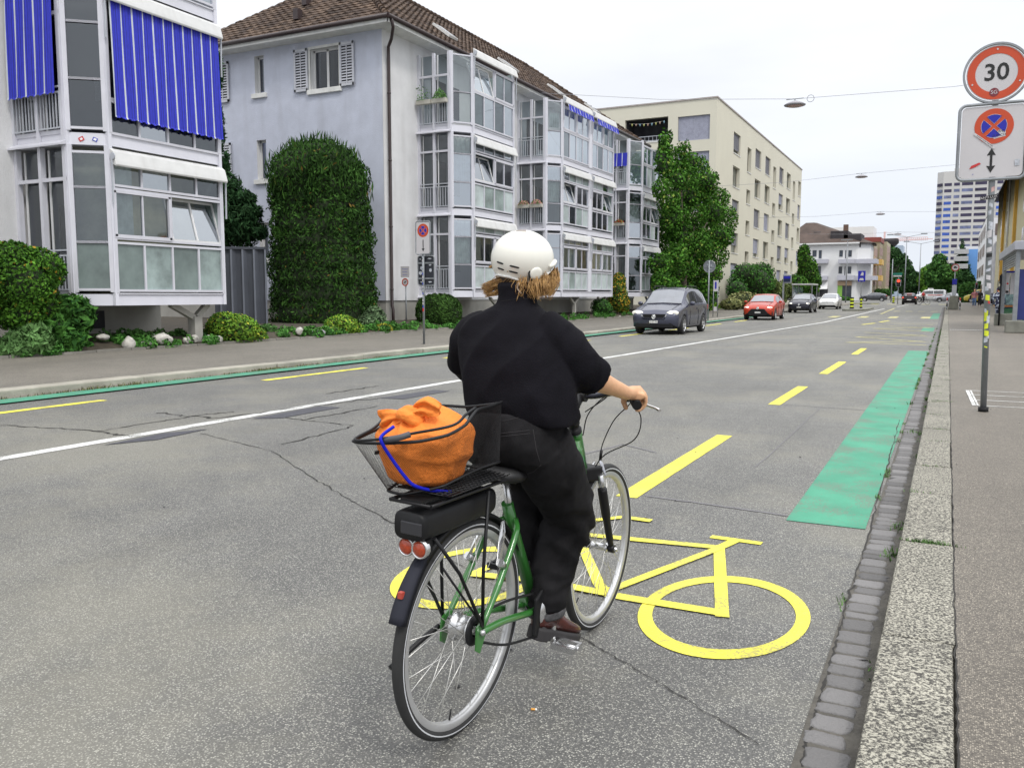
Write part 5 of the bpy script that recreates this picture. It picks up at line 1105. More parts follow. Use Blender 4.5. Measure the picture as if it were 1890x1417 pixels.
# ================================================================ STREET FURNITURE
mGalv = M('galvanised_steel', (.26, .275, .29), .5, metal=.4, var=.15, scale=6, dirt=.3); mSignW = M('sign_white', (.52, .50, .51), .45, var=.03, dirt=.05); mSignR = M('sign_orange_red', (.50, .058, .014), .4, var=.05); mSignB = M('sign_blue', (.01, .012, .33), .4, var=.05)
mConc = M('concrete', (.20, .20, .17), .9, var=.2, scale=3, bump=.5, dirt=.3); mBlk = mInk; mTagG = M('grey_tag', (.42, .44, .48), .6, var=.3, scale=40)
def disc(b, c, r, y, n=40, t=.002): b.prism([(c[0]+math.cos(a)*r, y, c[1]+math.sin(a)*r) for a in np.linspace(0, 2*math.pi, n, endpoint=False)], (0, -t, 0)); return b
def annulus(c, r0, r1, y, t=.002, n=44):
    b = MB()
    for i in range(n):
        a, e = 2*math.pi*i/n, 2*math.pi*(i+1)/n; b.prism([(c[0]+math.cos(q)*r, y, c[1]+math.sin(q)*r) for q, r in ((a, r0), (e, r0), (e, r1), (a, r1))], (0, -t, 0))
    return b
def rrect(cx, cz, w_, h_, r, n=6):
    out = []
    for qx, qz, a0 in ((1,1,0),(-1,1,90),(-1,-1,180),(1,-1,270)):
        for k in range(n+1): a = math.radians(a0+90*k/n); out.append((cx+qx*(w_/2-r)+math.cos(a)*r, cz+qz*(h_/2-r)+math.sin(a)*r))
    return out
def frame_tube(pts, y, r, name, m, par): return MB().tube([(x, y, z) for x, z in pts], r, 8, closed=True).build(name, m, par)
def nostop(par, c, r, y):
    """no-stopping roundel: red ring and cross on blue"""
    disc(MB(), c, r, y).build('roundel_red', mSignR, par)
    k = r*.66
    for q in range(4):
        a0 = math.radians(q*90); pts = [(c[0]+math.cos(a0)*k*.19, c[1]+math.sin(a0)*k*.19)]
        g_ = math.radians(45)-.17; pts += [(c[0]+math.cos(a0+g_*u)*k, c[1]+math.sin(a0+g_*u)*k) for u in np.linspace(-1, 1, 9)]
        MB().prism([(x, y-.003, z) for x, z in pts], (0, -.0015, 0)).build('roundel_blue', mSignB, par)
        MB().tube([(x, y-.0045, z) for x, z in pts], r*.012, 4, closed=True).build('roundel_line', mSignW, par)
def arrow(par, x, z0, z1, y, w_, up=False, dn=True):
    b = MB(); a0 = z0+(w_*1.7 if dn else 0); a1 = z1-(w_*1.7 if up else 0); pts = [(x-w_*.28, a0), (x-w_*.28, a1), (x+w_*.28, a1), (x+w_*.28, a0)]
    b.prism([(q[0], y, q[1]) for q in pts], (0, -.0015, 0)).build('arrow', mBlk, par); 
    if dn: MB().prism([(x-w_, y, a0+.1*w_), (x-w_*.28, y, a0-w_*.0), (x+w_*.28, y, a0), (x+w_, y, a0+.1*w_), (x, y, z0)], (0, -.0016, 0)).build('arrow_head', mBlk, par)
    if up: MB().prism([(x-w_, y, a1-.1*w_), (x-w_*.28, y, a1), (x+w_*.28, y, a1), (x+w_, y, a1-.1*w_), (x, y, z1)], (0, -.0016, 0)).build('arrow_head', mBlk, par)
def onpole(root, cx, cy, r, z, a, w_, h_, m, rot=0):
    """sticker wrapped on the pole at angle a (0 = towards the camera)"""
    b = MB(); n = 6; aw = w_/r
    for i in range(n):
        q0, q1 = a-aw/2+aw*i/n, a-aw/2+aw*(i+1)/n; s0, s1 = rot*(i/n-.5), rot*((i+1)/n-.5)
        P = lambda q, zz: (cx+math.sin(q)*(r+.0015), cy-math.cos(q)*(r+.0015), zz)
        b.quad(P(q0, z-h_/2+s0), P(q1, z-h_/2+s1), P(q1, z+h_/2+s1), P(q0, z+h_/2+s0))
    return b.build('sticker', m, root, fix=False)
S1 = thing('traffic_sign', 'speed limit 30 sign above a no stopping plate on a stickered grey pole', 'traffic sign')
px_, py_ = .395, 10.8; y = py_-.05
b = MB(); b.tube([(px_+.012, py_, .1), (px_-.03, py_, 2.65), (px_-.045, py_, 4.0)], .032, 20); b.build('pole', mGalv, S1, fix=True); MB().cyl((px_+.012, py_, .095), (px_+.012, py_, .15), .052, 16).build('pole_collar', mTrim, S1)
c = (.35, 3.745); R_ = .285
disc(MB(), c, R_, y).build('speed_plate', mSignW, S1); annulus(c, R_*.70, R_*.965, y-.003).build('speed_ring', mSignR, S1)
text_obj('speed_number', '30', .245, (c[0], y-.005, c[1]+.002), (math.pi/2, 0, 0), mBlk, S1, .0006, sx=1.0, bold=.0035)
frame_tube([(c[0]+math.cos(a)*(R_+.022), c[1]+math.sin(a)*(R_+.022)) for a in np.linspace(0, 2*math.pi, 48, endpoint=False)], y-.002, .012, 'speed_frame', mGalv, S1); annulus(c, R_+.01, R_+.03, y+.03, .05).build('speed_rim', mGalv, S1)
for a in (90, 205, 335): disc(MB(), (c[0]+math.cos(math.radians(a))*R_*.86, c[1]+math.sin(math.radians(a))*R_*.86), .009, y-.007, 12).build('bolt', mSignW, S1)
disc(MB(), (c[0]-.012, c[1]-.20), .045, y-.006, 20).build('round_sticker', M('sticker_maroon', (.16, .02, .03), .5), S1); text_obj('sticker_text', 'SG', .055, (c[0]-.012, y-.0085, c[1]-.20), (math.pi/2, 0, 0), mSignW, S1, .0004)
pc = (.345, 3.03); pw, ph = .60, .75; MB().prism([(x, y, z) for x, z in rrect(pc[0], pc[1], pw, ph, .05)], (0, -.003, 0)).build('plate', mSignW, S1)
frame_tube(rrect(pc[0], pc[1], pw+.045, ph+.045, .065), y-.004, .017, 'plate_frame', mGalv, S1)
for dx in (-.27, .27): MB().box(pc[0]+dx-.02, pc[0]+dx+.02, y+.005, y+.05, pc[1]-.36, pc[1]+.36).build('plate_back_rail', mGalv, S1)
nostop(S1, (.355, 3.19), .185, y-.005); arrow(S1, .345, 2.70, 2.96, y-.005, .042, True, True)
def tq(name, pts, m, dz=.008): return MB().prism([(x, y-dz, z) for x, z in pts], (0, -.0008, 0)).build(name, m, S1)
tq('paper_sticker', [(.36,3.055),(.47,3.08),(.465,3.15),(.40,3.145),(.34,3.09)], mSignW); text_obj('sticker_text', 'URVE', .035, (.42, y-.0095, 3.13), (math.pi/2, -.07, 0), mBlk, S1, .0003); text_obj('sticker_text', 'ZURICH', .036, (.405, y-.0095, 3.09), (math.pi/2, -.09, 0), mBlk, S1, .0003)
tq('paper_strip', [(.165,3.115),(.175,3.135),(.385,2.965),(.37,2.945)], mSignW, .010); text_obj('strip_text', 'ES KOMMT DIE ZEIT FUER MEHR', .014, (.275, y-.0115, 3.04), (math.pi/2, .68, 0), mBlk, S1, .0003)
tq('red_sticker', [(.14,2.75),(.19,2.765),(.25,2.80),(.235,2.815),(.16,2.785)], mRed); tq('white_sticker', [(.57,2.76),(.615,2.765),(.61,2.83),(.565,2.825)], mTagG); tq('blue_dot', [(.17,2.69),(.185,2.69),(.18,2.70)], mBlu)
random.seed(15)
tq2 = MB(); yb = py_-.036; band = [(.26,2.41),(.425,2.435),(.425,2.475),(.265,2.45)]; MB().prism([(x, yb, z) for x, z in band], (0, -.001, 0)).build('black_sticker', mBlk, S1); text_obj('sticker_text', 'ANTI LUX', .036, (.345, yb-.003, 2.442), (math.pi/2, -.14, 0), mSignW, S1, .0003)
mTagY = M('yellow_spray', (.62, .68, .03), .6, var=.2); mTagP = M('pink_tag', (.55, .35, .33), .6)
zz = 2.6
for z, a, w_, h_, m in ((2.53,.5,.05,.05,mTagP),(2.36,.0,.05,.04,mTagG),(2.28,-.3,.04,.05,mTagG),(2.14,.2,.06,.08,mTagG),(2.05,-.2,.06,.08,mSignW),(1.97,.1,.05,.05,mTagG),(1.88,-.1,.07,.05,mSignW),(1.82,.1,.08,.04,mBlk),(1.74,.3,.05,.05,mTagG),(1.66,-.2,.07,.03,mTagG),(1.58,.0,.06,.05,mSignW),(1.49,.3,.06,.06,mSignW),(1.46,-.4,.05,.05,mTagG),(1.36,.0,.055,.06,mTagY),(1.31,.5,.03,.03,mRed),(1.22,-.5,.03,.04,mTagG),(1.16,-.3,.05,.11,mTagY),(1.12,.5,.045,.09,mTagG),(1.05,-.1,.05,.06,mTagY),(.97,.1,.06,.06,mTagY),(.90,-.1,.05,.06,mTagG),(.93,.8,.02,.03,mSignW),(.82,.0,.04,.015,mTagY)):
    onpole(S1, px_+.012-.042*(z-.1)/2.55+ (0), py_, .032, z, a, w_*.75, h_, m, random.uniform(-.02, .02))
settle(S1, (px_, py_, .1))
# left kerb sign
S2 = thing('traffic_sign', 'no stopping sign with down arrow above a dark stickered board on the far pavement', 'traffic sign'); x0, y0 = -12.22, 19.0
MB().tube([(x0, y0, .12), (x0+.01, y0, 3.3)], .03, 14).build('pole', mGalv, S2); y = y0-.045
MB().prism([(x, y, z) for x, z in rrect(x0+.03, 2.87, .40, .80, .04)], (0, -.003, 0)).build('plate', mSignW, S2); frame_tube(rrect(x0+.03, 2.87, .44, .84, .055), y, .014, 'plate_frame', mGalv, S2); nostop(S2, (x0+.035, 3.06), .17, y-.004); arrow(S2, x0+.035, 2.52, 2.82, y-.004, .045)
yb = y0+.05; MB().prism([(x, yb, z) for x, z in rrect(x0+.055, 2.03, .48, .74, .05)], (0, .004, 0)).build('board', M('board_dark', (.02, .022, .03), .5), S2); frame_tube(rrect(x0+.055, 2.03, .50, .76, .06), yb, .014, 'board_frame', mGalv, S2)
for z in (1.83, 2.23): MB().box(x0-.19, x0+.30, yb-.02, yb-.003, z-.02, z+.02).build('board_rail', mGalv, S2)
random.seed(16)
for (dx, z, w_, h_) in ((-.12,2.33,.07,.05),(.16,2.34,.15,.04),(-.08,2.10,.08,.14),(-.10,1.97,.14,.12),(.19,2.18,.10,.05),(.20,2.04,.10,.14),(-.09,1.74,.07,.05),(.18,1.74,.14,.05)):
    pts = [(x0+dx+math.cos(a)*w_/2*random.uniform(.6, 1.1), z+math.sin(a)*h_/2*random.uniform(.6, 1.1)) for a in np.linspace(0, 2*math.pi, 7, endpoint=False)]; MB().prism([(x, yb-.006, zq) for x, zq in pts], (0, -.001, 0)).build('sticker', mTagG, S2)
for z in np.arange(1.1, 2.4, .085): onpole(S2, x0, y0, .03, z, random.uniform(-.5, .5), .045, random.uniform(.04, .07), random.choice((mSignW, mTagG, mTagG, mBlu)))
onpole(S2, x0, y0, .03, 1.02, 0, .045, .09, mRed); settle(S2, (x0, y0, .12))
# small private sign in the garden
S3 = thing('small_sign', 'small white notice and round sign on thin post by the lilac building corner', 'sign'); q = atX(750, 600, -18.6); x0, y0 = q.x, q.y
MB().cyl((x0, y0, .3), (x0, y0, 1.95), .03, 10).build('post', mGalv, S3); MB().box(x0-.2, x0+.2, y0-.05, y0-.045, 2.08, 2.5).build('notice', mSignW, S3)
for i, (s_, w_) in enumerate((('Privatareal', .06), ('Parkieren', .06), ('verboten', .06))): text_obj('notice_text', s_, w_, (x0, y0-.053, 2.40-i*.11), (math.pi/2, 0, 0), mBlu, S3, .0005)
disc(MB(), (x0, 1.90), .15, y0-.045).build('roundel', mSignW, S3); annulus((x0, 1.90), .11, .15, y0-.049).build('roundel_ring', mSignR, S3); MB().prism([(x0-.06, y0-.05, 1.86), (x0+.02, y0-.05, 1.88), (x0+.07, y0-.05, 1.95), (x0-.02, y0-.05, 1.92)], (0,-.001,0)).build('roundel_mark', mBlk, S3); settle(S3, (x0, y0, .3))
# round sign seen from behind, info board, bus stop post, left shelter
def at_z(px, py, Y): return atY(px, py, Y)
q = G(1307, 578, .12); Yq = q.y*1.0; q = atY(1307, 574, 44.0); x0, y0 = q.x, 44.0; S4 = thing('traffic_sign', 'round traffic sign seen from behind on a tall post behind the minivan', 'traffic sign'); zc = atY(1307, 492, y0).z
MB().cyl((x0, y0, .12), (x0, y0, zc+.3), .035, 12).build('pole', mGalv, S4); disc(MB(), (x0, zc), .29, y0+.06, 36, -.004).build('sign_back', M('sign_back_grey', (.20, .215, .24), .5, metal=.3), S4); frame_tube([(x0+math.cos(a)*.30, zc+math.sin(a)*.30) for a in np.linspace(0, 2*math.pi, 36, endpoint=False)], y0+.05, .018, 'sign_frame', mGalv, S4)
MB().box(x0-.26, x0+.26, y0+.035, y0+.055, zc-.03, zc+.01).build('rail', mGalv, S4)
for dx, dz in ((-.08,.1),(.09,.06),(.06,-.12)): MB().box(x0+dx-.035, x0+dx+.035, y0+.05, y0+.055, zc+dz-.03, zc+dz+.03).build('sticker', mTagG, S4)
settle(S4, (x0, y0, .12))
q = atY(1320, 580, 50); x0, y0 = q.x, 50.0; S5 = thing('info_board', 'narrow white and blue board between two thin posts beside the round sign back', 'sign'); zt = atY(1320, 517, y0).z
for dx in (-.13, .13): MB().cyl((x0+dx, y0, .1), (x0+dx, y0, zt), .025, 8).build('post', mGalv, S5)
MB().box(x0-.12, x0+.12, y0-.03, y0-.02, zt-.65, zt-.02).build('board', mSignW, S5); MB().box(x0-.05, x0+.05, y0-.035, y0-.03, zt-.5, zt-.1).build('symbol', mSignB, S5); MB().box(x0-.09, x0+.09, y0-.05, y0+.02, .5, .75).build('box', mSignW, S5); settle(S5, (x0, y0, .12))
q = atY(1446, 560, 76); x0, y0 = q.x, 76.0; S6 = thing('bus_stop_sign', 'bus stop flag with blue panel on a grey post behind the red car', 'sign'); zt = atY(1446, 507, y0).z
MB().box(x0-.12, x0+.02, y0-.05, y0+.05, .2, zt-.7).build('post', mGalv, S6); MB().box(x0-.1, x0+.62, y0-.06, y0+.06, zt-.75, zt).build('flag', mGalv, S6, bevel=.05); MB().box(x0-.04, x0+.52, y0-.075, y0-.06, zt-.62, zt-.12).build('panel', M('panel_dark', (.015, .02, .06), .3), S6); MB().box(x0-.04, x0+.52, y0-.08, y0-.075, zt-.34, zt-.12).build('blue_panel', mSignB, S6); settle(S6, (x0, y0, .2))
def shelter(name, label, x0, x1, y0, y1, z0, z1, post=.08):
    t = thing(name, label, 'bus shelter'); b = MB()
    b.box(x0-.1, x1+.1, y0-.1, y1+.1, z1-.14, z1); b.build('roof', M('shelter_white', (.5,.5,.5), .5), t, bevel=.02)
    for x in (x0, x1):
        for y_ in (y0, y1): MB().box(x-post/2, x+post/2, y_-post/2, y_+post/2, z0, z1-.14).build('post', mGalv, t)
    gl = MB(); gl.quad((x0, y1, z0+.3), (x1, y1, z0+.3), (x1, y1, z1-.3), (x0, y1, z1-.3)); gl.quad((x0, y0, z0+.3), (x0, y1, z0+.3), (x0, y1, z1-.3), (x0, y0, z1-.3)); gl.build('glass_wall', MG('shelter_glass', (.75, .8, .8), .08), t, fix=False); settle(t, (x0, y0, z0)); return t
a_ = atY(1468, 560, 92); c_ = atY(1503, 560, 92); shelter('bus_shelter', 'glass bus shelter at the left stop behind the dark hatchback', a_.x, c_.x, 90, 93.5, .3, atY(1480, 524, 92).z)
# right bus shelter at the edge of the frame
t = thing('bus_shelter', 'grey metal bus shelter on concrete feet at the right edge with blue poster panel', 'bus shelter')
zr = 2.95
for (xx, yy, w_) in ((2.10, 34.6, .13), (2.10, 42.6, .13)):
    MB().box(xx-.28, xx+.75, yy-.25, yy+.25, .1, .52 if yy < 40 else .62).build('concrete_foot', mConc, t, bevel=.03); MB().box(xx-.07, xx+.07, yy-.07, yy+.07, .5, zr).build('post', mGalv, t, bevel=.01)
    MB().box(xx+1.3, xx+1.4, yy-.05, yy+.05, .1, zr).build('rear_post', mGalv, t)
MB().box(1.95, 3.7, 34.3, 44.2, zr, zr+.30).build('roof', M('shelter_roof_grey', (.33, .34, .38), .5, var=.08), t, bevel=.02)
for z in np.arange(2.45, 2.92, .09): MB().box(2.06, 2.12, 34.68, 42.52, z, z+.05).build('louvre', mGalv, t)
MB().box(2.1, 3.4, 42.68, 42.72, .6, 2.4).build('timetable_glass', MG('timetable_glass', (.7, .8, .75), .1), t, fix=False)
MB().box(2.35, 2.95, 42.60, 42.64, 1.45, 2.35).build('timetable', mSignW, t); MB().box(2.18, 2.32, 42.60, 42.64, 1.45, 2.35).build('notice_strip', mSignW, t); MB().box(2.18, 2.95, 42.59, 42.63, 2.36, 2.44).build('blue_header', mSignB, t)
for i in range(9): MB().box(2.42, 2.42+random.uniform(.3, .48), 42.59, 42.599, 2.28-i*.085, 2.292-i*.085).build('timetable_line', mTagG, t)
MB().box(2.2, 2.30, 42.59, 42.599, 1.5, 1.6).build('notice_mark', mBlk, t); disc(MB(), (2.25, 1.9), .04, 42.598).build('notice_mark', mRed, t)
MB().box(2.15, 3.3, 34.75, 34.85, .55, 2.3).build('side_panel', M('shelter_blue', (.02, .03, .16), .3), t)
settle(t, (2.1, 34.6, .1))
t = thing('poster_stand', 'blue and orange framed poster case standing beyond the shelter timetable', 'advertising case'); MB().box(2.05, 3.3, 46.9, 47.1, .1, 1.75).build('case', M('case_blue', (.03, .03, .14), .4), t); MB().box(2.15, 3.2, 46.88, 46.9, .95, 1.55).build('poster', M('poster', (.25, .28, .3), .5, var=.8, scale=6), t)
for z in (.85, 1.58): MB().box(2.08, 3.26, 46.86, 46.9, z, z+.09).build('orange_band', M('case_orange', (.62, .18, .03), .4), t)
MB().box(2.4, 3.2, 46.87, 46.9, .2, .8).build('green_field', M('case_green', (.05, .14, .04), .6), t); settle(t, (2.7, 47, .1))
t = thing('post', 'thin dark post standing at the front edge of the bus shelter', 'post'); q = G(1843, 601, .1); MB().tube([(q.x, q.y, .1), (q.x, q.y, 2.3)], .035, 10).build('shaft', mTrim, t); MB().box(q.x-.07, q.x+.02, q.y-.03, q.y+.03, 1.9, 2.25).build('camera_box', mTrim, t); settle(t, (q.x, q.y, .1))
# refuge island and bollards
sb = tag(MB().prism([(x, y_, -.02) for x, y_ in ((-7.9, 77), (-7.5, 75.6), (-6.6, 75.6), (-6.0, 78), (-6.2, 88), (-7.7, 88))], (0, 0, zg(80)+.17)).build('traffic_island', mConc, bevel=.03), kind='structure')
mHiY = M('signal_yellow', (.62, .72, .02), .5, var=.05)
def bollard(x, y_, r, h, label):
    t = thing('bollard', label, 'bollard', group='striped island bollards'); z0 = zg(y_)+.13; k = 7
    for i in range(k): MB().cyl((x, y_, z0+h*i/k), (x, y_, z0+h*(i+1)/k-.002), r*(1.15 if i == 0 else 1), 16).build('band', mTrim if i % 2 == 0 else mHiY, t)
    settle(t, (x, y_, z0))
q = atY(1572, 570, 78.5); bollard(q.x, 78.5, .15, 1.0, 'thick black and yellow banded bollard on the traffic island, nearer one'); q = atY(1589, 568, 82); bollard(q.x, 82, .10, .95, 'thin black and yellow banded bollard on the island below the blue sign'); q = atY(1649, 555, 124); bollard(q.x, 124, .14, .9, 'yellow banded bollard on the far island by the traffic light')
sb = tag(MB().box(-12, -8.2, 123, 126, -.02, zg(124)+.14).build('traffic_island', mConc), kind='structure')
t = thing('traffic_sign', 'square blue sign with two white symbols on the traffic island', 'traffic sign'); q = atY(1588, 568, 83); zt = atY(1588, 500, 83).z; zb = atY(1588, 520, 83).z
MB().cyl((q.x, 83, .3), (q.x, 83, zt), .04, 10).build('pole', mGalv, t); MB().box(q.x-.30, q.x+.32, 82.9, 82.93, zb, zt).build('plate', mSignB, t, bevel=.01)
MB().prism([(q.x-.1, 82.89, zt-.42), (q.x+.16, 82.89, zt-.42), (q.x+.16, 82.89, zt-.18), (q.x+.03, 82.89, zt-.08)], (0,-.01,0)).build('white_symbol', mSignW, t); MB().prism([(q.x-.2, 82.89, zb+.12), (q.x+.2, 82.89, zb+.12), (q.x+.14, 82.89, zb+.32), (q.x-.12, 82.89, zb+.32)], (0,-.01,0)).build('white_symbol', mSignW, t); settle(t, (q.x, 83, .3))
def siglight(label, px, ptop, pbot, Y, red=True, face=-1, wpx=7):
    t = thing('traffic_light', label, 'traffic light'); q = atY(px, pbot, Y); z0, z1 = atY(px, pbot, Y).z, atY(px, ptop, Y).z; k = (q-CAM).dot(FW)/F; w_ = wpx*k/2; x = q.x
    MB().cyl((x, Y+.1, zg(Y)), (x, Y+.1, z1+.2), .05, 10).build('pole', mGalv, t); MB().box(x-w_, x+w_, Y-.1, Y, z0, z1).build('housing', mTrim, t, bevel=w_*.5); MB().prism([(a, Y-.02, c) for a, c in rrect(x, (z0+z1)/2, w_*2.5, (z1-z0)*1.12, w_)], (0, .02, 0)).build('backing', mTagG, t)
    disc(MB(), (x, z1-w_*1.0), w_*.72, Y-.11, 16).build('red_lamp', M('lamp_red_lit', (.6,.02,.01), .3, emit=(1,.06,.03,2.5)) if red else M('lamp_amber_dark', (.3,.05,.02), .3), t); disc(MB(), (x, z0+w_*1.0), w_*.7, Y-.11, 16).build('dark_lens', mBlk, t); settle(t, (x, Y, zg(Y)))
siglight('traffic light showing red on the far island', 1658, 515, 529, 124, True, wpx=7)
siglight('dark traffic light at the left side of the junction near the white building', 1512, 519, 530, 118, False, wpx=4)
siglight('traffic light on the right pavement beyond the pedestrian', 1802, 522, 533, 128, False, wpx=4)
t = thing('direction_sign', 'green arrow shaped direction sign above the red traffic light', 'sign'); q = atY(1657, 506, 124); MB().prism([(q.x-.6, 123.7, q.z), (q.x-.45, 123.7, q.z+.16), (q.x+.55, 123.7, q.z+.16), (q.x+.55, 123.7, q.z-.14), (q.x-.45, 123.7, q.z-.14)], (0,.05,0)).build('panel', M('sign_green', (.01,.16,.12), .5), t); MB().box(q.x-.5, q.x+.5, 123.7, 123.74, q.z-.34, q.z-.17).build('white_panel', mSignW, t); settle(t, q)
# no right turn sign on block at the right pavement
t = thing('traffic_sign', 'round red rimmed prohibition sign on a concrete block with striped posts at the right kerb', 'traffic sign'); Y = 80.0; q = atY(1759, 577, Y); x = q.x; zc = atY(1760, 494, Y).z; r = .30; z0 = zg(Y)+.1
MB().cyl((x, Y, z0), (x, Y, zc+.25), .04, 10).build('pole', mGalv, t); disc(MB(), (x, zc), r, Y-.06).build('disc', mSignW, t); annulus((x, zc), r*.78, r, Y-.065).build('ring', M('ring_dark_red', (.38,.02,.02), .5), t); MB().box(x-.13, x+.13, Y-.07, Y-.066, zc-.05, zc+.04).build('car_symbol', mBlk, t); MB().box(x-.1, x+.06, Y-.07, Y-.066, zc+.03, zc+.1).build('car_symbol', mBlk, t)
zz = atY(1760, 515, Y).z; MB().box(x-.17, x+.17, Y-.05, Y-.02, zz-.45, zz).build('blue_plate', mSignB, t); MB().box(x-.17, x+.17, Y-.05, Y-.02, zz-1.35, zz-.5).build('stickered_plate', mTagG, t); MB().prism([(x-.38, Y-.2, z0), (x+.38, Y-.2, z0), (x+.3, Y-.2, z0+1.15), (x-.3, Y-.2, z0+1.15)], (0, .4, 0)).build('concrete_block', mConc, t, bevel=.05)
settle(t, (x, Y, z0))
for s_, lb in ((-1, 'left'), (1, 'right')):
    t = thing('guide_post', 'small black and white guide post on the %s of the concrete block' % lb, 'post', group='guide posts at the concrete block'); X = x+s_*.48
    for i, m in enumerate((mGalv, mTrim, mSignW, M('post_red', (.5,.05,.04), .5))): MB().cyl((X, Y-.3, z0+i*.25), (X, Y-.3, z0+(i+1)*.25-.002), .055, 10).build('band', m, t)
    settle(t, (X, Y-.3, z0))
# street lamps hung on span wires
def span(Y, pl, pr, lamp, name_l, i):
    A, B, C_ = atY(*pl, Y), atY(*pr, Y), atY(*lamp, Y); t = thing('span_wire', 'thin span wire across the street carrying the %s hanging lamp' % name_l, 'cable', group='span wires over the street'); 
    MB().tube([A, A.lerp(C_, .5)-Vector((0,0,.05)), C_+Vector((0,0,.22)), C_.lerp(B, .5)-Vector((0,0,.04)), B], .007+.00006*Y, 5).build('wire', M('wire_grey', (.3,.3,.33), .6), t); settle(t, A)
    l_ = thing('street_lamp', 'flat grey lamp hanging over the street on a wire, %s one' % name_l, 'street lamp', group='hanging street lamps'); MB().lathe(C_, (0,0,1), [(0,-.06),(.30,-.07),(.42,-.05),(.44,-.02),(.30,.06),(.12,.13),(.0,.14)], 20).build('lamp_housing', M('lamp_grey', (.28,.27,.29), .5), l_)
    MB().lathe(C_, (0,0,1), [(0,-.085),(.30,-.085),(.33,-.07)], 20).build('lamp_glass', M('lamp_lens', (.35,.22,.2), .3), l_); b = MB(); b.bar(C_+Vector((-.35,0,.22)), C_+Vector((.35,0,.22)), .03); b.bar(C_+Vector((0,0,.12)), C_+Vector((0,0,.22)), .04); b.build('bracket', mGalv, l_)
    if i == 0: MB().tube([C_+Vector((.62+.14*math.cos(a), 0, .18+.14*math.sin(a))) for a in np.linspace(0, 6.28, 16, endpoint=False)], .012, 5, closed=True).build('cable_loop', M('wire_grey', (.3,.3,.33), .6), l_)
    settle(l_, C_)
span(38.0, (1000, 172), (2100, 118), (1467, 193), 'nearest', 0); span(68.0, (1318, 344), (2000, 274), (1590, 326), 'second', 1); span(92.0, (1400, 402), (1960, 384), (1625, 395), 'third', 2); span(112.0, (1490, 432), (1900, 426), (1657, 432), 'fourth', 3)
def mast(px, ptop, Y, label, arm=34):
    t = thing('lamp_post', label, 'street lamp', group='double armed lamp posts'); q = atY(px, ptop, Y); k = (q-CAM).dot(FW)/F; a = arm*k; MB().tube([(q.x, Y, zg(Y)), (q.x, Y, q.z)], [.13, .07], 10).build('mast', mGalv, t)
    for s_ in (-1, 1): MB().tube([(q.x, Y, q.z), (q.x+s_*a*.8, Y, q.z+a*.16)], .05, 6).build('arm', mGalv, t); MB().box(q.x+s_*a*.95-a*.18, q.x+s_*a*.95+a*.18, Y-.15, Y+.15, q.z+a*.15, q.z+a*.22).build('lamp_head', mGalv, t, bevel=.02)
    settle(t, (q.x, Y, zg(Y)))
mast(1674, 438, 182, 'tall double armed lamp post left of the far trees', 30); mast(1700, 450, 200, 'tall double armed lamp post in the middle of the far avenue', 26)
for px, pt, Y, lb in ((1648, 478, 150, 'plain grey mast left of the red traffic light'), (1565, 443, 130, 'slim grey lamp mast in front of the white corner building')):
    t = thing('mast', lb, 'mast'); q = atY(px, pt, Y); MB().tube([(q.x, Y, zg(Y)), (q.x, Y, q.z)], [.09, .06], 8).build('shaft', mGalv, t)
    if Y < 140: MB().box(q.x-.9, q.x+.6, Y-.1, Y+.1, q.z-.05, q.z+.1).build('lamp_head', mGalv, t)
    settle(t, (q.x, Y, zg(Y)))
# ================================================================ CYCLIST AND BICYCLE
# bicycle space: u forward, r right, v up, origin under the rear hub on the road
from mathutils import noise
from mathutils.bvhtree import BVHTree
BH, BL = .055, .04
bU = Vector((math.sin(BH), math.cos(BH), 0)); bR0 = Vector((math.cos(BH), -math.sin(BH), 0)); bZ = Vector((0, 0, 1))
bV = bZ*math.cos(BL)+bR0*math.sin(BL); bR = bR0*math.cos(BL)-bZ*math.sin(BL); bO = Vector((-1.33, 2.25, 0))
BM = Matrix.Translation(bO) @ Matrix((bU, -bR, bV)).transposed().to_4x4(); BMi = BM.inverted()
def K(u, r, v): return Vector((u, -r, v))
def ru(px, py, u):
    """survey pixel -> bicycle-space point on the plane u = const"""
    d = ray(px, py); t = ((bO+bU*u-CAM).dot(bU))/d.dot(bU); return BMi @ (CAM+d*t)
bike = thing('bicycle', 'green electric city bicycle with rear wire basket and rack battery', 'bicycle'); bike.matrix_world = BM
mGreenP = M('green_frame_paint', (.035, .165, .03), .28, var=.08, scale=6, coat=.6, spec=.5); mBlack = M('black_metal', (.009, .009, .010), .45, var=.2, spec=.3)
mRub = M('tyre_rubber', (.022, .022, .022), .8, var=.3, scale=20, bump=.5, bscale=160); mRim = M('aluminium_rim', (.52, .52, .52), .35, metal=.6, var=.08, scale=8)
mSil = M('polished_aluminium', (.62, .62, .62), .25, metal=.9, var=.06); mSpoke = M('steel_spoke', (.62, .61, .58), .3, metal=.7, var=.05); mPla = M('black_plastic', (.009, .009, .010), .5, var=.2, scale=12, spec=.28)
mRefl = M('reflective_stripe', (.55, .56, .58), .35, var=.1)
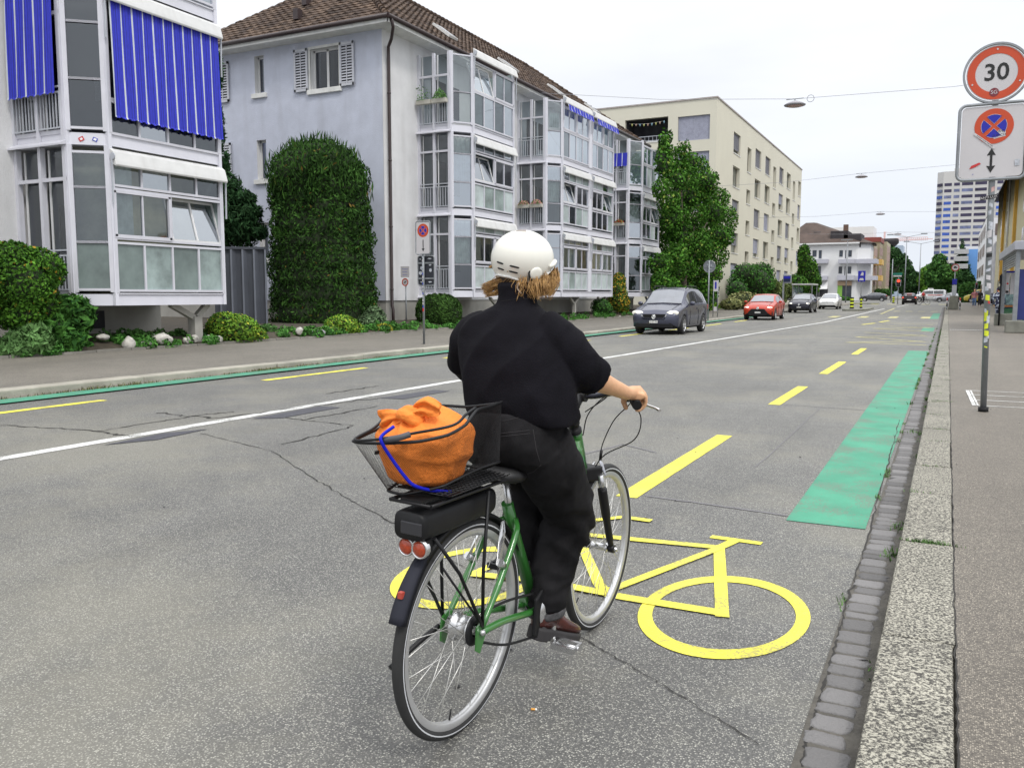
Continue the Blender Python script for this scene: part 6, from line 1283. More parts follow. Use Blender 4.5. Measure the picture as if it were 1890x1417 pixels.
def make_wheel(rear):
    w_ = MB(); R_ = .316; A = (0, 1, 0)
    w_.lathe((0,0,0), A, [(R_+.002, -.012), (R_-.004, -.0135), (R_-.020, -.0125), (R_-.026, -.007), (R_-.026, .007), (R_-.020, .0125), (R_-.004, .0135), (R_+.002, .012)], 96)
    wh = w_.build('wheel', mRim, bike)
    t_ = MB(); pf = []
    for i in range(15): a = 2*math.pi*i/14; pf.append((.3265+.0185*math.cos(a), .0185*math.sin(a)))
    t_.lathe((0,0,0), A, pf, 110); t_.build('tyre', mRub, wh, fix=False)
    for s_ in (-1, 1):
        q = MB(); q.lathe((0,0,0), A, [(.3245, s_*.0188), (.3285, s_*.0187)], 96); q.build('reflective_ring', mRefl, wh, fix=False)
    h = MB()
    if rear: h.lathe((0,0,0), A, [(.005,-.058),(.012,-.056),(.014,-.045),(.044,-.043),(.046,-.036),(.038,-.032),(.037,.012),(.046,.016),(.047,.024),(.034,.028),(.030,.046),(.026,.048),(.012,.05),(.012,.056),(.004,.058)][::1], 36)
    else: h.lathe((0,0,0), A, [(.005,-.05),(.010,-.048),(.011,-.038),(.021,-.034),(.021,-.030),(.014,-.024),(.014,.024),(.021,.030),(.021,.034),(.011,.038),(.010,.048),(.005,.05)], 24)
    h.build('hub', mSil, wh)
    if rear: MB().lathe((0,0,0), A, [(.020,-.050),(.046,-.050),(.049,-.046),(.049,-.043),(.030,-.041)], 40).build('sprocket', mBlack, wh)
    n = 32; rh = .043 if rear else .02; fl = .036 if rear else .032
    for i in range(n):
        s_ = 1 if i % 2 else -1; a = 2*math.pi*i/n; a2 = a+(.62 if rear else .95)*(1 if (i//2) % 2 else -1)
        p = Vector((math.cos(a2)*rh, s_*(fl if not (rear and s_ > 0) else .02), math.sin(a2)*rh)); q = Vector((math.cos(a)*(R_-.024), s_*.003, math.sin(a)*(R_-.024)))
        MB().tube([p, q], .00125, 5).build('spoke', mSpoke, wh)
    v_ = MB(); v_.tube([(.0, 0, -(R_-.026)), (0, 0, -(R_-.06))], .003, 6); v_.build('valve', mBlack, wh)
    return wh
rw_ = make_wheel(True); rw_.location = K(0, 0, .345); rw_.rotation_euler = (0, .2, .0)
fw_ = make_wheel(False); fw_.location = K(1.02, .012, .345); fw_.rotation_euler = (0, .9, .035)
def T(name, pts, r, m, parent=None, n=12, **kw): return MB().tube(pts, r, n).build(name, m, parent or bike, **kw)
def crv(pts, n=10):
    """Catmull-Rom through the points"""
    P_ = [Vector(p) for p in pts]; P_ = [P_[0]*2-P_[1]]+P_+[P_[-1]*2-P_[-2]]; out = []
    for i in range(1, len(P_)-2):
        for k in range(n):
            t = k/n; a, b_, c, d = P_[i-1:i+3]; out.append(.5*((2*b_)+(-a+c)*t+(2*a-5*b_+4*c-d)*t*t+(-a+3*b_-3*c+d)*t**3))
    return out+[P_[-2]]
BB = K(.475, 0, .265)
# frame (one mesh, welded tubes)
f = MB(); f.tube([K(.765,0,.862), K(.775,0,.84), K(.832,0,.700)], [.026, .024, .028], 16)
f.tube(crv([K(.77,0,.80), K(.735,0,.70), K(.65,0,.50), K(.55,0,.35), BB], 6), [.030]*4+[.036]*14+[.034]*7, 16)
f.loft([[K(u+du, r, v) for du, r, v in pts] for u, pts in ((.745, [(-.012,-.022,.83),(-.012,.022,.83),(.02,.024,.83),(.02,-.024,.83)]), (.73, [(-.05,-.032,.70),(-.05,.032,.70),(.085,.034,.695),(.085,-.034,.695)]), (.70, [(-.05,-.026,.60),(-.05,.026,.60),(.03,.026,.58),(.03,-.026,.58)]))])
f.tube([K(.258,0,.69), K(.30,0,.60), BB], [.021,.020,.024], 14)
f.cyl(BB+Vector((0,.045,0)), BB-Vector((0,.045,0)), .03, 20)
for s_ in (-1, 1):
    f.tube(crv([K(.285,s_*.02,.63), K(.235,s_*.050,.60), K(.12,s_*.062,.47), K(.012,s_*.066,.355)], 5), [.010]*4+[.0115]*8+[.010]*4, 10); f.tube(crv([K(.46,s_*.032,.262), K(.34,s_*.045,.285), K(.16,s_*.06,.325), K(.01,s_*.067,.342)], 5), .0125, 10)
    f.prism([K(-.02,s_*.066-.003,.365), K(.03,s_*.066-.003,.385), K(.03,s_*.066-.003,.325), K(.0,s_*.066-.003,.275), K(-.022,s_*.066-.003,.29)], (0,-.006,0))
f.build('frame', mGreenP, bike)
for s_ in (-1, 1):
    MB().lathe(K(0, s_*.070, .345), (0,-s_,0), [(.0,.016),(.006,.014),(.010,.010),(.010,.0),(.006,-.004)], 14).build('axle_nut', mSil, bike)
    c_ = MB(); c_.cyl(K(.145,s_*.058,.515), K(.115,s_*.062,.535), .013, 14); c_.build('brake_boss', mSil, bike)
    c_ = MB(); c_.prism([K(.125,s_*.058,.52), K(.16,s_*.05,.62), K(.175,s_*.036,.655), K(.17,s_*.03,.65), K(.145,s_*.038,.60), K(.10,s_*.058,.53)], (.006,0,.0)); c_.build('brake_arm', mSil, bike)
# fork, crown, struts
HT = K(.832, 0, .70); fh = K(1.02, .012, .345)
MB().loft([[K(.86+du, r, v+.0) for du, r in ((-.045,-.030),(-.045,.030),(.03,.062),(.055,.058),(.055,-.058),(.03,-.062))] for v in (.655, .665, .70, .712)]).build('fork_crown', mPla, bike, bevel=.008)
for s_ in (-1, 1):
    T('stanchion', [K(.885, .006+s_*.052, .68), K(.915, .008+s_*.053, .60)], .0125, mSil, n=12)
    lg = MB(); lg.tube(crv([K(.905,.008+s_*.054,.62), K(.925,.009+s_*.056,.56), K(.985,.012+s_*.054,.42), K(1.02,.012+s_*.053,.352)], 5), [.019]*3+[.019]*5+[.015]*5+[.012]*3, 12); lg.cyl(K(1.02,.012+s_*.044,.345), K(1.02,.012+s_*.068,.345), .017, 14); lg.build('fork_leg', mBlack, bike)
    MB().lathe(fh-Vector((0, s_*.07, 0)), (0,-s_,0), [(.0,.012),(.007,.010),(.009,0)], 12).build('axle_nut', mSil, bike)
MB().tube([K(.93,.012,.715), K(.905,.012,.70), K(.90,.03,.67)], .006, 8).build('front_brake', mSil, bike)
MB().prism([K(.90,.05,.71), K(.955,.02,.715), K(.965,.035,.70), K(.91,.075,.665)], (0,0,.012)).build('brake_cover', M('grey_plastic', (.42,.43,.48), .35), bike, bevel=.003)
# steering: headset, stem, bar, grips, levers, cables
MB().lathe(K(.76,0,.865), (K(.745,0,.90)-K(.76,0,.865)), [(.027,-.005),(.027,.012),(.021,.014),(.021,.03),(.024,.032),(.024,.045),(.019,.047),(.019,.075),(.0,.075)], 20).build('headset', mBlack, bike)
s_ = MB(); s_.tube([K(.745,0,.90), K(.74,0,.945), K(.755,0,.972), K(.785,0,.998)], [.018,.019,.021,.022], 12); s_.cyl(K(.79,-.028,1.0), K(.79,.028,1.0), .023, 16); s_.build('stem', mBlack, bike)
MB().prism([K(.752,-.018,.978), K(.752,.018,.978), K(.802,.02,1.030), K(.802,-.02,1.030)], (.006,0,-.008)).build('stem_plate', M('grey_gloss', (.16,.17,.21), .2, spec=.8), bike, bevel=.003)
for r_ in (-.015, .015): T('clamp_bolt', [K(.80, r_, 1.02), K(.80, r_, 1.034)], .006, mSil, n=8)
barp = crv([K(.66,-.285,1.008), K(.735,-.235,1.022), K(.79,-.15,1.026), K(.80,-.06,1.004), K(.795,0,1.0), K(.80,.06,1.004), K(.79,.15,1.026), K(.735,.235,1.022), K(.66,.285,1.008)], 6)
MB().tube(barp, .0125, 12).build('handlebar', M('bar_anodised', (.045,.047,.06), .35, metal=.3), bike)
for s_ in (-1, 1):
    T('grip', [K(.752,s_*.222,1.0235), K(.74,s_*.232,1.022), K(.70,s_*.26,1.015), K(.655,s_*.289,1.006)], [.0155,.0165,.017,.0175], mPla, n=16)
    c_ = MB(); c_.tube([K(.772,s_*.20,1.02), K(.80,s_*.215,1.004), K(.79,s_*.26,.994), K(.765,s_*.315,.988), K(.735,s_*.345,.985)], [.009,.008,.0055,.005,.006], 8); c_.build('brake_lever', mSil, bike)
    c_ = MB(); c_.cyl(K(.775,s_*.197,1.02), K(.758,s_*.212,1.02), .021, 16); c_.build('gear_shifter', mPla, bike)
cab = [[K(.79,.21,1.0), K(.87,.17,.97), K(.90,.10,.90), K(.905,.055,.80), K(.90,.05,.735)], [K(.78,.22,1.0), K(.84,.235,.93), K(.87,.20,.84), K(.90,.07,.76), K(.87,.03,.69)], [K(.79,.19,1.02), K(.83,.09,1.0), K(.80,.035,.93), K(.77,.03,.85)], [K(.79,-.19,1.02), K(.86,-.05,1.04), K(.87,.06,1.03), K(.83,.10,1.005), K(.78,.03,.94)]]
for c in cab: MB().tube(crv(c, 8), .0024, 6).build('cable', mPla, bike)
T('cable_adjuster', [K(.903,.052,.775), K(.90,.05,.735)], .006, mBlack); 
# saddle and seat post
T('seat_post', [K(.30,0,.58), K(.245,0,.77)], .0135, mSil)
rings = []
for u, w_, t_ in ((.115,.045,.018), (.13,.078,.026), (.17,.098,.034), (.22,.092,.034), (.27,.060,.030), (.33,.030,.026), (.38,.022,.022), (.40,.012,.012)):
    rings.append([K(u, math.cos(a)*w_, .80+math.sin(a)*t_+(.010 if u < .2 else 0)) for a in np.linspace(0, 2*math.pi, 18, endpoint=False)])
MB().loft(rings).build('saddle', M('saddle_leather', (.013,.013,.014), .55, var=.2, scale=20), bike)
# drivetrain
cg = MB(); 
o1 = [K(.465+math.cos(a)*.105, .055, .262+math.sin(a)*.105) for a in np.linspace(-2.0, 2.1, 22)]; o2 = [K(-.0+math.cos(a)*.05, .055, .345+math.sin(a)*.052) for a in np.linspace(2.1, 4.2, 8)]
o1 += [K(.37,.055,.33), K(.36,.055,.20)]
cg.prism([Vector(p) for p in o1], (0,-.014,0)); cg.build('chain_guard', mPla, bike, bevel=.006)
T('chain', crv([K(.36,.058,.195), K(.18,.056,.235), K(.03,.052,.297)], 6), .0045, mBlack); T('chain', crv([K(.36,.058,.355), K(.18,.056,.385), K(.03,.052,.393)], 6), .0045, mBlack)
MB().lathe(BB-Vector((0,.07,0)), (0,-1,0), [(.0,.022),(.018,.021),(.05,.016),(.075,.006),(.08,.0)], 28).build('chainring_cover', mSil, bike)
ped = {}
for s_, u, v in ((1, .462, .150), (-1, .490, .380)):
    T('crank', [BB+K(0,s_*.082,0), K(u, s_*.092, v)], [.013,.010], mSil); pd = K(u, s_*.145, v)
    q = MB(); 
    for du in (-.030, .030): q.box(pd.x+du-.006, pd.x+du+.006, pd.y-.045, pd.y+.045, pd.z-.010, pd.z+.010)
    q.box(pd.x-.03, pd.x+.03, pd.y-.045, pd.y-.035, pd.z-.008, pd.z+.008); q.box(pd.x-.03, pd.x+.03, pd.y+.035, pd.y+.045, pd.z-.008, pd.z+.008); q.cyl(pd+Vector((0,.05,0)), pd-Vector((0,.05,0)), .008, 10)
    q.build('pedal', mSil if s_ > 0 else mPla, bike)
# mudguard with flap, stays, kickstand
g = MB(); rings = []
for a in np.linspace(math.radians(28), math.radians(150), 34):
    rr = .362; wd = .021; c = K(math.cos(a)*rr, 0, .345+math.sin(a)*rr); n_ = K(math.cos(a), 0, math.sin(a)); rings.append([c+n_*h_+K(0, x, 0) for x, h_ in ((-wd,-.012), (-wd*.8,.002), (0,.006), (wd*.8,.002), (wd,-.012), (wd*.8,-.001), (0,.003), (-wd*.8,-.001))])
g.loft(rings); g.build('mudguard', mPla, bike)
g = MB(); rings = []
for k_, a in enumerate(np.linspace(math.radians(128), math.radians(160), 10)):
    rr = .370; wd = .020+.007*min(1, k_/5); c = K(math.cos(a)*rr, 0, .345+math.sin(a)*rr); n_ = K(math.cos(a), 0, math.sin(a)); rings.append([c+n_*h_+K(0, x, 0) for x, h_ in ((-wd,-.02), (-wd*.75,.002), (0,.006), (wd*.75,.002), (wd,-.02), (wd*.7,-.004), (0,.001), (-wd*.7,-.004))])
g.loft(rings); g.build('mud_flap', M('flap_rubber', (.022,.023,.032), .7, spec=.2), bike)
MB().box(-.327, -.312, -.007, .007, .540, .558).build('flap_badge', M('badge_red', (.4,.06,.04), .4), bike)
for s_ in (-1, 1):
    T('rack_stay', [K(.0,s_*.075,.365), K(-.01,s_*.078,.55), K(.02,s_*.07,.79)], .0055, mBlack); T('rack_stay', [K(.0,s_*.075,.365), K(-.13,s_*.07,.57), K(-.235,s_*.05,.70)], .0055, mBlack)
    T('mudguard_stay', [K(.0,s_*.072,.37), K(-.19,s_*.05,.60)], .0035, mBlack)
T('kickstand', crv([K(.0,-.085,.33), K(-.05,-.11,.30), K(-.17,-.15,.235)], 4), .0085, mBlack)
# rack, battery, lamp
rk = MB()
for s_ in (-1, 1): rk.tube(crv([K(.24,s_*.04,.77), K(.15,s_*.065,.80), K(-.10,s_*.07,.805), K(-.285,s_*.07,.805)], 5), .006, 8)
for u in (-.285, -.18, -.05, .10): rk.tube([K(u,-.07,.805), K(u,.07,.805)], .005, 8)
rk.box(-.285, -.20, -.040, .035, .808, .816); rk.build('rack', mBlack, bike)
bt = MB(); rings = []
for u, s_ in ((-.285,.88), (-.278,.97), (-.26,1), (.09,1), (.11,.9)):
    rings.append([K(u, -.006+.055*s_*math.copysign(abs(math.cos(a))**.45, math.cos(a)), .737+.043*s_*math.copysign(abs(math.sin(a))**.6, math.sin(a))) for a in np.linspace(0, 2*math.pi, 28, endpoint=False)])
bt.loft(rings); bt.build('battery', mPla, bike); MB().prism([K(-.29,-.030,.715), K(-.29,.042,.715), K(-.29,.042,.752), K(-.29,-.030,.752)], (.006,0,0)).build('battery_cap', M('cap_plastic', (.03,.03,.034), .3), bike, bevel=.004)
lamp = MB(); lamp.box(-.262, -.235, -.045, .045, .652, .698); lamp.box(-.268, -.262, -.028, .028, .660, .684); tl = lamp.build('tail_light', mPla, bike)
for s_ in (-1, 1):
    MB().lathe(K(-.264, s_*.0235, .672), (-1,0,0), [(.0275,-.01),(.0285,.008),(.024,.010),(.023,.004)], 24).build('lamp_rim', mSil, tl); MB().lathe(K(-.262, s_*.0235, .672), (-1,0,0), [(.025,.0),(.024,.009),(.015,.014),(.0,.016)], 22).build('red_lens', M('red_lens', (.34,.040,.008), .15, var=.25, scale=200, spec=.8), tl)
# wire basket
top = [ru(652,814,-.33), ru(700,818,-.325), ru(770,815,-.30), ru(826,803,-.24), ru(858,785,-.17), ru(880,757,-.08), ru(903,750,.02), ru(926,742,.11)]
FR_ = top[-1]; top += [K(.12, .02, FR_.z-.01), K(.12,-.08,FR_.z-.03), K(.10,-.165,1.02), K(.0,-.175,1.005), K(-.17,-.178,.99)]
bot = [ru(716,905,-.27), ru(745,912,-.265), ru(785,905,-.25), ru(818,897,-.22), ru(842,885,-.16), ru(868,872,-.08), ru(892,862,.0), ru(922,852,.09)]
bot += [K(.10,.0,.835), K(.10,-.06,.835), K(.08,-.12,.835), K(.0,-.125,.83), K(-.15,-.122,.83)]
nt_ = len(top)
def loop(c, n):
    P_ = [Vector(p) for p in c]; k = len(P_); out = []
    for i in range(n):
        x = i*k/n; j = int(x); t = x-j; a, b_, c_, d = P_[j-1], P_[j], P_[(j+1)%k], P_[(j+2)%k]; out.append(b_.lerp(c_, t)*.5+.5*(.5*((2*b_)+(-a+c_)*t+(2*a-5*b_+4*c_-d)*t*t+(-a+3*b_-3*c_+d)*t**3)))
    return out
NB = 200; tp, bp_ = loop(top, NB), loop(bot, NB)
rimb = MB().tube(tp, .0048, 8, closed=True); rimb.tube(bp_, .0042, 8, closed=True); bk = rimb.build('basket', mBlack, bike)
ms = MB(); NT = 30
cen = sum(tp, Vector())/NB
def bpt(s_, t_): 
    i = int(s_) % NB; q = tp[i].lerp(bp_[i], t_); return q
for s0 in range(0, NB, 1):
    for dr in (-1, 1):
        for k_ in range(NT-1):
            a = bpt(s0+dr*k_*.5*2, k_/(NT-1)); c = bpt(s0+dr*(k_+1)*.5*2, (k_+1)/(NT-1)); w_ = (tp[(s0+1) % NB]-tp[s0]).normalized()*.00042
            ms.add([a-w_, c-w_, c+w_, a+w_], [(0,1,2,3)])
ms.build('wire_mesh', mBlack, bk, fix=False); ms = MB(); MB().box(-.22, .085, -.085, .10, .822, .8235).build('floor_dark_sheet', mBlack, bk)  # black sheet added at the floor wires to darken the basket bottom
for i in range(-6, 7):
    y = i*.017
    ms.tube([(-.25+abs(y)*.2, y, .829), (.09, y, .834)], .0015, 4)
for i in range(18): ms.tube([(-.24+i*.019, -.10 if i > 3 else -.08, .8295), (-.24+i*.019, .118, .8295)], .0015, 4)
ms.build('floor_wires', mBlack, bk, fix=False)
hp = crv([ru(706,782,-.20)+K(0,0,.012), ru(690,790,-.27), ru(655,812,-.345), ru(720,808,-.33), ru(760,800,-.29), ru(835,785,-.22), ru(860,765,-.13), ru(878,752,-.075)], 8)
MB().tube(hp, .0042, 8).build('basket_handle', mBlack, bk); MB().tube(crv([ru(708,812,-.332), ru(735,808,-.322), ru(757,801,-.30)], 4), .009, 10).build('handle_sleeve', M('foam_sleeve', (.06,.062,.07), .6), bk)
MB().box(-.30, -.285, .112, .118, .93, .94).build('name_clip', mPla, bk)
T('blue_strap', crv([ru(727,787,-.30), ru(706,803,-.333), ru(704,815,-.345), ru(722,845,-.325), ru(752,885,-.30), ru(770,898,-.28), ru(800,905,-.23), ru(832,907,-.17)], 8), .0048, M('blue_elastic', (.004,.01,.40), .6, spec=.2), n=10)
# ---------------------------------------------------------------- cloth helpers
def remesh(mb, name, mats, parent, vox, amp=0.0, freq=8.0, stretch=(1,1,1), smooth=3, fn=None, **kw):
    o = mb.build(name+'_src', mats, None); md = o.modifiers.new('r', 'REMESH'); md.mode = 'VOXEL'; md.voxel_size = vox; md.use_smooth_shade = True
    s2 = o.modifiers.new('s', 'SMOOTH'); s2.factor = .5; s2.iterations = smooth
    r = evalmesh(o, name, mats, parent, **kw); me = r.data
    if amp or fn:
        n = len(me.vertices); co = np.empty(n*3); me.vertices.foreach_get('co', co); co = co.reshape(-1, 3); nr = np.empty(n*3); me.vertices.foreach_get('normal', nr); nr = nr.reshape(-1, 3)
        out = co.copy()
        for i in range(n):
            p = Vector(co[i]); d = 0
            if amp:
                q = Vector((p.x*stretch[0]*freq, p.y*stretch[1]*freq, p.z*stretch[2]*freq)); q += noise.noise_vector(q*.6)*.8
                a = noise.noise(q); d += amp*((1-abs(a)*2.2)*.7+noise.noise(q*2.3)*.35)
            if fn: d += fn(p, Vector(nr[i]))
            out[i] = co[i]+nr[i]*d
        me.vertices.foreach_set('co', out.ravel()); me.update()
    return r
def ering(c, ru_, rr, n=28, pw=.85, tilt=0):
    return [Vector((c.x+ru_*math.copysign(abs(math.cos(a))**pw, math.cos(a)), c.y+rr*math.copysign(abs(math.sin(a))**pw, math.sin(a)), c.z+tilt*math.cos(a))) for a in np.linspace(0, 2*math.pi, n, endpoint=False)]
def ball(b, c, r, n=14, sc=(1,1,1)):
    rings = []
    for a in np.linspace(-1.5, 1.5, 9): rings.append([Vector((c.x+math.cos(t)*math.cos(a)*r*sc[0], c.y+math.sin(t)*math.cos(a)*r*sc[1], c.z+math.sin(a)*r*sc[2])) for t in np.linspace(0, 2*math.pi, n, endpoint=False)])
    b.loft(rings); return b
# orange bag, tied on top
mBag = M('orange_cotton', (.84, .23, .030), .8, var=.1, scale=5, bump=.35, bscale=120)
bag = MB(); bc = ru(782, 835, -.15); kn = ru(755, 768, -.20)
bag.loft([ering(Vector((bc.x+dx+.014, bc.y+dy-.004, z)), a_*.98, b_*1.03, 30, .88) for z, a_, b_, dx, dy in ((.838,.10,.078,.01,.006), (.850,.125,.098,.008,.006), (.90,.140,.112,.004,.006), (.945,.149,.124,-.004,.004), (.975,.150,.126,-.006,.002), (1.0,.138,.116,-.004,.0), (1.022,.112,.094,.0,.002), (1.042,.080,.064,.004,.004), (1.056,.045,.036,.006,.006), (1.062,.02,.014,.006,.006))])
bag.tube(crv([kn+Vector((.11,-.02,-.12)), kn+Vector((.05,-.01,-.065)), kn+Vector((.005,0,-.02))], 4), [.085]*2+[.065]*3+[.042]*2+[.022]*2, 16)
bagr = thing('bag', 'bright orange cotton bag knotted on top, carried in the rear bicycle basket', 'bag'); bagr.matrix_world = BM
def bagfold(p, n_):
    d = p-kn; a = math.atan2(d.y, d.x); r = d.length; f_ = math.exp(-max(0, r-.03)/.11); return f_*.010*(.6-1.5*abs(math.sin(a*4.5+1.6*noise.noise(p*7))))+.0065*(.5-abs(noise.noise(Vector((p.x*9+p.z*7, p.y*9-p.z*5, p.z*3)))*2.4))*(1-f_*.6)+.004*math.exp(-((p.z-.915-.25*abs(p.y+.05))/.012)**2)
bb_ = remesh(bag, 'bag_body', mBag, bagr, .0055, .0035, 11, (1,1,.5), 6, bagfold)
_me = bb_.data; _bv = BVHTree.FromPolygons([v.co.copy() for v in _me.vertices], [tuple(p_.vertices) for p_ in _me.polygons])
def onbag(px, py, off):
    d = (BMi.to_3x3() @ ray(px, py)).normalized(); h = _bv.ray_cast(BMi @ CAM, d); return (h[0]-d*off) if h[0] is not None else ru(px, py, -.22)
kn = onbag(757, 771, .016)
kb = MB(); kb.tube(crv([kn+Vector((.0,.03,-.005)), kn+Vector((-.018,.012,.010)), kn+Vector((-.02,-.012,.006)), kn+Vector((-.004,-.026,-.012)), kn+Vector((.010,-.006,-.022))], 5), [.010]*4+[.019]*12+[.012]*5, 12)
kb.tube(crv([kn+Vector((.012,.02,-.01)), kn+Vector((-.008,.012,.018)), kn+Vector((-.002,-.018,.020)), kn+Vector((.012,-.03,-.005))], 5), .015, 12)
remesh(kb, 'knot', mBag, bagr, .0035, .0025, 40, (1,1,1), 3)
def tail(pts, ws, up_):
    """a crumpled cloth end: closed flat tube that widens"""
    P_ = crv(pts, 6); rings = []; n = len(P_)
    for i, p in enumerate(P_):
        w_ = np.interp(i/(n-1), np.linspace(0, 1, len(ws)), ws); d = (P_[min(i+1, n-1)]-P_[max(i-1, 0)]).normalized(); x = Vector(up_); y = d.cross(x).normalized(); x = y.cross(d).normalized()
        rings.append([p+x*(w_*math.cos(a))+y*((.009+.0055*math.sin(math.cos(a)*7+i*.3))*math.sin(a)*(1.2 if i < n-3 else .6)+.006*math.sin(math.cos(a)*5+i*.4)) for a in np.linspace(0, 2*math.pi, 30, endpoint=False)])
    return MB().loft(rings)
tail([kn+Vector((0,.01,0)), ru(738,770,kn.x-.005), ru(718,771,kn.x-.01), ru(703,775,kn.x-.01)], [.012,.018,.026,.030], (0,0,1)).build('knot_end', mBag, bagr)
tail([kn+Vector((0,-.01,0)), ru(774,757,kn.x), ru(790,752,kn.x+.01), ru(812,756,kn.x+.02)], [.012,.022,.032,.018], (0,.2,1)).build('knot_end', mBag, bagr)
# ---------------------------------------------------------------- the rider
rider = thing('person', 'cyclist in white helmet, black jacket and black jeans riding the green bicycle', 'person'); rider.matrix_world = BM
mSkin = M('skin', (.60, .34, .19), .5, var=.08, scale=18, spec=.4, bump=.15, bscale=90)
_b = mSkin.node_tree.nodes['Principled BSDF']; _b.inputs['Subsurface Weight'].default_value = .12; _b.inputs['Subsurface Radius'].default_value = (.02, .008, .004); _b.inputs['Subsurface Scale'].default_value = .4
HC = K(.40, -.052, 1.498); NK = K(.365, -.048, 1.375)
bd = MB()
bd.loft([ering(K(u, r, v), du, dr, 20) for u, r, v, du, dr in ((.30,0,.84,.10,.14), (.30,0,.95,.09,.13), (.31,-.01,1.08,.085,.125), (.33,-.04,1.22,.09,.15), (.345,-.047,1.29,.07,.13), (.36,-.048,1.33,.048,.055), (.365,-.048,1.40,.042,.042), (.38,-.05,1.45,.042,.042))])
ball(bd, HC+K(0,0,.005), .082, 20, (1.08, .92, 1.12))
ha = math.radians(30); hf = Vector((math.cos(ha), -math.sin(ha), 0)); hs = Vector((-math.sin(ha), -math.cos(ha), 0)) # head forward and its right side, in bicycle space
ball(bd, HC+hf*.035-bZ*.055, .050, 16, (1,1,1.1)); bd.tube([HC+hf*.075+bZ*.005, HC+hf*.092-bZ*.022, HC+hf*.082-bZ*.032], [.008,.012,.009], 8); bd.tube([HC+hf*.078-bZ*.052-hs*.02, HC+hf*.084-bZ*.052, HC+hf*.078-bZ*.052+hs*.02], [.005,.008,.005], 8)
for s_ in (-1, 1): ball(bd, HC+hs*s_*.078-bZ*.02-hf*.005, .02, 10, (.8,.6,1.3))
def arm(b, S, E_, Wr, r1=.040, r2=.037, r3=.0245):
    b.tube([S, S.lerp(E_, .5), E_, E_.lerp(Wr, .28), E_.lerp(Wr, .65), Wr], [r1, r1*.95, r2, r2*1.05, r3*1.22, r3], 18)
EL, WR = K(.385,.208,1.128), K(.622,.262,1.050)
arm(bd, K(.335,.12,1.265), EL, WR); ELl, WRl = K(.40,-.29,1.13), K(.63,-.275,1.045); arm(bd, K(.34,-.20,1.265), ELl, WRl)
def hand(b, s_, W_):
    g0, g1_ = K(.745,s_*.229,1.0225), K(.668,s_*.281,1.0085); ax = (g0-g1_).normalized(); outv = K(0, s_, 0); outv = (outv-ax*outv.dot(ax)).normalized(); upv = ax.cross(outv)*(-s_)
    if upv.z < 0: upv = -upv
    C_ = lambda t, o, u_: g1_.lerp(g0, t)+outv*o+upv*u_
    b.tube([W_, W_.lerp(C_(.45,.012,.034), .55), C_(.5,.012,.030)], [.024,.024,.024], 14)
    b.loft([[C_(t, o*1.0, u_) for o, u_ in ((-.020,.018),(-.016,.036),(.004,.044),(.026,.038),(.036,.024),(.018,.016))] for t in (-.08, .1, .4, .75, 1.0)])
    for i, (t, r_, ln) in enumerate(((1.02,.0088,1.02), (.74,.0092,1.08), (.45,.0090,1.02), (.17,.0080,.9))):
        p = [C_(t, .028, .030), C_(t+.02, .0405*ln, .012), C_(t+.03, .0375*ln, -.012), C_(t+.03, .016, -.0285), C_(t+.02, -.002, -.030)]
        b.tube(crv(p, 4), [r_*1.12]*5+[r_]*6+[r_*.92]*4+[r_*.7]*2, 10)
        ball(b, C_(t, .030, .031), r_*1.15, 10)
    b.tube(crv([C_(.35,-.012,.026), C_(.55,-.030,.014), C_(.62,-.034,-.008), C_(.50,-.026,-.034)], 4), [.013]*4+[.0115]*5+[.0095]*3+[.007], 12)
hand(bd, 1, WR); hand(bd, -1, WRl)
for s_, knee, ank in ((1, K(.545,.09,.615), K(.478,.046,.27)), (-1, K(.575,-.085,.715), K(.475,-.075,.45))):
    bd.tube([K(.30,s_*.07,.86), K(.42,s_*.08,.75) if s_ > 0 else K(.43,-.08,.80), knee, knee.lerp(ank, .4), ank], [.075,.07,.05,.05,.033], 16)
remesh(bd, 'body', mSkin, rider, .0046, 0, smooth=3)
# jacket
mJack = M('black_jacket_cloth', (.0065, .006, .0085), .9, var=.25, scale=9, bump=.35, bscale=260, spec=.12)
jk = MB()
jk.loft([ering(K(u, r, v), du, dr, 36, .80, tl_) for u, r, v, du, dr, tl_ in ((.300,.024,.972,.120,.192,.0), (.300,.020,1.0,.125,.198,0), (.302,.010,1.06,.127,.198,0), (.308,-.010,1.14,.124,.197,0), (.322,-.030,1.21,.118,.194,.0), (.335,-.046,1.262,.104,.188,.0), (.343,-.052,1.298,.088,.158,0), (.352,-.052,1.325,.072,.115,0), (.360,-.050,1.350,.062,.072,0), (.364,-.049,1.385,.060,.064,.006), (.368,-.051,1.425,.060,.064,.008))])
jk.tube([K(.335,.065,1.275), K(.34,.125,1.245), K(.362,.168,1.190), K(.385,.196,1.145), K(.415,.210,1.122), K(.434,.214,1.115)], [.062,.076,.072,.066,.064,.064], 22)
jk.tube([K(.34,-.15,1.272), K(.345,-.210,1.235), K(.37,-.255,1.18), K(.405,-.288,1.135), K(.47,-.300,1.105), K(.485,-.300,1.10)], [.062,.070,.062,.056,.054,.052], 22)
def jfold(p, n_):
    # soft diagonal drag folds from the sleeve and a roll at the cuff
    q = K(.420,.210,1.12)-p; c_ = .007*math.exp(-(q.length-.058)**2/.0002) if p.y < -.16 and p.x > .385 else 0
    return c_+.012*(.45-abs(noise.noise(Vector((p.x*5, p.y*5+p.z*7, p.z*3.5-p.y*3)))*2.2))+.003*math.sin((p.z*30+p.y*22+3*noise.noise(p*5)))*max(0, noise.noise(p*4)+.25)
jkt = remesh(jk, 'jacket', mJack, rider, .007, .0065, 7, (1,1,.6), 5, jfold)
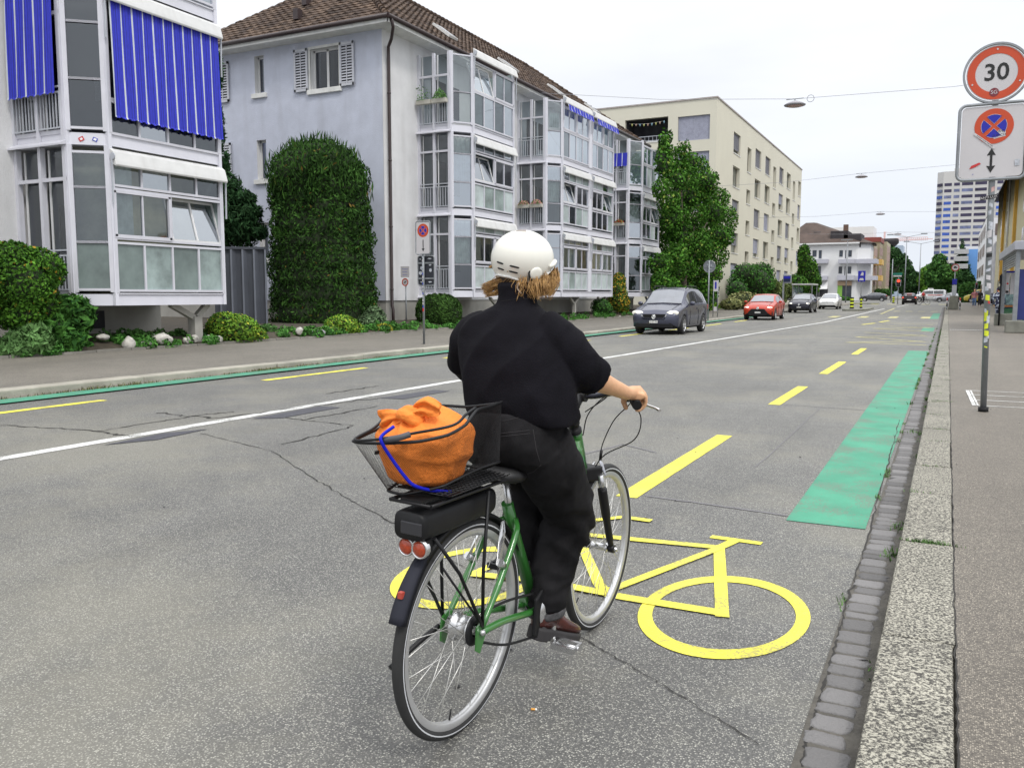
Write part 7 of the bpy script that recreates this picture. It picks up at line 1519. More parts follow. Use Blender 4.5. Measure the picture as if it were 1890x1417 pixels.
# jeans
mJean = M('black_denim', (.011, .0105, .0115), .9, var=.45, scale=5, bump=.5, bscale=400, col2=(.026, .025, .027), spec=.12)
tr = MB()
tr.loft([ering(K(u, r, v), du, dr, 32, .85) for u, r, v, du, dr in ((.280,.006,1.0,.108,.150), (.272,.006,.95,.124,.163), (.268,.005,.90,.138,.176), (.278,.003,.85,.136,.178), (.305,.0,.81,.11,.155))])
tr.tube(crv([K(.285,.088,.90), K(.36,.100,.81), K(.45,.100,.715), K(.535,.095,.635), K(.560,.090,.590), K(.545,.074,.52), K(.515,.060,.42), K(.488,.050,.34), K(.476,.050,.262)], 4), list(np.interp(np.linspace(0, 8, 33), range(9), [.112,.112,.103,.093,.090,.086,.080,.074,.068])), 24)
tr.tube(crv([K(.285,-.080,.90), K(.38,-.085,.84), K(.48,-.088,.775), K(.56,-.085,.725), K(.585,-.082,.68), K(.54,-.085,.60), K(.50,-.088,.50), K(.475,-.088,.42)], 4), list(np.interp(np.linspace(0, 7, 29), range(8), [.108,.105,.094,.085,.080,.074,.068,.062])), 24)
def tfold(p, n_):
    k_ = p-K(.53,.09,.61); a = math.exp(-k_.length_squared/.02); d = a*.009*math.sin(k_.z*75+k_.x*25+4*noise.noise(p*8))+.007*(.45-abs(noise.noise(Vector((p.x*6, p.y*6, p.z*9+p.x*6)))*2.2))
    c2 = p-K(.48,.05,.33); d += .005*math.exp(-c2.length_squared/.008)*math.sin(p.z*90+5*noise.noise(p*10))
    h_ = p-K(.34,.10,.84); d += .004*math.exp(-h_.length_squared/.02)*math.sin((p.z-p.x)*60+3*noise.noise(p*7)); return d
trs = remesh(tr, 'trousers', mJean, rider, .007, .005, 9, (1,1,.7), 4, tfold)
for s_, c_, r_ in ((1, K(.477,.049,.262), .070), (-1, K(.475,-.088,.415), .063)):
    cf = MB(); cf.lathe(c_, K(.03,0,-.2), [(r_,-.012),(r_+.0035,-.010),(r_+.0045,.006),(r_+.002,.014),(r_-.004,.012),(r_-.006,-.01)], 30); cf.build('trouser_hem', M('frayed_hem', (.055,.054,.056), .95, var=.5, scale=60), rider)
# seams and pocket found on the cloth surface
def onto(obj_, pts, r, name, m, parent, step=5):
    me = obj_.data; bv = BVHTree.FromPolygons([v.co.copy() for v in me.vertices], [tuple(p.vertices) for p in me.polygons]); cl = BMi @ CAM; out = []
    for i in range(len(pts)-1):
        for k in range(step):
            t = k/step; px = pts[i][0]*(1-t)+pts[i+1][0]*t; py = pts[i][1]*(1-t)+pts[i+1][1]*t; d = (BMi.to_3x3() @ ray(px, py)).normalized(); h = bv.ray_cast(cl, d)
            if h[0] is not None: out.append(h[0]+h[1]*r*.3)
    if len(out) > 2: MB().tube(out, r, 6).build(name, m, parent)
mSt = M('grey_stitching', (.045,.043,.045), .95, spec=.05)
for pts in ([(924,800),(950,797),(984,793)], [(984,793),(990,830),(998,858)], [(998,858),(985,870),(970,876)], [(922,806),(950,803),(986,799)], [(925,778),(960,770),(1000,772)]): onto(trs, pts, .0012, 'pocket_seam', mSt, rider)
onto(trs, [(1001,771),(1002,772),(1003,773)], .003, 'rivet', M('copper_rivet', (.5,.22,.08), .35, metal=.8), rider, 2)
mCr = M('jacket_seam', (.004,.004,.005), .9)
for pts in ([(925,556),(965,551),(1000,556)],): onto(jkt, pts, .0012, 'jacket_seam', mCr, rider)
# shoes
mLea = M('brown_leather', (.048, .011, .008), .25, var=.35, scale=20, spec=.6); mSole = M('dark_sole', (.022,.02,.021), .7, var=.2)
def shoe(H_, T_, s_):
    d = (T_-H_); L_ = d.length; d.normalize(); side = d.cross(bZ).normalized(); n_ = side.cross(d)
    P = lambda t, x, z: H_+d*(t*L_)+side*x+n_*z
    rings = []
    for t, w_, h0, h1 in ((-.06,.016,.0,.045), (-.02,.030,0,.068), (.10,.034,0,.088), (.25,.033,0,.092), (.42,.034,0,.070), (.60,.041,0,.052), (.78,.042,0,.042), (.93,.032,0,.034), (1.02,.012,0,.020)):
        rings.append([P(t, w_*math.cos(a), .5*(h0+h1)+.5*(h1-h0)*math.copysign(abs(math.sin(a))**.8, math.sin(a))) for a in np.linspace(0, 2*math.pi, 20, endpoint=False)])
    u_ = MB().loft(rings).build('shoe', mLea, rider)
    rings = []
    for zz in (-.038, -.034, -.004, .006):
        k_ = 1.0 if -.03 < zz < 0 else .96; rings.append([P(t, x*k_*1.08, zz if not (.30 < t < .45 and zz < -.01) else -.014) for t, x in [(-.07,0),(-.05,.022),(.02,.034),(.15,.037),(.32,.033),(.42,.034),(.60,.044),(.80,.045),(.95,.032),(1.04,0),(.95,-.032),(.80,-.045),(.60,-.044),(.42,-.034),(.32,-.033),(.15,-.037),(.02,-.034),(-.05,-.022)]])
    MB().loft(rings).build('sole', mSole, u_)
    cl = MB(); cl.lathe(P(.13,0,.085), n_, [(.036,-.03),(.038,0),(.036,.012),(.030,.010)], 20); cl.build('shoe_collar', mLea, u_)
shoe(K(.408,.048,.212), K(.612,.112,.136), 1); shoe(K(.42,-.088,.40), K(.60,-.11,.405), -1)
# helmet
mHel = M('cream_helmet', (.74, .73, .66), .28, var=.03, scale=3, spec=.5, coat=.3); hl = MB(); hc = HC+bZ*.006-hf*.004+hs*.002
def hpt(az, th, rr=1.0):
    """az from the head's front clockwise to its right, th elevation"""
    d = hf*math.cos(az)+hs*math.sin(az); return hc+d*(math.cos(th)*(.100*rr+.009*rr*abs(math.cos(az))))+bZ*(math.sin(th)*.098*rr)
def low(az):
    az = math.degrees(az) % 360; az = min(az, 360-az); return math.radians(np.interp(az, [0, 35, 60, 90, 115, 150, 180], [-6, -11, -32, -52, -50, -38, -34]))
AZ = np.linspace(0, 2*math.pi, 72, endpoint=False); rings = []
for k_ in range(17):
    t = k_/16; rings.append([hpt(a, math.radians(89)+(low(a)-math.radians(89))*t) for a in AZ])
for t, rr in ((1.0, 1.028), (1.03, 1.03), (1.05, 1.0), (1.0, .955), (.8, .95)): rings.append([hpt(a, math.radians(89)+(low(a)-math.radians(89))*t, rr) for a in AZ])
for k_ in range(6): t = .7-k_*.13; rings.append([hpt(a, math.radians(89)+(low(a)-math.radians(89))*t, .95) for a in AZ])
hl.loft(rings); hel = hl.build('helmet', mHel, rider)
MB().tube([hpt(a, low(a), 1.025) for a in AZ], .0032, 8, closed=True).build('helmet_rim', M('helmet_edge', (.78,.78,.76), .35), hel)
mVent = M('vent_dark', (.008,.008,.008), .9); sln = []
for az0, az1, th in ((172,157,-8), (173,158,-20), (144,126,-15), (147,129,-26)):
    pts = [hpt(math.radians(az0+(az1-az0)*k_/6), math.radians(th-4*k_/6), 1.001) for k_ in range(7)]; MB().tube(pts, [.0016]+[.0030]*5+[.0016], 8).build('vent_slot', mVent, hel)
for i, th in enumerate((66, 71, 76)):
    MB().tube([hpt(math.radians(168-k_*12-i*4), math.radians(th), 1.0015) for k_ in range(6)], .0013, 6).build('vent_slot', M('vent_line', (.35,.30,.28), .8), hel)
e = hpt(math.radians(89), math.radians(-30), 1.0); en = (hs*.95-bZ*.28).normalized()
MB().lathe(e+en*.001, en, [(.024,-.004),(.0235,.003),(.020,.006),(.012,.0075),(0,.008)], 28).build('ear_knob', mHel, hel)
MB().tube([e+en*.0015+(bZ*math.sin(a)*.026-hf*.002*0+hf*math.cos(a)*.026) for a in np.linspace(2.4, 4.4, 10)], [.001]+[.003]*8+[.001], 6).build('knob_gap', mVent, hel)
MB().tube([hpt(math.radians(a), math.radians(np.interp(a, [-60,-30,0,30,60], [-14,-3,0,-3,-14])), 1.03) for a in range(-60, 61, 8)], [.004]+[.008]*14+[.004], 8).build('peak', mHel, hel)
MB().tube([hpt(math.radians(a), math.radians(-27), 1.003) for a in (150, 150.5)], .003, 8).build('rivet', M('brass', (.4,.3,.15), .4, metal=.8), hel)
# hair: locks of fine strands
mHair = M('blond_hair', (.30, .14, .04), .45, var=.5, scale=60, col2=(.55, .33, .12), spec=.4); random.seed(90)
hb = MB()
def lock(root, mid, tip, n, spread, curl, r=.0008):
    n = int(n*1.7)
    for _ in range(n):
        o0 = Vector((random.gauss(0,1), random.gauss(0,1), random.gauss(0,1))); o1, o2, o3 = (o0*s_+Vector((random.gauss(0,1), random.gauss(0,1), random.gauss(0,1)))*s_*.22 for s_ in (spread*.8, spread, spread*.85)); ph = random.gauss(0, .5); curl = curl*random.uniform(.6, 1.1); pts = []
        c = crv([root+o1, root.lerp(mid, .5)+o1*.5+o2*.5, mid+o2, mid.lerp(tip, .55)+o2*.5+o3*.5, tip+o3], 4)
        for i, p in enumerate(c): k_ = i/(len(c)-1); pts.append(p+Vector((math.cos(k_*9+ph), math.sin(k_*9+ph), math.sin(k_*7+ph)*.5))*curl*k_)
        hb.tube(pts, [r*1.2]*int(len(pts)*.6)+[r*.7]*(len(pts)-int(len(pts)*.6)), 4, caps=False)
H_ = lambda px, py, u: ru(px, py, u)
lock(H_(1012,500,.44), H_(1021,520,.42), H_(1012,541,.40), 130, .009, .006); lock(H_(1002,512,.39), H_(1002,528,.37), H_(1001,542,.37), 150, .010, .007); lock(H_(988,516,.36), H_(985,530,.34), H_(990,545,.34), 100, .009, .005)
lock(H_(1024,498,.46), H_(1026,515,.44), H_(1016,535,.42), 70, .006, .005)
lock(H_(938,515,.34), H_(915,524,.36), H_(897,538,.37), 120, .007, .008); lock(H_(935,518,.36), H_(908,526,.38), H_(892,530,.39), 70, .006, .009); lock(H_(940,520,.35), H_(920,540,.35), H_(900,545,.36), 30, .006, .006); lock(H_(950,512,.33), H_(940,524,.34), H_(930,535,.35), 60, .008, .005)
lock(H_(922,486,.40), H_(914,490,.42), H_(905,493,.43), 40, .003, .005); lock(H_(965,518,.33), H_(962,530,.32), H_(962,538,.33), 60, .012, .005)
hb.build('hair', mHair, rider, fix=False)
hm = MB(); ball(hm, HC-bZ*.050-hf*.018, .064, 18, (1,1,.95)); hm.build('hair_mass', M('hair_dark', (.045,.022,.010), .7, var=.5, scale=50), rider)
MB().tube(crv([H_(958,522,.31), H_(955,532,.31), H_(962,542,.31)], 6), .0028, 6).build('chin_strap', M('strap_grey', (.35,.27,.2), .7), hel)
# ================================================================ RIGHT SIDE AND FAR BUILDINGS
mYelR = M('yellow_cream_render', (.50, .46, .31), .9, var=.04, scale=.5); mOch = M('ochre_pilaster', (.56, .33, .06), .8, var=.12, scale=.6); mWh2 = M('white_render', (.66, .66, .66), .85, var=.04, scale=.4)
mDkRoof = M('dark_roof', (.035, .03, .033), .8, var=.3, scale=1); mWin = M('far_window', (.035, .045, .065), .12, var=.5, scale=.5, spec=.8); mBronze = M('window_bronze', (.16, .12, .10), .4, var=.3, scale=1)
def rect_y(b, X, y0, y1, z0, z1, off): b.box(min(X, X+off), max(X, X+off), y0, y1, z0, z1); return b
yb_ = thing('apartment_building', 'yellow cream building with ochre pilasters and dark overhanging roof at the right edge', 'building')
X = 4.6; MB().box(X, 16, 58, 112, 0, 12.9).build('wall', mYelR, yb_)
for y in (80, 97): MB().box(X-.22, X, y, y+1.1, 2.8, 12.7).build('pilaster', mOch, yb_)
for y in (61, 71.5, 82, 92.5, 102):
    for z in (1.2, 4.4, 7.4, 10.0):
        f = MB().box(X-.03, X, y, y+1.5, z, z+1.9).build('window', mFrame, yb_); MB().box(X-.04, X-.032, y+.08, y+1.42, z+.08, z+1.82).build('pane', mWin, f)
rf_ = MB(); rf_.prism([(X-1.3, 70, 9.7), (X-1.25, 70, 9.95), (X+.1, 70, 13.4), (10, 70, 16.5), (17, 70, 13.4), (17, 70, 12.9), (X, 70, 12.9)], (0, 53, 0)); rf_.build('roof', mDkRoof, yb_); MB().tube([(X-1.3, 90, 12.5), (X-.6, 90, 12.2), (X-.1, 90, 11.8), (X-.1, 90, 1)], .08, 8).build('downpipe', mWh2, yb_)
gb = thing('building', 'low lilac grey shop front building with pale posts between the yellow and the white building', 'building'); MB().box(5.2, 16, 112.5, 138, 0, 8.2).build('wall', M('lilac_grey', (.30,.30,.42), .8), gb)
for y in np.arange(113, 137, 3): MB().box(4.9, 5.2, y, y+.5, 0, 8.0).build('pilaster', mWh2, gb)
wb = thing('apartment_building', 'white four storey building with bands of brown windows on the right beyond the bus shelter', 'building'); MB().box(4.4, 18, 140, 176, 0, 12.3).build('wall', mWh2, wb)
for z in (1.4, 4.3, 7.2, 9.9):
    for y in (142, 153, 164):
        f = MB().box(4.34, 4.4, y, y+8, z, z+1.7).build('window', mFrame, wb); 
        for k in range(4): MB().box(4.32, 4.34, y+.1+k*2, y+1.9+k*2, z+.08, z+1.62).build('pane', mBronze, f)
    MB().box(5.5, 7.8, 139.94, 140, z, z+1.6).build('window', mBronze, wb)
b_ = thing('building', 'light blue narrow building end with grey balconies in front of the tower', 'building'); q = atY(1791, 540, 190); MB().box(q.x-.8, q.x+14, 190, 205, 0, atY(1791, 460, 190).z).build('wall', M('light_blue_render', (.13, .30, .62), .8, var=.05), b_)
for py in (460, 473, 487): z = atY(1785, py, 188).z; MB().box(q.x-3.2, q.x-.7, 187, 190, z-.9, z).build('balcony', M('balcony_grey', (.40,.40,.40), .7), b_)
b_ = thing('building', 'long white building with small windows receding below the tower', 'building'); P0 = atY(1768, 455, 215); P1 = atY(1736, 500, 330); b = MB(); b.prism([(P0.x, 215, 0), (P0.x, 330, 0), (P0.x+22, 330, 0), (P0.x+22, 215, 0)], (0, 0, P0.z)); b.build('wall', mWh2, b_)
for i in range(9): MB().box(P0.x-.06, P0.x, 218+i*12, 222+i*12, P0.z-4.5, P0.z-2.5).build('window', mWin, b_)
# tower
tw = thing('tower_block', 'tall pale high rise tower with rows of blue windows at the street end', 'tower'); Y = 420.0; A = atY(1733, 500, Y); zt = atY(1745, 317, Y).z; w_ = 23.0; x0 = A.x; mTow = M('tower_concrete', (.50,.49,.47), .8, var=.03, scale=.1)
b = MB(); b.prism([(x0, Y, 0), (x0+w_, Y, 0), (x0+w_+2.2, Y+2.2, 0), (x0+w_+2.2, Y+20, 0), (x0-2.4, Y+20, 0), (x0-2.4, Y+2.6, 0)], (0, 0, zt)); b.build('wall', mTow, tw); MB().box(x0+4, x0+14, Y+4, Y+14, zt, zt+1.6).build('roof_plant', mTow, tw)
mTB = M('tower_glass_blue', (.035, .09, .38), .2, var=.4, scale=.3); mTD = M('tower_recess_dark', (.03, .025, .06), .6, var=.5, scale=.3); mTG = M('tower_glass_grey', (.13, .15, .26), .3, var=.5, scale=.4); random.seed(77)
cols_ = [(.5, 3.3, 'b'), (4.2, 6.4, 'm'), (7.2, 11.4, 'm'), (12.2, 16.6, 'm'), (17.3, 19.6, 'm'), (20.4, 22.6, 'b')]; fh_ = 2.62; nfl = int((zt-6)/fh_)
for r in range(nfl):
    z = zt-6.2-r*fh_
    for (a, c, k) in cols_:
        m = mTB if k == 'b' and r > 2 else random.choice((mTD, mTD, mTG)); MB().box(x0+a, x0+c, Y-.06, Y-.0, z, z+1.25).build('window', m, tw)
    MB().prism([(x0-2.3, Y+2.0, z), (x0-.3, Y-.02, z), (x0-.3, Y-.02, z+1.25), (x0-2.3, Y+2.0, z+1.25)], (-.1, -.1, 0)).build('window', random.choice((mTB, mTD, mTG)), tw)
settle(tw, (x0, Y, 0))
# white corner building on the far left of the junction
cbg = thing('corner_building', 'white corner building with balconies and brown hipped roof beyond the bus shelter', 'building'); Y = 182.0
xa, xb, xc = atY(1440, 500, Y).x, atY(1581, 500, Y).x, atY(1590, 500, Y).x; ze = atY(1530, 449, Y).z
b = MB(); b.prism([(xa, Y, 0), (xb, Y, 0), (xb+2.2, Y+3, 0), (xb+2.2, Y+10, 0), (xa, Y+10, 0)], (0, 0, ze)); b.build('wall', mWh2, cbg)
rf_ = MB(); o = .7; zr_ = atY(1520, 411, Y+6).z; e = [Vector(p) for p in ((xa-o, Y-o, ze), (xb+.4, Y-o, ze), (xb+2.2+o, Y+3, ze), (xb+2.2+o, Y+10.5, ze), (xa-o, Y+10.5, ze))]; r1, r2 = Vector((xa+4, Y+5, zr_)), Vector((xb-9, Y+5, zr_)); r3 = Vector((xb-8.5, Y+6, zr_))
for p in ((e[0], e[1], r2, r1), (e[1], e[2], r2), (e[2], e[3], r3, r2), (e[3], e[4], r1, r3), (e[4], e[0], r1), (r1, r2, r3)): rf_.poly(list(p))
rf_.poly([q-Vector((0, 0, .25)) for q in e]); rfo = rf_.build('roof', M('brown_roof', (.075, .052, .042), .85, var=.35, scale=.5), cbg); MB().box(xa-o, xb+.4, Y-o-.05, Y-o+.1, ze-.25, ze+.05).build('eave', mWh2, cbg)
for (px0, px1, pt, pb) in ((1545, 1566, 426, 446), (1569, 1590, 431, 455)):
    a, c = atY(px0, pb, Y+1.0), atY(px1, pt, Y+1.0); MB().box(a.x-1.2, c.x, Y+.4, Y+8, a.z-.2, c.z).build('dormer', mDkRoof, rfo)
a = atY(1561, 420, Y+4); MB().box(a.x-.45, a.x+.45, Y+4, Y+4.9, a.z-2, a.z+.6).build('chimney', M('chimney_brown', (.12,.07,.05), .8), rfo); a = atY(1509, 435, Y+2.8); MB().box(a.x-.7, a.x+.7, Y+2.2, Y+2.4, a.z-.7, a.z+.7).build('skylight', mWin, rfo)
for (px, pt, pb, wp) in ((1503.5, 461, 475, 10), (1514, 461, 478, 8), (1512, 490, 509, 9), (1552.5, 461, 475, 9), (1561, 461, 478, 4.5), (1569, 461, 475, 9), (1551, 491, 506, 9), (1559.5, 491, 510, 4.5), (1568, 491, 506, 9)):
    a, c = atY(px-wp/2, pb, Y), atY(px+wp/2, pt, Y); f = MB().box(a.x, c.x, Y-.05, Y, a.z, c.z).build('window', mFrame, cbg); MB().box(a.x+.1, c.x-.1, Y-.08, Y-.052, a.z+.1, c.z-.1).build('pane', mWin, f)
mBal = M('balcony_panel', (.42, .42, .47), .7, var=.05)
for (px0, px1, pt, pb) in ((1500, 1528, 478, 486), (1500, 1527, 509, 517), (1547, 1577, 478, 486), (1545, 1577, 508, 517)):
    a, c = atY(px0, pb, Y-1.4), atY(px1, pt, Y-1.4); MB().box(a.x, c.x, Y-1.4, Y-.001, a.z, c.z).build('balcony', mBal, cbg)
for py in (478, 509): c = atY(1584, py, Y-1); MB().box(xb-.5, xb+3.6, Y-.6, Y+5, c.z-.85, c.z).build('balcony', mBal, cbg)
a, c = atY(1545, 552, Y), atY(1572, 527, Y); MB().box(a.x, c.x, Y-.06, Y, a.z, c.z).build('shop_window', mWin, cbg); MB().box(a.x, c.x, Y-.3, Y-.061, c.z, c.z+.9).build('shop_sign', M('shop_sign_tan', (.42,.30,.20), .7), cbg); MB().box(a.x, a.x+.9, Y-.09, Y-.061, a.z, c.z).build('green_poster', M('poster_green', (.25,.5,.08), .6), cbg)
a, c = atY(1500, 548, Y), atY(1528, 533, Y); MB().box(a.x, c.x, Y-.06, Y, a.z, c.z).build('shop_window', mDark, cbg); MB().prism([(a.x, Y-.06, c.z+1.3), (a.x, Y-1.3, c.z-.1), (a.x, Y-1.3, c.z), (a.x, Y-.06, c.z+1.4)], (c.x-a.x, 0, 0)).build('shop_awning', mWh2, cbg)
settle(cbg, (xb, Y, zg(Y)))
def farblock(label, x0, x1, y0, y1, z1, m, floors, wm, bays=4, name='apartment_building', side=True, extra=None):
    t = thing(name, label, 'building'); MB().box(x0, x1, y0, y1, 0, z1).build('wall', m, t)
    for f_ in range(floors):
        z = 3.6+f_*(z1-4.2)/floors
        for i in range(bays): yy = y0+(y1-y0)*(i+.2)/bays; MB().box(x1, x1+.06, yy, yy+(y1-y0)*.6/bays, z, z+1.7).build('window', wm, t)
        MB().box(x0+(x1-x0)*.5, x1-1, y0-.06, y0, z, z+1.5).build('window', wm, t)
    if extra: extra(t)
    settle(t, (x1, y0, zg(y0))); return t
mBlP = M('red_shutter', (.34, .235, .215), .7, var=.2, scale=.5); xs_ = xb+2.2
def bal(t):
    for z in (4.5, 7.8): MB().box(xs_-.5, xs_+1.6, 193.5, 199, z, z+1.1).build('balcony', M('balcony_yellow', (.62,.40,.12), .7), t)
farblock('beige apartment block with yellow balconies beyond the white corner building', xs_-14, xs_, 193, 202.5, 12.2, M('beige_a', (.34,.29,.20), .85, var=.05), 4, mBlP, 3, extra=bal)
farblock('brown apartment block with red top storey band in the left row', xs_-16, xs_+.4, 203, 213, 13.0, M('beige_b', (.30,.255,.17), .85, var=.05), 4, mBlP, 4, extra=lambda t: MB().box(xs_-16, xs_+.6, 202.8, 213, 13.0, 14.0).build('red_band', M('band_red', (.20,.045,.035), .7), t) and MB().box(xs_-15, xs_-1, 203.5, 212, 14.0, 16.4).build('penthouse', mWh2, t))
farblock('tan apartment block with pink blinds at the end of the left row', xs_-16, xs_+1.2, 213.5, 226, 13.6, M('beige_c', (.38,.34,.23), .85, var=.05), 5, mBlP, 3)
b_ = thing('building', 'dark flared roof structure rising above the far trees', 'building'); q = atY(1636, 448, 420); k = 420/1580*1.1; x = q.x; b = MB()
b.loft([[Vector((x+dx*k*1.05, 420+dy, z)) for dx, dy in ((-w2, -w2*k), (w2, -w2*k), (w2, w2*k), (-w2, w2*k))] for w2, z in ((9, q.z-22), (9, q.z-2.5), (16, q.z), (16, q.z+1.4), (14, q.z+1.6))]); b.build('tower', mDkRoof, b_); settle(b_, (x, 420, 1))
b_ = thing('building', 'pale blue grey high block behind the far trees', 'building'); q = atY(1655, 453, 520); MB().box(q.x-3.2, q.x+3.2, 520, 540, 0, q.z).build('wall', M('blue_grey_block', (.33,.40,.48), .7, var=.03), b_); settle(b_, (q.x, 520, 1))
# tower crane far away
cr_ = thing('tower_crane', 'thin red and white tower crane far behind the trees', 'crane'); mCr_ = M('crane_red', (.70,.48,.46), .6); q = atY(1633, 428, 600); z_ = atY(1633, 446, 600).z; b = MB(); b.bar((q.x, 600, 0), (q.x, 600, q.z), 1.1); b.build('mast', mCr_, cr_)
e_ = atY(1722, 441, 600); b = MB(); b.bar((q.x-6, 600, z_), (e_.x, 600, z_+1), .5); b.bar((q.x-4, 600, z_+1.7), (e_.x-3, 600, z_+2.2), .35); n = 26
for i in range(n): a = q.x-4+(e_.x-3-q.x+4)*i/n; c = q.x-4+(e_.x-3-q.x+4)*(i+1)/n; b.bar((a, 600, z_), (c, 600, z_+1.8), .22); b.bar((c, 600, z_+1.8), (c, 600, z_), .22)
b.bar((q.x, 600, q.z), (e_.x-12, 600, z_+2), .15); b.build('jib', mCr_, cr_); settle(cr_, (q.x, 600, 1))
# ---- far trees
def fblob(px, py, Y, w_, h_, dy=1.0):
    p = atY(px, py, Y); k = (p-CAM).dot(FW)/F; return (p.x, p.y, p.z, w_*k*.5, w_*k*.5*dy, h_*k*.5)
far_g = leafmat('far_green', (.018, .06, .015), (.075, .18, .035)); far_d = leafmat('far_dark_green', (.012, .035, .012), (.045, .11, .03)); far_l = leafmat('far_light_green', (.06, .16, .02), (.16, .30, .04))
for (lab, px, py, Y, w_, h_, m, sd, n) in (('large dark green tree right of the double armed lamp post, before the white buildings', 1745, 510, 185, 66, 66, far_g, 201, 9000), ('bright green tree left of the large dark one in the avenue', 1712, 515, 205, 34, 50, far_l, 202, 4000), ('green tree in front of the tower foot', 1730, 500, 230, 50, 50, far_g, 203, 5000),
  ('tall dark tree beside the tan block on the left of the avenue', 1646, 500, 240, 42, 90, far_d, 204, 7000), ('dark tree left of the far lamp mast', 1668, 505, 255, 34, 76, far_d, 205, 5000), ('rounded dark tree behind the red traffic light', 1683, 520, 230, 34, 52, far_d, 206, 4500), ('green tree top above the tan block', 1640, 478, 262, 30, 44, far_g, 207, 3500), ('dark tree at the right foot of the white building', 1780, 525, 180, 36, 50, far_d, 208, 4500)):
    c = fblob(px, py, Y, w_, h_); tree('broadleaf_tree', lab, c, n, .42, m, (c[0], Y, zg(Y)), c[2], tr=.3, nclump=18, seed=sd, clr=(.34, .52), group='trees along the far avenue', shell=.2)
t = thing('conifer', 'pointed dark conifer below the tower', 'tree', group=None); q = atY(1774, 500, 190); cl = []
for i in range(9): f_ = i/8; z = q.z-3+(atY(1774, 452, 190).z-q.z+3)*f_; cl.append((q.x, 190, z, 2.4*(1-f_)+.25, 2.4*(1-f_)+.25, 1.3))
leaves('crown', t, cl, 4500, .3, far_d, seed=210, shell=.15); core(t, cl[:7], mInner, .75); MB().tube([(q.x, 190, 0), (q.x, 190, q.z)], [.3, .15], 8).build('trunk', mBark, t); settle(t, (q.x, 190, zg(190)))
t = thing('hedge', 'clipped green hedge behind the pedestrian on the right', 'hedge'); c = fblob(1792, 541, 150, 40, 40); c2 = fblob(1815, 540, 150, 36, 40); leaves('foliage', t, [c, c2], 6000, .25, far_g, seed=211, shell=.06, squash=.7); core(t, [c, c2], mInner, .9); settle(t, (c[0], 150, zg(150)))
for (lab, px, py, Y, w_, h_, m, sd, n) in (('low garden bushes beside the shop of the white corner building', 1556, 553, 172, 34, 10, far_g, 212, 1500), ('low bush left of the traffic island sign', 1628, 540, 200, 40, 14, far_g, 213, 1500)):
    c = fblob(px, py, Y, w_, h_); shrub('low_bush', lab, 'bush', [c], n, .25, m, (c[0], Y, zg(Y)), seed=sd, stem=False)
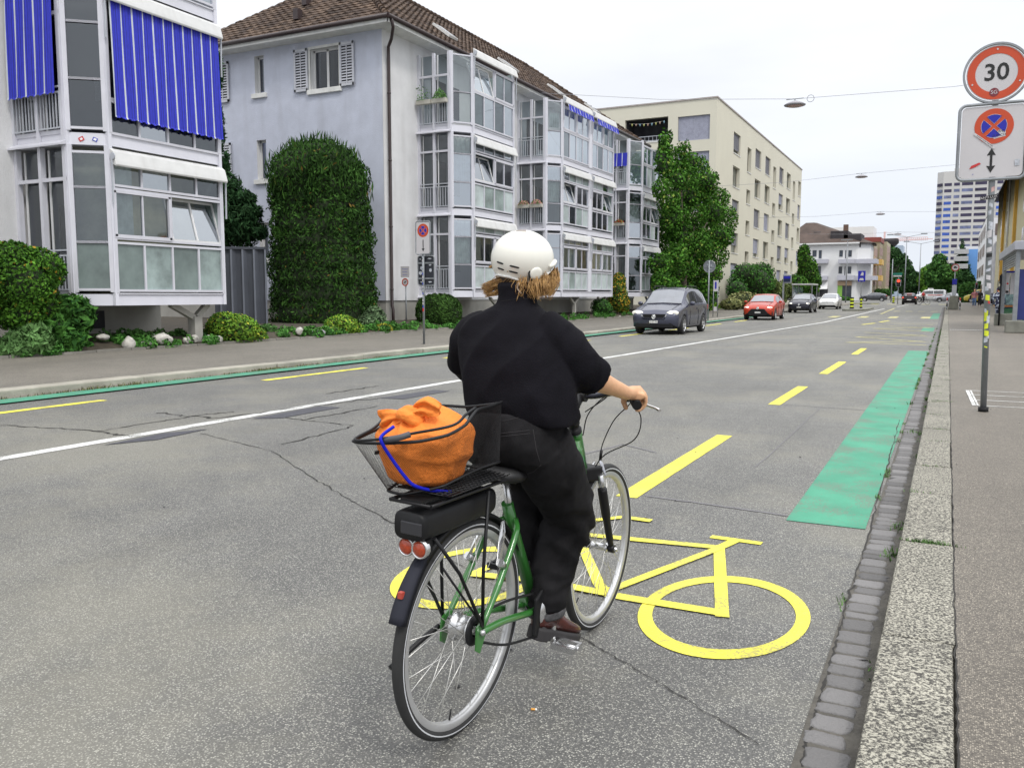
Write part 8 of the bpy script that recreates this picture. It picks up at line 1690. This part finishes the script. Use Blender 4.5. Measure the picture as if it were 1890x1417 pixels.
# ---- people
def person(label, loc, rz, h, top, legs, hair, pose='walk', bag=None, hold=None, skirt=False, hairlen=.12, group=None):
    t = thing('person', label, 'person', loc, rz, group); k = h/1.72; V = lambda x, y, z: Vector((x*k, y*k, z*k)); st_ = .16 if pose == 'walk' else .02; b = MB()
    def limb(mb, pts, rs): mb.tube([V(*p) for p in pts], [r*k for r in rs], 10)
    legp = [[(.0,s*.09,.92), (.06+(st_ if s > 0 else -.02), s*.09,.50), ((st_ if s > 0 else -st_*1.3), s*.09,.09)] for s in (-1, 1)]
    armp = [[(0,s*.19,1.40), (-.04, s*.25,1.12), (.06 if s > 0 else .0, s*.25, .90)] for s in (-1, 1)]
    b.loft([[V(x+dx*math.cos(a), dy*math.sin(a), z) for a in np.linspace(0, 2*math.pi, 14, endpoint=False)] for x, dx, dy, z in ((0,.11,.15,.86), (0,.12,.165,.95), (0,.10,.135,1.12), (.0,.115,.165,1.30), (0,.10,.19,1.41), (0,.055,.07,1.47), (.01,.05,.052,1.52), (.02,.05,.05,1.56))])
    ball(b, V(.03, 0, 1.63), .098*k, 14, (1, .82, 1.15)); limb(b, [(.115,0,1.625),(.14,0,1.60),(.12,0,1.59)], [.01,.014,.01])
    for p in legp: limb(b, p, [.085,.06,.042]); q = p[-1]; limb(b, [(q[0]-.05, q[1], .05), (q[0]+.07, q[1], .045), (q[0]+.17, q[1], .03)], [.04,.042,.028])
    for p in armp:
        limb(b, p, [.055,.042,.028]); q = p[-1]; limb(b, [q, (q[0]+.02, q[1], q[2]-.07)], [.028,.034])
        for i in range(4): limb(b, [(q[0]-.01+i*.018, q[1], q[2]-.08), (q[0]+.005+i*.018, q[1], q[2]-.12), (q[0]+.012+i*.016, q[1]-.01, q[2]-.155+abs(i-1.5)*.008)], [.0095,.009,.007])
        limb(b, [(q[0]+.04, q[1], q[2]-.04), (q[0]+.06, q[1], q[2]-.08)], [.011,.008])
    remesh(b, 'body', mSkin, t, .011*k, smooth=2)
    c = MB(); c.loft([[V(x+dx*math.cos(a), dy*math.sin(a), z) for a in np.linspace(0, 2*math.pi, 14, endpoint=False)] for x, dx, dy, z in ((0,.14,.19,.88), (0,.13,.175,1.0), (0,.12,.16,1.12), (0,.135,.185,1.30), (0,.115,.205,1.42), (0,.07,.09,1.475))])
    for p in armp: limb(c, [p[0], p[1]] if pose == 'walk' else p, [.07,.058] if pose == 'walk' else [.07,.055,.042])
    remesh(c, 'top', top, t, .012*k, .006, 8, smooth=2)
    c = MB(); c.loft([[V(dx*math.cos(a), dy*math.sin(a), z) for a in np.linspace(0, 2*math.pi, 14, endpoint=False)] for dx, dy, z in ((.12,.17,.98), (.135,.18,.90), (.12,.17,.82))])
    for p in legp: limb(c, [p[0], p[1], (p[2][0], p[2][1], .13)], [.10,.075,.058])
    remesh(c, 'trousers', legs, t, .012*k, .006, 8, smooth=2)
    for p in legp: q = p[-1]; MB().tube([V(q[0]-.07, q[1], .045), V(q[0]+.07, q[1], .045), V(q[0]+.19, q[1], .03)], [.046*k,.048*k,.032*k], 10).build('shoe', mSignW, t)
    hb_ = MB(); ball(hb_, V(.0, 0, 1.655), .108*k, 14, (1, .95, 1.05)); hb_.tube([V(-.05, 0, 1.66), V(-.07, 0, 1.66-hairlen)], [.085*k, .06*k], 12); hb_.build('hair', hair, t)
    return t
mPink = M('pink_top', (.42, .17, .19), .8, var=.2); mJn = M('blue_jeans', (.10, .17, .32), .85, var=.3, scale=8); mHb = M('hair_light_brown', (.30,.18,.09), .7); mPat = M('patterned_cloth', (.02,.02,.06), .8, var=.1); mDkc = M('dark_cloth', (.02,.02,.025), .9, var=.3)
_r = MATS['patterned_cloth'].node_tree.nodes['Color Ramp'].color_ramp; _r.elements[0].color = (.012,.015,.05,1); _r.elements[1].color = (.55,.6,.7,1); _r.elements[0].position = .50; _r.elements[1].position = .56; MATS['patterned_cloth'].node_tree.nodes['Noise Texture'].inputs['Scale'].default_value = 9
q = G(1798, 571, .1); Yp = 95.0; q = atY(1798, 560, Yp); person('woman in a pink top and blue jeans walking towards the camera on the right pavement', (q.x, Yp, zg(Yp)+.1), -math.pi/2, 1.7, mPink, mJn, mHb, hairlen=.16)
hb2 = thing('handbag', 'black shoulder bag carried by the woman in the pink top', 'bag'); MB().box(q.x-.42, q.x-.27, Yp-.05, Yp+.12, zg(Yp)+.85, zg(Yp)+1.25).build('bag', mDkc, hb2, bevel=.03); MB().tube([(q.x-.34, Yp, zg(Yp)+1.2), (q.x-.25, Yp, zg(Yp)+1.5)], .012, 6).build('strap', mDkc, hb2); settle(hb2, (q.x-.34, Yp, zg(Yp)+.85))
q = G(1841, 594, .1); Yp = 45.5; q = atY(1842, 590, Yp); person('person in blue white patterned clothes standing at the bus shelter', (q.x, Yp, .12), math.pi*.35, 1.66, mPat, mPat, mDkc, 'stand', hairlen=.06)
q = atY(1806, 560, 99); person('person in dark clothes on the pavement behind the woman in pink', (q.x+.1, 99, zg(99)+.1), math.pi/2, 1.66, mDkc, mDkc, mHb, 'stand')
q = atY(1463, 556, 95); person('person in a pale jacket waiting at the left bus stop', (q.x, 95, zg(95)+.12), -math.pi/2, 1.72, M('pale_jacket', (.45,.42,.38), .8), mDkc, mHb, 'stand')
# far cyclist at the junction
q = atY(1704, 556, 118); fc = person('distant cyclist with pale helmet and red rucksack riding at the junction', (q.x, 118.0, zg(118)+.22), math.radians(70), 1.5, M('cyclist_top', (.35,.3,.28), .8), mDkc, mSignW, 'walk', hairlen=.02)
fb = thing('bicycle', 'dark bicycle under the distant cyclist at the junction', 'bicycle', (q.x, 118.0, zg(118)), math.radians(25))
for s_ in (-1, 1):
    w2 = MB().tube([(s_*.52+math.cos(a)*.33, 0, .34+math.sin(a)*.33) for a in np.linspace(0, 2*math.pi, 28, endpoint=False)], .018, 6, closed=True).build('wheel', mTyre, fb); sp = MB()
    for a in np.linspace(0, math.pi, 8, endpoint=False): sp.bar((s_*.52-math.cos(a)*.32, 0, .34-math.sin(a)*.32), (s_*.52+math.cos(a)*.32, 0, .34+math.sin(a)*.32), .006)
    sp.build('spokes', mSpoke, w2)
f2 = MB(); 
for a, c in (((-.52,.34),(-.1,.3)), ((-.1,.3),(-.22,.85)), ((-.22,.8),(.35,.82)), ((.35,.82),(-.1,.3)), ((-.52,.34),(-.2,.75)), ((.35,.95),(.52,.34))): f2.tube([(a[0],0,a[1]),(c[0],0,c[1])], .02, 8)
f2.build('frame', mDkc, fb); MB().tube([(.33,-.28,1.02),(.36,0,.98),(.33,.28,1.02)], .014, 8).build('handlebar', mBlk, fb); MB().box(-.34,-.1,-.07,.07,.86,.92).build('saddle', mBlk, fb, bevel=.02)
rs = thing('rucksack', 'red rucksack on the back of the distant cyclist', 'bag'); ball_b = MB(); ball(ball_b, Vector((q.x-.02, 117.8, zg(118)+1.3)), .17, 12, (1,.7,1.3)); ball_b.build('sack', mRed, rs); MB().box(q.x-.1, q.x+.06, 117.66, 117.7, zg(118)+1.15, zg(118)+1.3).build('pocket', mRed, rs); settle(rs, (q.x, 117.8, zg(118)+1.1))
# rain gutter tuft etc: low wall of the right building line
